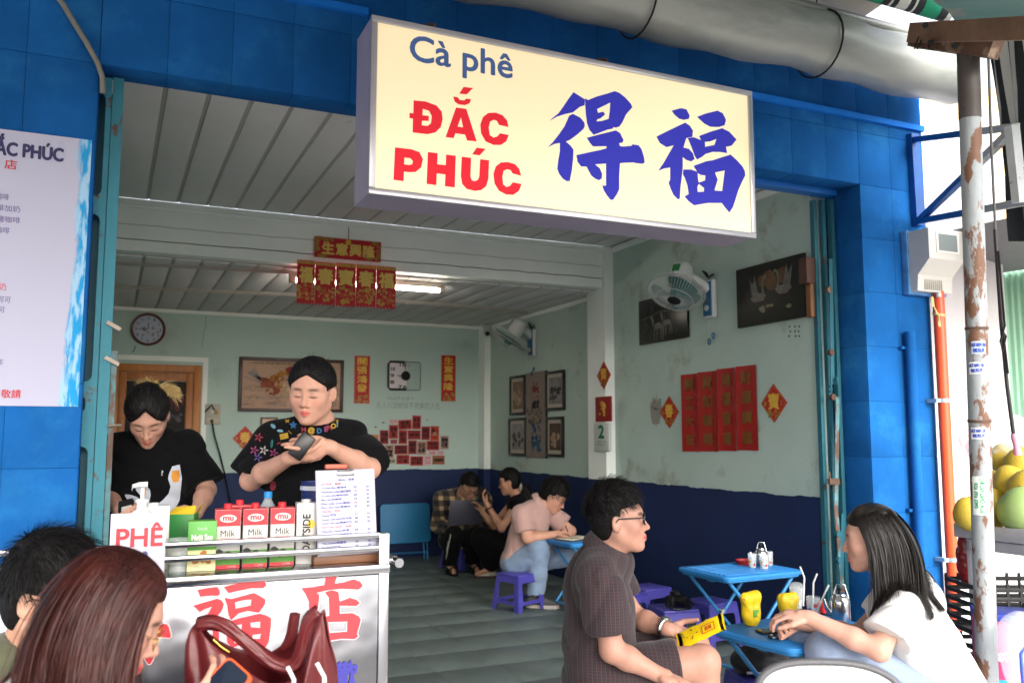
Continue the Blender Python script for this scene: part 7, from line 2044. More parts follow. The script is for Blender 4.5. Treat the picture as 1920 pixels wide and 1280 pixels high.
for pl in (FU2,DI2,DE2):
 ct = c2(pl)
 for k in range(8):
  a = k*math.pi/4; flat('character_outline',[[(x + .0035*math.cos(a),y + .0035*math.sin(a)) for x,y in p_] for p_ in ct],M_cpink,cart,.0052 - k*.0001,.0002)
 flat('character',ct,M_cred,cart,.0035,.0003)
a = P(650,1262,Y=CY0)
printed('small_character','歡',1,T(a.x - CX0,.0035,a.z) @ RX(math.pi/2),mat('cart_blue','#35328f',.4),cart,fit=(.07,.085),bold=.003)
printed('small_character','迎',1,T(a.x - CX0 - .26,.0035,a.z - .07) @ RX(math.pi/2),mat('cart_blue','#35328f',.4),cart,fit=(.07,.085),bold=.003)
# ------------------------------------------------------------------ on the cart
CT = CZ - .006 + .0005   # counter surface
def on_cart(name,label,cat,px,py,Y=3.02,rz=0.0,group=None):
 q = P(px,py,Y=Y); return thing(name,label,cat,(q.x,Y,CT),rz,group)
def front_slab(nm,x0,z0,x1,z1,y,m,par,th=.0008): mb = MB(); mb.box((x0,y - th,z0),(x1,y,z1)); return mb.build(nm,m,par,None)
def face_text(s,cx,cz,w,h,y,m,par,bold=0.0): return printed('lettering',s,1,T(cx,y,cz) @ RX(math.pi/2),m,par,fit=(w,h),bold=bold,align='CENTER')
M_cw2 = mat('carton_white','#bdbab6',.5); M_cr = mat('carton_red','#c0202c',.45); M_cg2 = mat('carton_green','#4d8a2c',.5,var=.25,vscale=40); M_cbk = mat('carton_black','#1c1a1c',.5)
def milk(px,Y,label):
 t = on_cart('milk_carton',label,'carton',px,1060,Y,rz=R_(-4),group='milk cartons on the cart'); w,d,h = .078,.07,.186
 mb = MB(); mb.bbox((-w/2,0,0),(w/2,d,h),.002); mb.build('box',M_cw2,t)
 front_slab('red_band',-w/2 + .001,h*.72,w/2 - .001,h - .001,-.0002,M_cr,t)
 mb = MB(); mb.box((-w/2 - .0006,.001,h*.72),(-w/2 - .0001,d - .001,h - .001)); mb.box((-w/2 + .001,.001,h),(w/2 - .001,d - .001,h + .0006)); mb.build('red_side',M_cr,t,None)
 front_slab('meadow',-w/2 + .001,.012,w/2 - .001,h*.30,-.0002,M_cg2,t)
 mb = MB(); blobs(mb,6,.03,.02,-.012,h*.25,0,.006,.013,0,3); cowm = mb.mesh('cow',M_cbk,None); link('cow',cowm,t,T(0,-.0016,0) @ RX(math.pi/2))
 front_slab('foot_band',-w/2 + .001,.001,w/2 - .001,.012,-.0002,M_cr,t)
 me = fill2d([[(.026*math.cos(a),.0125*math.sin(a)) for a in [i*math.pi/12 for i in range(24)]]],'oval',.0002); me.materials.clear(); me.materials.append(M_cw2); link('oval',me,t,T(0,-.0014,h*.85) @ RX(math.pi/2))
 face_text('mu',0,h*.85,.032,.012,-.0019,M_cr,t,.0008)
 face_text('Milk',0,h*.60,.044,.020,-.001,M_cbk,t)
 face_text('LIFE IN A GLASS',0,h*.51,.045,.004,-.001,M_cr,t)
 face_text('1 LITER',.015,.0065,.025,.006,-.0014,M_cw2,t)
 mb = MB(); mb.lathe([(.013,0),(.013,.015),(.011,.017),(0,.017)],18,M=T(.0,d*.5,h + .0006)); mb.build('cap',M_cr,t)
milk(425,3.0,'red and white milk carton next to the green carton')
milk(477,3.0,'middle one of the three front milk cartons')
milk(528,3.0,'red and white milk carton touching the white oat carton')
milk(447,3.16,'milk carton standing behind the front row on the cart')
t = on_cart('oat_carton','white oat drink carton with vertical black lettering','carton',573,1055,3.0,R_(-6))
mb = MB(); mb.bbox((-.033,0,0),(.033,.065,.20),.002); mb.build('box',M_cw2,t)
printed('lettering','OATSIDE',1,T(.0,-.001,.10) @ RX(math.pi/2) @ RZ(math.pi/2),M_cbk,t,fit=(.125,.024),bold=.001)
face_text('OATS',0,.172,.03,.008,-.001,mat('grey_ink','#8d8a86',.6),t)
mb = MB(); mb.box((-.012,-.0016,-.012),(.012,-.0008,.012),M=T(.015,0,.13) @ RY(R_(45))); mb.build('yellow_sticker',mat('carton_yellow','#d6b42c',.5),t,None)
mb = MB(); mb.lathe([(.016,0),(.016,.01),(.0,.012)],18,M=T(0,.03,.2)); mb.build('cap',M_cw2,t)
t = on_cart('condensed_milk_carton','green and yellow carton at the end of the milk row','carton',377,1066,2.98,R_(-5)); w,d,h = .086,.06,.155
mb = MB(); mb.bbox((-w/2,0,0),(w/2,d,h),.002); mb.build('box',mat('carton_lime','#4f9a38',.45),t)
front_slab('yellow_band',-w/2 + .001,.001,w/2 - .001,h*.42,-.0002,mat('carton_pale','#d9cf9a',.5),t)
mb = MB(); blobs(mb,6,.05,.03,.0,.045,0,.006,.012,0,5); link('food_picture',mb.mesh('food_picture',mat('food_orange','#b5702a',.5,var=.3),None),t,T(0,-.0015,0) @ RX(math.pi/2))
face_text('Ngôi Sao',0,h*.66,.062,.022,-.001,M_cw2,t,.0012); face_text('Phương Nam',.008,h*.52,.045,.009,-.001,mat('carton_yellow','#d6b42c',.5),t,.0006); face_text('Vinamilk',0,h*.85,.03,.009,-.001,M_cw2,t)
face_text('1,284g',-.018,.014,.025,.007,-.0014,mat('grey_ink','#8d8a86',.6),t)
t = on_cart('opened_carton','green carton with its top cut open behind the clear cup','carton',336,1040,3.14,R_(-20)); w,d,h = .085,.06,.165
mb = MB(); mb.bbox((-w/2,0,0),(w/2,d,h),.002); mb.build('box',mat('carton_green2','#2c7a38',.45),t)
front_slab('pale_panel',-w/2 + .004,.002,w/2 - .004,h*.45,-.0002,mat('carton_pale','#d9cf9a',.5),t)
mb = MB(); mb.quad((-w/2,0,h),(w/2,0,h),(w/2 + .01,-.01,h + .03),(-w/2 + .03,-.015,h + .025)); mb.quad((w/2,d,h),(w/2,0,h),(w/2 + .02,0,h + .028),(w/2 + .015,d,h + .03)); mb.build('flap',mat('carton_yellow','#d6b42c',.5),t,None)
t = on_cart('clear_cup','empty clear plastic cup beside the green carton','cup',333,1066,3.0)
M_clear = mat('clear_plastic','#e9eef0',.08,alpha=.22,spec=.7)
mb = MB(); mb.lathe([(.026,0),(.034,.10),(.036,.102),(.033,.10),(.025,.002)],24); mb.build('wall',M_clear,t,60)
t = on_cart('water_bottle','clear water bottle with blue cap behind the milk cartons','bottle',499,1050,3.2)
mb = MB(); mb.lathe([(.03,0),(.032,.01),(.032,.15),(.028,.175),(.014,.20),(.012,.215)],20); mb.build('body',M_clear,t,60)
mb = MB(); mb.lathe([(.0145,.207),(.0145,.228),(0,.229)],18); mb.build('cap',mat('cap_blue','#1f7fc4',.4),t)
# PHE board
q0,q1 = P(208,965,Y=2.87),P(308,1068,Y=2.87)
t = thing('coffee_board','white acrylic board with the red word on the cart','sign board',(q0.x,2.875,CT - .002))
bw_,bh_ = q1.x - q0.x,P(258,963,Y=2.87).z - CT + .004
mb = MB(); mb.bbox((0,0,0),(bw_,.006,bh_),.001); mb.build('board',mat('acrylic','#b4b1c0',.4),t)
ph = P(258,1000,Y=2.87)
face_text('PHÊ',bw_*.53,ph.z - CT - .002,bw_*.82,P(258,976,Y=2.87).z - P(258,1019,Y=2.87).z,-.0008,mat('board_red','#a82a34',.4),t,.0018)
face_text('咖啡',bw_*.52,P(258,1040,Y=2.87).z - CT,bw_*.34,.022,-.0008,mat('board_navy','#2d2c6a',.4),t,.001)
t = on_cart('pump_bottle','white syrup pump bottle behind the word board','pump bottle',262,1040,3.0)
zt = P(262,908,Y=3.0).z - CT
mb = MB(); mb.lathe([(.035,0),(.036,.01),(.036,zt - .09),(.015,zt - .075),(.015,zt - .055),(.019,zt - .055),(.019,zt - .045),(.006,zt - .044),(.006,zt - .01)],20); mb.build('bottle',mat('pump_white','#cfcfcb',.4),t,60)
mb = MB(); mb.tube([(-.028,-.01,zt - .004),(-.01,0,zt),(.014,0,zt)],[.006,.008,.009],10); mb.build('spout',mat('pump_white','#cfcfcb',.4),t,60)
t = on_cart('carton_box','low white box lying behind the word board','box',290,1040,3.05)
zt = P(290,948,Y=3.05).z - CT
mb = MB(); mb.bbox((-.04,0,0),(.04,.06,zt),.003); mb.lathe([(.017,zt),(.017,zt + .008),(0,zt + .008)],14,M=T(-.01,.03,0)); mb.build('box',mat('pump_white','#cfcfcb',.4),t)
# wooden board and clipboard menu
qa,qb = P(592,1052,Y=2.96),P(712,1046,Y=2.96)
t = thing('wooden_board','brown wooden board lying under the clipboard menu','board',((qa.x + qb.x)/2,3.02,CT))
mb = MB(); mb.bbox((-.115,-.06,0),(.115,.08,.028),.003); mb.build('plank',mat('walnut','#6b442b',.5,var=.25,vscale=4,stretch=(2,14,14)),t)
q0 = P(598,1028,Y=2.955); q1 = P(706,1026,Y=2.955); zt = P(648,878,Y=2.975).z
t = thing('clipboard_menu','clear clipboard with printed price menu standing on the cart','menu',((q0.x + q1.x)/2,2.955,CT + .0285),0)
t.rotation_euler = (R_(-7),R_(-1.2),0)
cw2,ch2 = q1.x - q0.x,zt - CT - .03
mb = MB(); mb.bbox((-cw2/2 - .004,.002,0),(cw2/2 + .004,.006,ch2),.001); mb.build('board',mat('clip_board','#a9a3b0',.4),t)
mb = MB(); mb.box((-cw2/2,-.0006,.004),(cw2/2,.0015,ch2 - .004)); mb.build('paper',mat('menu_paper','#b9b9c6',.7),t,None)
mb = MB(); mb.bbox((-.03,-.008,ch2 - .022),(.03,.003,ch2 - .002),.004); mb.build('clip',M_steel,t)
MENU = [('h','MENU - 菜單'),('r','CÀ PHÊ - 咖啡'),('b','Cà phê đen/黑咖啡'),('b','Vietnamese Coffee/越式咖啡'),('b','Cà phê sữa/咖啡加奶'),('b','Bạc xỉu/白咖啡'),('b','Phin sữa tươi/鮮奶'),('b','Phin sữa hạt/燕麥奶'),('r','CACAO - 可可'),('b','Cacao/可可'),('b','Cacao sữa tươi/可可奶'),('b','Cacao sữa hạt/燕麥可可'),('r','MATCHA NHẬT - 抹茶'),('b','Matcha Latte/抹茶'),('b','Matcha sữa hạt/抹茶燕麥'),('r','KHÁC - 其他'),('b','Trà chanh/檸檬茶'),('b','Redbull/紅牛')]
M_mr = mat('menu_ink_red','#b0506a',.6); M_mb = mat('menu_ink_blue','#4a4a96',.6)
for i,(k,s_) in enumerate(MENU):
 z = ch2 - .034 - i*(ch2 - .05)/18
 wd = min(cw2*.52,.0062*len(s_))
 face_text(s_,0 if k == 'h' else -cw2/2 + .012 + wd/2,z,wd,.0075,-.0012,M_mr if k == 'r' else M_mb,t,.0002)
 if k == 'b':
  face_text(str(18 + (i*7) % 20),cw2*.16,z,.010,.006,-.0012,M_mr if i % 3 == 0 else M_mb,t,.0003); face_text(str(20 + (i*5) % 20),cw2*.38,z,.010,.006,-.0012,M_mb,t,.0003)
q = P(632,872,Y=3.0)
mb = MB(); mb.bbox((q.x - .04,2.995,q.z - .012),(q.x + .035,3.015,q.z + .004),.004)
t2 = tag(mb.build('phone_case',mat('coral_case','#c9604a',.5),None),'coral coloured case peeping over the clipboard top','phone case')
# bucket
q = P(586,960,Y=3.30)
t = thing('bucket','dark blue plastic bucket with white rim behind the clipboard','bucket',(q.x,3.22,CT))
zt = P(586,902,Y=3.22).z - CT
mb = MB(); mb.lathe([(.045,0),(.06,zt),(.057,zt),(.043,.003)],28); mb.build('pail',mat('bucket_blue','#17245c',.4),t,60)
mb = MB(); mb.lathe([(.0605,zt - .03),(.0625,zt - .03),(.0625,zt - .015),(.0605,zt - .015)],28,cap=False); mb.build('white_band',mat('bucket_white','#b9bcc4',.4),t,60)
# what the baristas hold
t = thing('black_phone','black object cupped in the hands of the standing barista','phone',tuple(GB_hand))
mb = MB(); mb.bbox((-.028,-.012,-.05),(.028,.012,.05),.006,M=RZ(view_yaw(566)*-1) @ RY(R_(35))); mb.build('body',M_blackp,t)
q = P(236,955,d=3.72)
t = thing('card_reader','black card reader with white face held by the bowing barista','card reader',tuple(q))
mb = MB(); mb.bbox((-.03,-.012,-.05),(.03,.012,.05),.006,M=RX(R_(40)) @ RZ(R_(20))); mb.build('body',M_blackp,t)
mb = MB(); mb.bbox((-.024,-.017,-.02),(.018,-.012,.035),.002,M=RX(R_(40)) @ RZ(R_(20))); mb.build('screen',mat('reader_white','#b9b9b5',.4),t)
# ================================================================== PLASTIC STOOLS
M_pur = mat('purple_plastic','#46429a',.45,var=.12,vscale=7,color2='#6a67a8',c2scale=9,c2lo=.6,c2hi=.75,bump=.05)
M_pur2 = mat('violet_plastic','#5a5cc4',.35,var=.05,vscale=5)
def make_stool(h,wt,wb,m,label):
 t = thing('plastic_stool',label,'stool')
 mb = MB(); mb.bbox((-wt/2,-wt/2,h - .022),(wt/2,wt/2,h),.016); seat = mb.build('seat',m,t)
 mb = MB(); mb.lathe([(.012,h + .0004),(.026,h + .0004)],16,cap=False); mb.build('seat_ring',mat('purple_dark','#37338a',.4),seat,None)
 def rr(x0,y0,x1,y1,r=.02):
  pts = []
  for cx,cy,a0 in ((x1 - r,y1 - r,0),(x0 + r,y1 - r,90),(x0 + r,y0 + r,180),(x1 - r,y0 + r,270)):
   pts += [(cx + r*math.cos(R_(a0 + a)),cy + r*math.sin(R_(a0 + a))) for a in (0,30,60,90)]
  return pts
 sl = math.hypot(h - .02,(wb - wt)/2); tilt = math.atan2((wb - wt)/2,h - .02); lw = .048
 k = sl
 outer = [(-wb/2,0),(-wb/2 + lw,0),(-wb/2 + lw + .012,k*.20),(wb/2 - lw - .012,k*.20),(wb/2 - lw,0),(wb/2,0),(wt/2 - .004,k),(-wt/2 + .004,k)]
 hole = rr(-wb/2 + lw + .014,k*.30,wb/2 - lw - .014,k*.82,.022)
 me = fill2d([outer,hole],'side_panel',.004); me.materials.clear(); me.materials.append(m)
 for i in range(4):
  link('side_panel',me,t,RZ(i*math.pi/2) @ T(0,-wb/2 + .004,0) @ RX(math.pi/2 - tilt))
 return t
st0 = make_stool(.285,.25,.31,M_pur,'x')
STG = 'purple plastic stools'
def put_stool(src,px,py,zt,label,rz=0.0,first=False,xy=None):
 q = P(px,py,Z=zt) if xy is None else Vector((xy[0],xy[1],0))
 M = T(q.x,q.y,0.0) @ RZ(rz)
 o = src if first else copy_tree(src,None,M)
 if first: o.matrix_world = M
 o['label'] = label; o['group'] = STG
 return o
put_stool(st0,972,1072,.285,'purple stool under the person in the pink polo shirt',R_(20),True)
put_stool(st0,1214,1098,.285,'purple stool by the navy wall behind the patterned shirt',R_(8))
put_stool(st0,1168,1108,.285,'purple stool mostly hidden behind the patterned shirt',R_(14))
put_stool(st0,1262,1136,.285,'purple stool carrying the black camera',R_(-8))
put_stool(st0,1332,1124,.285,'purple stool under the rear blue table',R_(5))
put_stool(st0,866,1030,.285,'purple stool under the person in plaid',R_(30),xy=(G9.pe.x,G9.pe.y))
put_stool(st0,980,1050,.285,'purple stool under the person in the black dress',R_(-10),xy=(G8.pe.x,G8.pe.y))
put_stool(st0,1418,1240,.285,'purple stool under the front blue table holding a black bag',R_(-12),xy=(2.80,3.36))
st1 = make_stool(.40,.27,.34,M_pur2,'violet stool under the person in the patterned shirt'); st1.matrix_world = T(G1.pe.x,G1.pe.y,0) @ RZ(R_(-30)); st1['group'] = STG
o = copy_tree(st1,None,T(G2.pe.x,G2.pe.y,0) @ RZ(R_(-25))); o['label'] = 'violet stool under the person in the white shirt'
for i,(g_,lb) in enumerate(((G5,'violet stool under the auburn haired person'),(G6,'violet stool under the person in olive green'))):
 o = copy_tree(st1,None,T(g_.pe.x,g_.pe.y,g_.pe.z - .40 - .10) @ RZ(.3)); o['label'] = lb
# ================================================================== BLUE FOLDING TABLES
M_tb = mat('blue_table_plastic','#2a7fc4',.45,var=.10,vscale=7,color2='#5f9cc8',c2scale=10,c2lo=.6,c2hi=.75,bump=.05); M_tb2 = mat('blue_table_metal','#2f7fb8',.35,var=.05,metal=.1)
TBG = 'blue folding tables'
def rrect(w,d,r,n=6):
 pts = []
 for cx,cy,a0 in ((w/2 - r,d/2 - r,0),(-w/2 + r,d/2 - r,90),(-w/2 + r,-d/2 + r,180),(w/2 - r,-d/2 + r,270)):
  pts += [(cx + r*math.cos(R_(a0 + a)),cy + r*math.sin(R_(a0 + a))) for a in [90*i/n for i in range(n + 1)]]
 return pts
def table(w,d,h,M,label,slats=0,m=M_tb):
 t = thing('folding_table',label,'table',M=M,group=TBG)
 o = rrect(w,d,.045); mb = MB(); n = len(o)
 prof = [(1.0,h - .022),(1.012,h - .012),(1.008,h - .003),(.992,h)]
 vs = [(x*k,y*k,z) for k,z in prof for x,y in o]
 fs = [tuple(range(n))[::-1]] + [(i*n + j,i*n + (j + 1) % n,(i + 1)*n + (j + 1) % n,(i + 1)*n + j) for i in range(3) for j in range(n)] + [tuple(range(3*n,4*n))]
 mb.add(vs,fs); top = mb.build('table_top',m,t,40)
 for i in range(slats):
  y = -d/2 + .04 + (d - .08)*(i + .5)/slats; mb = MB(); mb.bbox((-w/2 + .03,y - (d - .08)/slats*.38,h - .001),(w/2 - .03,y + (d - .08)/slats*.38,h + .004),.003); mb.build('slat',m,top)
 mb = MB(); mb.tube([(x*.94,y*.92,h - .03) for x,y in o] + [(o[0][0]*.94,o[0][1]*.92,h - .03)],.009,8,caps=False); mb.build('under_frame',M_tb2,t,60)
 for s_ in (-1,1):
  y = s_*(d/2 - .05)
  for k in (-1,1):
   yy = y + k*.010
   mb = MB(); mb.tube([(k*w*.44,yy,.0),(-k*w*.40,yy,h - .035)],.0105,10); mb.build('leg',M_tb2,t,60)
  mb = MB(); mb.tube([(0,y - .022,h*.52),(0,y + .022,h*.52)],.013,10); mb.build('pivot_bolt',M_steel,t,60)
 for k in (-1,1):
  mb = MB(); mb.tube([(k*w*.36,-d/2 + .05,h*.10),(k*w*.36,d/2 - .05,h*.10)],.009,8); mb.build('cross_rail',M_tb2,t,60)
  mb = MB(); mb.bbox((k*w*.36 - .02,-.025,h - .06),(k*w*.36 + .02,.025,h - .022),.004); mb.build('hinge_block',M_tb2,t)
 return t
TH = .58
table(.62,.44,TH,T(2.665,2.935,0) @ RZ(R_(8)),'bright blue folding table between the two seated customers')
table(.60,.46,TH,T(3.515,4.385,0) @ RZ(R_(3)),'blue slatted folding table by the navy wall with kettle and glasses',9)
q = P(1092,1012,Z=.55)
table(.55,.42,.55,T(q.x + .06,q.y + .05,0) @ RZ(R_(5)),'blue folding table with open notebook by the pink polo person')
# folded one against the back wall
t = thing('folded_table','blue folding table leaned flat against the rear navy wall','table',M=T(P(763,1040,Y=9.6).x,9.60,0) @ RX(R_(-9)),group=TBG)
w_ = (P(808,980,Y=9.65).x - P(718,980,Y=9.65).x); h0,h1 = P(763,1016,Y=9.62).z,P(763,944,Y=9.66).z
o_ = [(x,z + (h0 + h1)/2) for x,z in rrect(w_,h1 - h0,.04)]
mb = MB(); mb.prism([(x,0,z) for x,z in o_],(0,-.012,0),(0,.012,0)); mb.build('table_top',mat('blue_table_dark','#2277a8',.4),t,40)
mb = MB(); mb.tube([(x*1.01,.0,z) for x,z in o_] + [(o_[0][0]*1.01,0,o_[0][1])],.010,8,caps=False); mb.build('rim_tube',M_tb2,t,60)
for x in (-w_/2 + .03,-w_/2 + .07,w_/2 - .07,w_/2 - .03):
 mb = MB(); mb.tube([(x,.02,0),(x,.02,h0 + .1)],.010,8); mb.build('leg',M_tb2,t,60)
mb = MB(); mb.tube([(-w_/2 + .03,.02,.08),(w_/2 - .03,.02,.08)],.009,8); mb.build('cross_rail',M_tb2,t,60)
# ------------------------------------------------------------------ table things
def kettle(px,py,zt,label,s=1.0,xy=None,rz=0.0):
 q = P(px,py,Z=zt); t = thing('teapot',label,'teapot',(q.x,q.y,zt + .0008),rz,group='small aluminium teapots')
 m = mat('teapot_metal','#c4c6c8',.18,metal=1.0)
 mb = MB(); mb.lathe([(.036*s,0),(.038*s,.004),(.038*s,.075*s),(.034*s,.088*s),(.026*s,.098*s),(.022*s,.10*s)],28); mb.build('pot',m,t,50)
 mb = MB(); mb.lathe([(.026*s,.0995*s),(.024*s,.106*s),(.008*s,.112*s),(0,.113*s)],24); ld = mb.build('lid',m,t,50)
 mb = MB(); mb.tube([(0,0,.112*s),(0,0,.118*s),(0,0,.128*s)],[.005*s,.009*s,.008*s],12); mb.build('knob',M_blackp,ld,50)
 mb = MB(); mb.tube([(-.036*s,0,.03*s),(-.052*s,0,.055*s),(-.060*s,0,.085*s)],[.012*s,.009*s,.006*s],10); mb.build('spout',m,t,60)
 mb = MB(); mb.tube([(-.026*s,0,.092*s),(-.01*s,0,.14*s),(.02*s,0,.14*s),(.034*s,0,.088*s)],.0028*s,8); mb.build('bail_handle',m,t,60)
 return t
kettle(1576,1165,TH,'small aluminium teapot on the front blue table',1.12,rz=R_(-30))
kettle(1427,1062,TH,'small aluminium teapot on the rear slatted table',1.05,rz=R_(-30))
def tumbler(px,py,zt,label,cols,h=.095,r=.031,straws=(),lid=False,name='plastic_cup',group='drink cups on the tables'):
 q = P(px,py,Z=zt); t = thing(name,label,'cup',(q.x,q.y,zt + .0008),0,group)
 mb = MB(); mb.lathe([(r*.78,0),(r,h),(r*.95,h),(r*.74,.003)],24); mb.build('wall',M_clear,t,60)
 mb = MB(); mb.lathe([(0,.004),(r*.76,.004),(r*.86,h*.4),(0,h*.4)],20); mb.build('drink',mat('melted_ice','#cfd6d8',.1,alpha=.35),t,60)
 if lid:
  mb = MB(); mb.lathe([(r*1.06,h - .002),(r*1.08,h + .006),(r*.9,h + .018),(r*.5,h + .024),(0,h + .025)],24,cap=False); mb.build('lid',M_clear,t,60)
 for i,c in enumerate(cols):
  for k in range(3):
   a = 2*math.pi*k/3 + i*.9 + .4; z = h*(.25 + .2*i)
   R0 = r*(.78 + .22*z/h) + .0006
   mb = MB(); pts = []
   for j in range(8):
    b_ = 2*math.pi*j/8; aa = a + .3*math.cos(b_); zz = z + .009*math.sin(b_); pts.append((R0*math.cos(aa),R0*math.sin(aa),zz))
   mb.quad(*pts); mb.build('printed_dot',mat('dot_' + c[1:],c,.5),t,None)
 for (x0,y0,x1,y1,x2,y2) in straws:
  d_ = (q - _C).dot(_F)
  pts = [P(x0,y0,d=d_) - q,P(x1,y1,d=d_) - q,P(x2,y2,d=d_) - q]
  pts = [Vector((p.x,p.y,max(p.z,.005))) for p in pts]
  mb = MB(); mb.tube(pts,.0042,8); mb.build('straw',mat('straw_white','#d9d9d6',.4),t,50)
 return t
tumbler(1494,1140,TH,'lidded clear cup with straw standing behind the other drinks',('#b9bcc4',),straws=((1500,1062,1508,1082,1506,1135),),lid=True)
tumbler(1526,1160,TH,'clear cup with red and blue dots and two straws',('#b5262c','#2c4fb0','#b5262c'),straws=((1532,1075,1525,1092,1524,1150),(1554,1096,1545,1115,1530,1152)),lid=False)
for i,(px,py) in enumerate(((1411,1064),(1433,1066),(1442,1060))):
 tumbler(px,py,TH + .004,['printed drinking glass nearest the red tray','printed drinking glass in front of the rear teapot','printed drinking glass with a spoon beside the rear teapot'][i],('#a8281c','#c9a02c','#b9bcc4'),.085,.027,name='drinking_glass',straws=(((1446,1033,1442,1045,1440,1058),) if i == 2 else ()))
q = P(1400,1057,Z=TH + .004)
t = thing('red_tray','small red plastic tray on the rear slatted table','tray',(q.x,q.y,TH + .0048))
mb = MB(); mb.lathe([(0,.002),(.055,.002),(.065,.025),(.068,.025),(.058,0),(0,0)],24); mb.build('dish',mat('tray_red','#b3261f',.4),t,50)
q = P(1552,1150,Z=TH)
t = thing('red_cup','tiny red plastic cup beside the front teapot','cup',(q.x,q.y + .03,TH + .0008)); mb = MB(); mb.lathe([(.018,0),(.022,.045),(.020,.045),(.016,.003)],18); mb.build('cup',mat('tray_red','#b3261f',.4),t,50)
# yellow packets
M_yel = mat('yellow_wrap','#d8b414',.45,var=.12,vscale=25,bump=.5,bscale=30,color2='#b5431c',c2scale=28,c2lo=.62,c2hi=.66)
M_yel2 = mat('yellow_packet','#e0bc10',.4,var=.06)
def wrap(px,py,w,h,label,name='wrapped_packet',seed=1):
 q = P(px,py,Z=TH); t = thing(name,label,'packet',(q.x,q.y,TH + .001))
 R3 = np.array([[1,0,0],[0,1,0],[0,0,1]],f32); c = q + Vector((0,0,0))
 def fn(p):
  a = d_ell(p,(0,0,h*.36),R3,(w*.46,w*.40,h*.40)); b = d_cap(p,(-w*.34,0,h*.86),(w*.34,0,h*.88),.020,.022)
  d = smin(a,b,.04); d = np.maximum(d,-p[:,2]); return d + folds(p,.006,seed,3.0)
 sdf_obj('wrap',fn,(-w,-w,-.02),(w,w,h*1.2),.0035,M_yel,t)
 mb = MB(); mb.bbox((-w*.2,-w*.40,h*.3),(w*.15,-w*.385,h*.52),.002); mb.build('green_label',mat('packet_green','#5d9a3a',.5),t)
 return t
wrap(1409,1172,.088,.135,'yellow wrapped packet standing at the front of the blue table',seed=5)
wrap(1478,1152,.090,.085,'yellow wrapped packet behind the clasped hands',seed=9)
a_,b_ = P(1270,1204,d=3.30),P(1358,1163,d=3.22)
ax_ = (b_ - a_); L_ = ax_.length; ax_.normalize()
nrm = (ax_.cross(_R)).normalized(); nrm = (Vector((0,0,1))*.75 - _F*.65); nrm = (nrm - ax_*nrm.dot(ax_)).normalized(); sd_ = nrm.cross(ax_)
t = thing('yellow_packet','flat yellow snack packet held by the person in patterned shirt','packet',M=basis(a_,ax_,sd_,nrm))
mb = MB(); nx,ny = 14,8
for sgn in (1,-1):
 g_ = [[(L_*i/nx,-.035 + .07*j/ny,sgn*.006*math.sin(math.pi*min(1,max(0,(i - 1)/(nx - 2))))*math.sin(math.pi*j/ny) + .002*math.sin(i*1.3 + j)) for j in range(ny + 1)] for i in range(nx + 1)]
 for i in range(nx):
  for j in range(ny): mb.quad(g_[i][j],g_[i + 1][j],g_[i + 1][j + 1],g_[i][j + 1])
mb.build('foil',M_yel2,t,60)
mb = MB(); mb.box((L_*.55,-.02,.0095),(L_*.82,.012,.0100)); mb.build('red_label',mat('packet_red','#b5431c',.5),t,None)
mb = MB(); mb.box((L_*.57,-.017,.0101),(L_*.80,.009,.0105)); mb.build('yellow_label',M_yel2,t,None)
printed('lettering','香辣',1,T(L_*.685,-.004,.0110),mat('packet_red','#b5431c',.5),t,fit=(.03,.018),bold=.0006)
mb = MB(); blobs(mb,14,L_*.35,.04,L_*.28,.0,.0095,.0015,.004,0,3); mb.build('printed_spots',mat('packet_brown','#6a5a14',.5),t,None)
# phone, bracelet, clear bag on the front table
q = P(1447,1186,Z=TH); t = thing('black_phone','black phone lying on the front blue table','phone',(q.x + .02,q.y,TH + .001),R_(-12))
mb = MB(); mb.bbox((-.075,-.036,0),(.075,.036,.009),.004); mb.build('body',M_blackp,t); mb = MB(); mb.box((-.07,-.032,.0091),(.07,.032,.0095)); mb.build('screen',mat('phone_glass','#15161a',.06),t,None)
q = P(1459,1196,Z=TH); t = thing('bead_bracelet','black and silver bead bracelet on the front blue table','bracelet',(q.x,q.y,TH + .001))
for i in range(14):
 a = 2*math.pi*i/14; mb = MB(); mb.lathe([(0,0),(.005,.002),(.007,.006),(.005,.010),(0,.012)],8,M=T(.036*math.cos(a),.03*math.sin(a),0)); mb.build('bead',M_metal if i % 4 == 0 else M_blackp,t,60)
q = P(1484,1178,Z=TH + .02)
mb = MB(); rr = random.Random(5); g_ = [[q + Vector((-.06 + .12*i/6,-.03 + .06*j/5,-.015 + .05*math.sin(i*1.7 + j)*.5 + rr.uniform(0,.025))) for j in range(6)] for i in range(7)]
for i in range(6):
 for j in range(5): mb.quad(g_[i][j],g_[i + 1][j],g_[i + 1][j + 1],g_[i][j + 1])
tag(mb.build('plastic_wrapper',mat('cellophane','#dfe3e4',.06,alpha=.3,spec=.8),None,20),'crumpled clear wrapper under the clasped hands','wrapper')
# black camera on a stool
q = P(1270,1152,Z=.32); sq = P(1262,1136,Z=.285); q = Vector((sq.x,sq.y - .02,.286))
t = thing('photo_camera','black photo camera lying on a purple stool','camera',tuple(q),R_(20))
mb = MB(); mb.bbox((-.07,-.03,0),(.07,.03,.075),.012); mb.bbox((-.025,-.03,.07),(.025,.025,.10),.010); mb.build('body',M_blackp,t)
mb = MB(); mb.tube([(0,-.03,.04),(0,-.05,.04),(0,-.10,.04)],[.034,.032,.034],20); mb.build('lens',M_blackp,t,50)
mb = MB(); mb.tube([(-.07,0,.06),(-.12,-.03,.02),(-.10,-.09,.006),(-.02,-.12,.006),(.08,-.09,.02),(.07,0,.06)],.007,6); mb.build('strap',M_blackp,t,60)
printed('lettering','Canon',1,T(0,-.0312,.088) @ RX(math.pi/2),mat('print_white','#c3c5ca',.8),t,fit=(.032,.008))
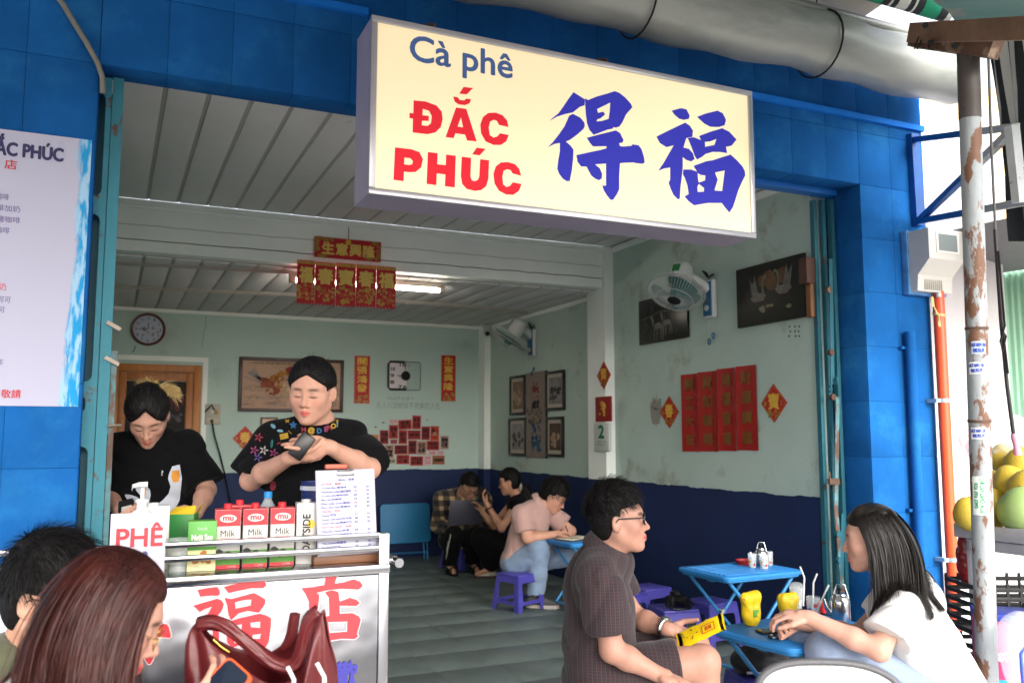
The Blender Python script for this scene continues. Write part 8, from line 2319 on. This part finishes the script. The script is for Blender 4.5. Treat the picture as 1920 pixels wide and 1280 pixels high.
# bags under the front table
def blob_bag(name,label,c,r,m,seed,cat='bag',fold=.012):
 t = thing(name,label,cat,tuple(c)); R3 = np.eye(3,dtype=f32)
 def fn(p): return np.maximum(d_ell(p,(0,0,r[2]*.8),R3,r) + folds(p,fold,seed,1.2),-p[:,2] + .002)
 sdf_obj('body',fn,(-r[0] - .03,-r[1] - .03,-.02),(r[0] + .03,r[1] + .03,r[2]*1.9 + .03),.006,m,t)
 return t
sb = (2.80,3.36,.286)
t = blob_bag('black_bag','black shoulder bag with white trim stuffed under the front table',sb,(.15,.10,.075),mat('black_nylon','#121216',.5,var=.2),3)
mb = MB(); mb.tube([(-.13,-.06,.03),(-.02,-.105,.03),(.12,-.07,.05)],.006,6); mb.build('white_piping',mat('piping_white','#a9a9b4',.5),t,60)
q = P(1452,1290,d=3.3)
t = blob_bag('leather_handbag','taupe leather handbag with silver buckle in front of the table legs',(q.x,q.y,q.z - .10),(.13,.08,.075),mat('taupe_leather','#5a4a48',.4,var=.2,bump=.2,bscale=60),6)
for x in (-.08,.03):
 mb = MB(); mb.tube([(x,-.03,.10),(x + .03,-.02,.18),(x + .08,-.01,.185),(x + .11,-.02,.12)],.010,8); hd = mb.build('handle',mat('taupe_leather2','#4d3c3a',.4),t,60)
mb = MB(); mb.box((-.112,-.085,.06),(-.07,-.075,.10)); mb.box((-.104,-.087,.068),(-.078,-.084,.092)); mb.build('buckle',M_metal,t)
mb = MB(); mb.bbox((q.x - .16,q.y - .1,.0),(q.x + .16,q.y + .1,q.z - .1),.01)
tag(mb.build('low_crate',M_pur,None),'purple crate under the taupe handbag','crate')
# notebook and pen for the polo customer
q = P(1075,1011,Z=.55)
t = thing('notebook','open notebook with black cover on the pink polo table','notebook',(q.x,q.y,.551),R_(20))
mb = MB(); mb.bbox((-.13,-.09,0),(.13,.09,.006),.001); mb.build('cover',M_blackp,t)
mb = MB(); mb.bbox((-.125,-.085,.006),(-.005,.085,.014),.003); mb.build('page_block',mat('paper_cream','#c3bba9',.7),t); mb = MB(); mb.bbox((.03,-.085,.006),(.125,.07,.02),.003); mb.build('page_block',mat('paper_cream','#c3bba9',.7),t)
pn = G7_wrist + (P(1062,996,d=7.17) - G7_wrist)*1.0
t = thing('pen','dark pen in the writing hand','pen',tuple(pn)); mb = MB(); mb.tube([(-.01,0,.05),(.03,0,-.04)],.004,8); mb.build('barrel',mat('pen_blue','#1c3f6a',.4),t,60)
q = (G9_kr + G9_kl)/2 + Vector((0,0,.105)) - G9_fw*.02
bx,by,bz = G9_rt*-1,-G9_fw,Vector((0,0,1))
t = thing('laptop','dark grey laptop balanced on the knees of the person in plaid','laptop',M=basis(q,G9_rt*-1,G9_fw*-1,Vector((0,0,1))))
mb = MB(); mb.bbox((-.18,-.02,0),(.18,.22,.016),.005); mb.build('keyboard_base',mat('laptop_grey','#3a3a42',.4),t)
mb = MB(); mb.bbox((-.18,-.012,0),(.18,0,.245),.005,M=T(0,-.02,.016) @ RX(R_(14))); mb.build('screen_lid',mat('laptop_lid','#4a4a55',.4,metal=.3),t)
q = P(903,926,d=8.56)
t = thing('held_phone','phone held up by the person in the black dress','phone',tuple(q)); mb = MB(); mb.bbox((-.036,-.005,-.075),(.036,.005,.075),.004,M=RZ(R_(-70)) @ RX(R_(-20))); mb.build('body',M_blackp,t)
# ================================================================== FOREGROUND: red bag, phone, drinks, mirror
bq = P(490,1260,d=1.93)
FT = .60
table(.62,.50,FT,T(bq.x + .02,bq.y - .06,-.006) @ RZ(R_(-18)),'blue folding table under the red leather bag')
M_leather = mat('burgundy_leather','#551416',.45,var=.14,vscale=6,bump=.2,bscale=45)
bag = thing('leather_bag','burgundy leather hobo bag with slouching strap in front of the cart','bag',(bq.x,bq.y,FT - .005))
ob = Vector(bag.location)
top = [(349,1222),(352,1195),(360,1174),(368,1163),(378,1172),(396,1190),(420,1212),(448,1236),(480,1256),(510,1270),(540,1272),(560,1262),(574,1238),(586,1200),(597,1160),(605,1140),(612,1165),(620,1200),(628,1240),(634,1275)]
def bag_sheet(edge,dd,bulge,seed,name):
 nU,nV = len(edge)*3,16; vs = []
 xs = np.linspace(0,len(edge) - 1,nU); ex = np.interp(xs,range(len(edge)),[e[0] for e in edge]); ey = np.interp(xs,range(len(edge)),[e[1] for e in edge])
 rows = []
 for iv in range(nV + 1):
  v = iv/nV; row = []
  for iu in range(nU):
   u = iu/(nU - 1)
   topp = P(ex[iu],ey[iu],d=1.93 + dd)
   bx_ = 344 + (642 - 344)*u + 8*math.sin(u*6)
   base = P(bx_,1300,d=1.93 + dd); base = Vector((base.x,base.y,FT))
   p = topp.lerp(base,v**.9)
   bl = bulge*math.sin(math.pi*min(1,v*.9 + .1))*(math.sin(math.pi*u)**.5) + .012*math.sin(u*17 + v*5 + seed)*math.sin(math.pi*v) + .007*math.sin(u*31 - v*9)
   row.append(p - _F*bl - ob)
  rows.append(row)
 mb = MB()
 for a,b in zip(rows,rows[1:]):
  for i in range(nU - 1): mb.quad(a[i],a[i + 1],b[i + 1],b[i])
 return mb,rows
mbf,rf_ = bag_sheet(top,-.04,.06,1,'front')
back = [(349,1222),(354,1195),(362,1176),(370,1168),(400,1195),(440,1220),(480,1228),(500,1226),(520,1214),(545,1198),(570,1180),(590,1158),(605,1142),(612,1165),(620,1200),(628,1240),(634,1275)]
mbb,rb_ = bag_sheet(back,.05,-.06,2,'back')
fo = mbf.build('front_panel',M_leather,bag,180); bo = mbb.build('back_panel',M_leather,bag,180)
for o in (fo,bo):
 md = o.modifiers.new('thick','SOLIDIFY'); md.thickness = .004; sd2 = o.modifiers.new('smooth','SUBSURF'); sd2.levels = sd2.render_levels = 1
mb = MB()
for s_,e_ in ((0,0),(-1,-1)):
 a = [r[s_] for r in rf_]; b = [r[e_] for r in rb_]
 for i in range(len(a) - 1): mb.quad(a[i],a[i + 1],b[i + 1],b[i])
mb.build('gusset',M_leather,bag,60)
def band(path,d0,d1,w,name):
 pts = [P(x,y,d=d0 + (d1 - d0)*i/(len(path) - 1)) - ob for i,(x,y) in enumerate(path)]
 # smooth the path
 t_ = np.linspace(0,len(pts) - 1,60); A = np.array([list(p) for p in pts]); S_ = np.stack([np.interp(t_,range(len(pts)),A[:,i]) for i in range(3)],1)
 for _ in range(4): S_[1:-1] = (S_[:-2] + S_[1:-1]*2 + S_[2:])/4
 mb = MB(); rows = []
 for i in range(60):
  d_ = Vector(S_[min(i + 1,59)] - S_[max(i - 1,0)]).normalized(); n_ = d_.cross(_F).normalized(); c_ = Vector(S_[i])
  row = []
  for k in range(9):
   s_ = (k/8 - .5)*2; row.append(c_ + n_*s_*w - _F*(.016*(1 - s_*s_) + .004*math.sin(k*2.1 + i*.25)))
  rows.append(row)
 for a,b in zip(rows,rows[1:]):
  for k in range(8): mb.quad(a[k],a[k + 1],b[k + 1],b[k])
 o = mb.build(name,M_leather,bag,180); md = o.modifiers.new('thick','SOLIDIFY'); md.thickness = .005
 return o
band([(372,1170),(392,1165),(416,1168),(440,1185),(466,1206),(492,1228),(516,1244),(540,1250),(556,1244),(566,1222),(572,1190),(578,1160),(600,1144)],1.88,1.90,.016,'shoulder_strap')
mb = MB(); mb.tube([P(x,y,d=1.97) - ob for x,y in ((553,1150),(548,1185),(540,1205),(530,1215))],[.012,.013,.012,.008],10); mb.build('strap_end',M_leather,bag,60)
mb = MB(); mb.tube([P(x,y,d=1.87) - ob for x,y in ((400,1198),(415,1212),(430,1222))],.003,8); mb.build('zip',mat('gold_wire','#a9863f',.3,metal=1.0),bag,60)
# phone in orange case
c_ = P(398,1308,d=1.68); ly_ = (P(437,1240,d=1.70) - P(375,1305,d=1.66)).normalized(); nz_ = (-_F*.85 - _R*.5 + _U*.15); nz_ = (nz_ - ly_*nz_.dot(ly_)).normalized(); lx_ = ly_.cross(nz_)
t = thing('orange_phone','phone in an orange case held before the red bag','phone',M=basis(c_,lx_,ly_,nz_))
o_ = rrect(.074,.148,.012)
mb = MB(); mb.prism([(x,y,0) for x,y in o_],(0,0,-.006),(0,0,.004)); mb.build('case',mat('orange_case','#d9542a',.4),t,40)
mb = MB(); mb.prism([(x*.9,y*.95,0) for x,y in o_],(0,0,.0042),(0,0,.0050)); mb.build('screen',mat('phone_glass2','#1b2330',.08),t,None)
for i,(px,s_) in enumerate(((556,(539,1249,551,1273,551,1330)),(613,(594,1242,608,1268,610,1330)))):
 q = P(px,1340,d=1.74); t = thing('iced_drink',['takeaway cup with bent white straw before the red bag','takeaway cup nearest the cart corner before the red bag'][i],'cup',(q.x,q.y,FT - .005),group='drinks before the red bag')
 mb = MB(); mb.lathe([(.028,0),(.038,.12),(.036,.12),(.027,.004)],24); mb.build('wall',M_clear,t,60)
 mb = MB(); mb.lathe([(0,.005),(.027,.005),(.034,.09),(0,.09)],20); mb.build('drink',mat('milk_coffee','#8a5f40',.2),t,60)
 pts = [P(s_[0],s_[1],d=1.74),P(s_[2],s_[3],d=1.74)]; pts.append(Vector((q.x,q.y,FT + .01)))
 mb = MB(); mb.tube([p - Vector(t.location) for p in pts],.0042,8); mb.build('straw',mat('straw_white','#d9d9d6',.4),t,50)
# motorbike mirror at the lower edge
c_ = P(1562,1318,d=1.25)
fwm = (-_F + _U*.32 - _R*.05).normalized(); rx = (_R + _U*.02).normalized(); rx = (rx - fwm*rx.dot(fwm)).normalized(); ry = fwm.cross(rx)
t = thing('motorbike_mirror','rounded motorbike mirror with dark rim at the bottom edge','mirror',M=basis(c_,rx,ry,fwm))
oo = [(.104*math.copysign(abs(math.cos(a))**.75,math.cos(a)) - .004*math.sin(a),.055*math.copysign(abs(math.sin(a))**.8,math.sin(a)) - .006*math.cos(a)) for a in [2*math.pi*i/48 for i in range(48)]]
mb = MB(); mb.tube([(x,y,0) for x,y in oo] + [(oo[0][0],oo[0][1],0)],.006,10,caps=False); mb.build('rim',mat('mirror_rim','#47474b',.45),t,60)
mb = MB(); n_ = len(oo); vs = []
for k,z in ((1,-.002),(.95,-.018),(.75,-.032),(.35,-.04)): vs += [(x*k,y*k,z) for x,y in oo]
mb.add(vs,[(i*n_ + j,i*n_ + (j + 1) % n_,(i + 1)*n_ + (j + 1) % n_,(i + 1)*n_ + j) for i in range(3) for j in range(n_)] + [tuple(range(3*n_,4*n_))]); mb.build('shell',mat('mirror_rim','#47474b',.45),t,60)
mb = MB(); mb.quad(*[(x*.97,y*.97,.001) for x,y in oo]); mb.build('glass',mat('mirror_glass','#8f908a',.05,metal=1.0),t,None)
mb = MB(); mb.tube([(.02,-.05,-.03),(.03,-.12,-.05),(.02,-.32,-.06)],.007,10); mb.build('stem',M_blackp,t,60)
# ================================================================== FRUIT STALL
ss = P(1792,988,d=4.35); se = P(1990,1004,d=3.9)
st = thing('fruit_stall','white fruit stall shelf with metal rim beside the pole','stall',(ss.x,ss.y,-.006))
o0 = Vector(st.location); dx_ = Vector((se.x - ss.x,se.y - ss.y,0)); L_ = dx_.length; dx_.normalize(); nx_ = Vector((-dx_.y,dx_.x,0)); nx_ = nx_ if nx_.y > 0 else -nx_
zs = ss.z + .006
M_stl = mat('stall_white','#9a9aa0',.55,var=.1,vscale=8,color2='#7a756f',c2scale=7,c2lo=.62,c2hi=.7)
Ms = basis((0,0,0),dx_,nx_,Vector((0,0,1)))
mb = MB(); mb.bbox((0,0,zs - .03),(1.1,.7,zs - .01),.003,M=Ms); mb.build('shelf',M_stl,st)
mb = MB(); mb.bbox((-.005,-.012,zs - .045),(1.1,.0,zs + .022),.004,M=Ms); mb.build('front_rim',M_stl,st)
mb = MB(); mb.bbox((.06,.005,zs - .10),(1.1,.05,zs - .05),.003,M=Ms); mb.build('under_rail',M_stl,st)
for x in (.03,1.0):
 for y in (.03,.62):
  mb = MB(); mb.bbox((x,y,0),(x + .035,y + .035,zs - .03),.003,M=Ms); mb.build('leg',M_stl,st)
M_pom = mat('pomelo_skin','#b39a34',.5,var=.15,vscale=5,bump=.3,bscale=120,color2='#8a8432',c2scale=9,c2lo=.5,c2hi=.72)
M_pom2 = mat('pomelo_green','#7d9358',.5,var=.12,vscale=5,bump=.15,bscale=120)
POM = [(1818,962,30,0,0),(1858,962,36,0,.14),(1915,968,40,1,.02),(1846,960,28,0,.42),(1868,915,30,0,.28),(1898,908,33,0,.20),(1926,915,33,0,.10),(1880,860,26,0,.4),(1915,870,30,0,.30)]
PL = ['yellow pomelo alone at the near end of the shelf','big yellow pomelo just beside the steel pole','green pomelo on the shelf at the photo edge','yellow pomelo behind the steel pole','yellow pomelo on top next to the pole','yellow pomelo on the upper row in the middle','yellow pomelo cut by the photo edge in the upper row','small pomelo at the back of the heap','pomelo topmost at the photo edge']
for i,(px,py,r,k,dd) in enumerate(POM):
 c_ = P(px,py,d=4.25 + dd - (px - 1800)*.0012); rr_ = r/FPX*(4.25 + dd)
 if i in (0,1,2,3): c_.z = ss.z + rr_*.95
 t = thing('pomelo',PL[i],'pomelo',tuple(c_),group='pomelos heaped on the stall')
 mb = MB(); mb.lathe([(0,-rr_*.98),(rr_*.55,-rr_*.88),(rr_*.9,-rr_*.5),(rr_,-.1*rr_),(rr_*.92,.35*rr_),(rr_*.66,.75*rr_),(rr_*.38,1.0*rr_),(rr_*.12,1.1*rr_),(0,1.1*rr_)],24,M=RX(random.uniform(-.4,.4)) @ RY(random.uniform(-.4,.4))); mb.build('fruit',M_pom2 if k else M_pom,t,180)
 mb = MB(); mb.tube([(0,0,1.06*rr_),(0,0,1.13*rr_)],.006,6); mb.build('stalk',mat('stalk_brown','#5a4a2c',.7),t,60)
# crates below
def crate(c,w,d,h,label,rz):
 t = thing('plastic_crate',label,'crate',tuple(c),rz,group='black plastic crates under the stall'); m = mat('crate_black','#1f2022',.5)
 for y in (-d/2,d/2):
  for i in range(6): mb = MB(); mb.bbox((-w/2,y - .004,h*(i + .1)/6),(w/2,y + .004,h*(i + .6)/6),.002); mb.build('slat',m,t)
 for x in (-w/2,w/2):
  for i in range(6): mb = MB(); mb.bbox((x - .004,-d/2,h*(i + .1)/6),(x + .004,d/2,h*(i + .6)/6),.002); mb.build('slat',m,t)
 for x in np.linspace(-w/2,w/2,9):
  for y in (-d/2,d/2): mb = MB(); mb.box((x - .006,y - .0045,0),(x + .006,y + .0045,h)); mb.build('rib',m,t,None)
 mb = MB(); mb.box((-w/2,-d/2,0),(w/2,d/2,.006)); mb.build('base',m,t,None)
 mb = MB(); mb.tube([(.06*math.cos(a),-d/2 - .008,h*.55 + .06*math.sin(a)) for a in [i*.35 for i in range(19)]],.006,6); mb.build('moulded_emblem',m,t,60)
cc = P(1900,1085,d=4.35)
crate((cc.x,cc.y,.42),.50,.35,.26,'upper black plastic crate under the fruit shelf',R_(-25))
crate((cc.x,cc.y,.13),.50,.35,.26,'lower black plastic crate under the fruit shelf',R_(-25))
mb = MB(); mb.bbox((cc.x - .3,cc.y - .2,-.006),(cc.x + .3,cc.y + .2,.13),.01); tag(mb.build('stall_plinth',mat('plinth','#4d4844',.8),None),'low grey plinth under the black crates','plinth')
q = P(1816,1050,d=4.45)
t = thing('red_plastic_bag','dark red plastic bag hanging under the fruit shelf','plastic bag',tuple(q))
sdf_obj('bag',lambda p: smin(d_ell(p,(0,0,0),None,(.055,.05,.13)),d_cap(p,(0,0,.1),(.0,.0,.16),.03,.02),.03) + folds(p,.014,8,1.6),(-.12,-.12,-.2),(.12,.12,.22),.006,mat('red_film','#7a1418',.25,var=.2,spec=.7),t)
# pink printed box
q = P(1880,1200,d=3.95); rz = -view_yaw(1880) + R_(8)
t = thing('pink_box','pink and blue printed fruit carton at the foot of the pole','box',(q.x + .05,q.y,-.006),rz)
zt = P(1880,1148,d=3.95).z + .006
mb = MB(); mb.bbox((-.14,-.10,.0),(.16,.12,zt - .03),.003); mb.build('carton',mat('pink_card','#b83a70',.6),t)
mb = MB(); mb.bbox((-.143,-.103,zt - .03),(.163,.123,zt),.003); mb.build('blue_rim',mat('blue_card','#2c3f96',.5),t)
front_slab('sky_panel',-.138,.002,.158,zt*.50,-.1005,mat('aqua_card','#6fb4cc',.5),t); front_slab('aqua_line',-.138,zt*.50,.158,zt*.53,-.1008,mat('teal_card','#2c9aa8',.5),t)
mb = MB()
for i,(x,hh) in enumerate(((-.06,.12),(.0,.17),(.06,.13),(.11,.10))): mb.quad((x - .05,-.1025 - i*.0002,zt*.12),(x + .05,-.1025 - i*.0002,zt*.12),(x + .02,-.1025 - i*.0002,zt*.12 + hh),(x - .015,-.1025 - i*.0002,zt*.12 + hh*.95))
mb.build('mountain_print',mat('mount_teal','#2f6f80',.5,var=.3,vscale=20),t,None)
face_text('ngọt giòn',.0,zt*.70,.17,.045,-.1012,mat('box_white','#dcd6d8',.5),t,.0015); face_text('ngọt giòn',.02,zt*.46,.12,.02,-.1025,mat('box_white','#dcd6d8',.5),t)
# clear plastic bags
def filmbag(px,py,d,r,label,m,seed):
 q = P(px,py,d=d); t = thing('clear_plastic_bag',label,'plastic bag',tuple(q))
 sdf_obj('film',lambda p: d_ell(p,(0,0,0),None,r) + folds(p,.03,seed,1.0),(-r[0] - .06,-r[1] - .06,-r[2] - .06),(r[0] + .06,r[1] + .06,r[2] + .06),.009,m,t)
 return t
M_film = mat('clear_film','#e4e9f0',.12,alpha=.28,spec=.8)
filmbag(1892,830,4.6,(.13,.10,.14),'bulging clear plastic bag hanging above the pomelos',M_film,4)
filmbag(1818,830,4.7,(.05,.05,.07),'small pinkish plastic bag beside the white wall',mat('pink_film','#e6b9c6',.2,alpha=.5),6)
t = filmbag(1915,1225,3.7,(.10,.08,.16),'clear plastic bag with blue edges in front of the pink box',M_film,9)
mb = MB(); mb.tube([(-.08,-.06,-.12),(-.085,-.06,.02),(-.05,-.07,.08),(.05,-.07,.07)],.008,6); mb.build('blue_edge',mat('blue_film','#4a66c4',.3),t,60)
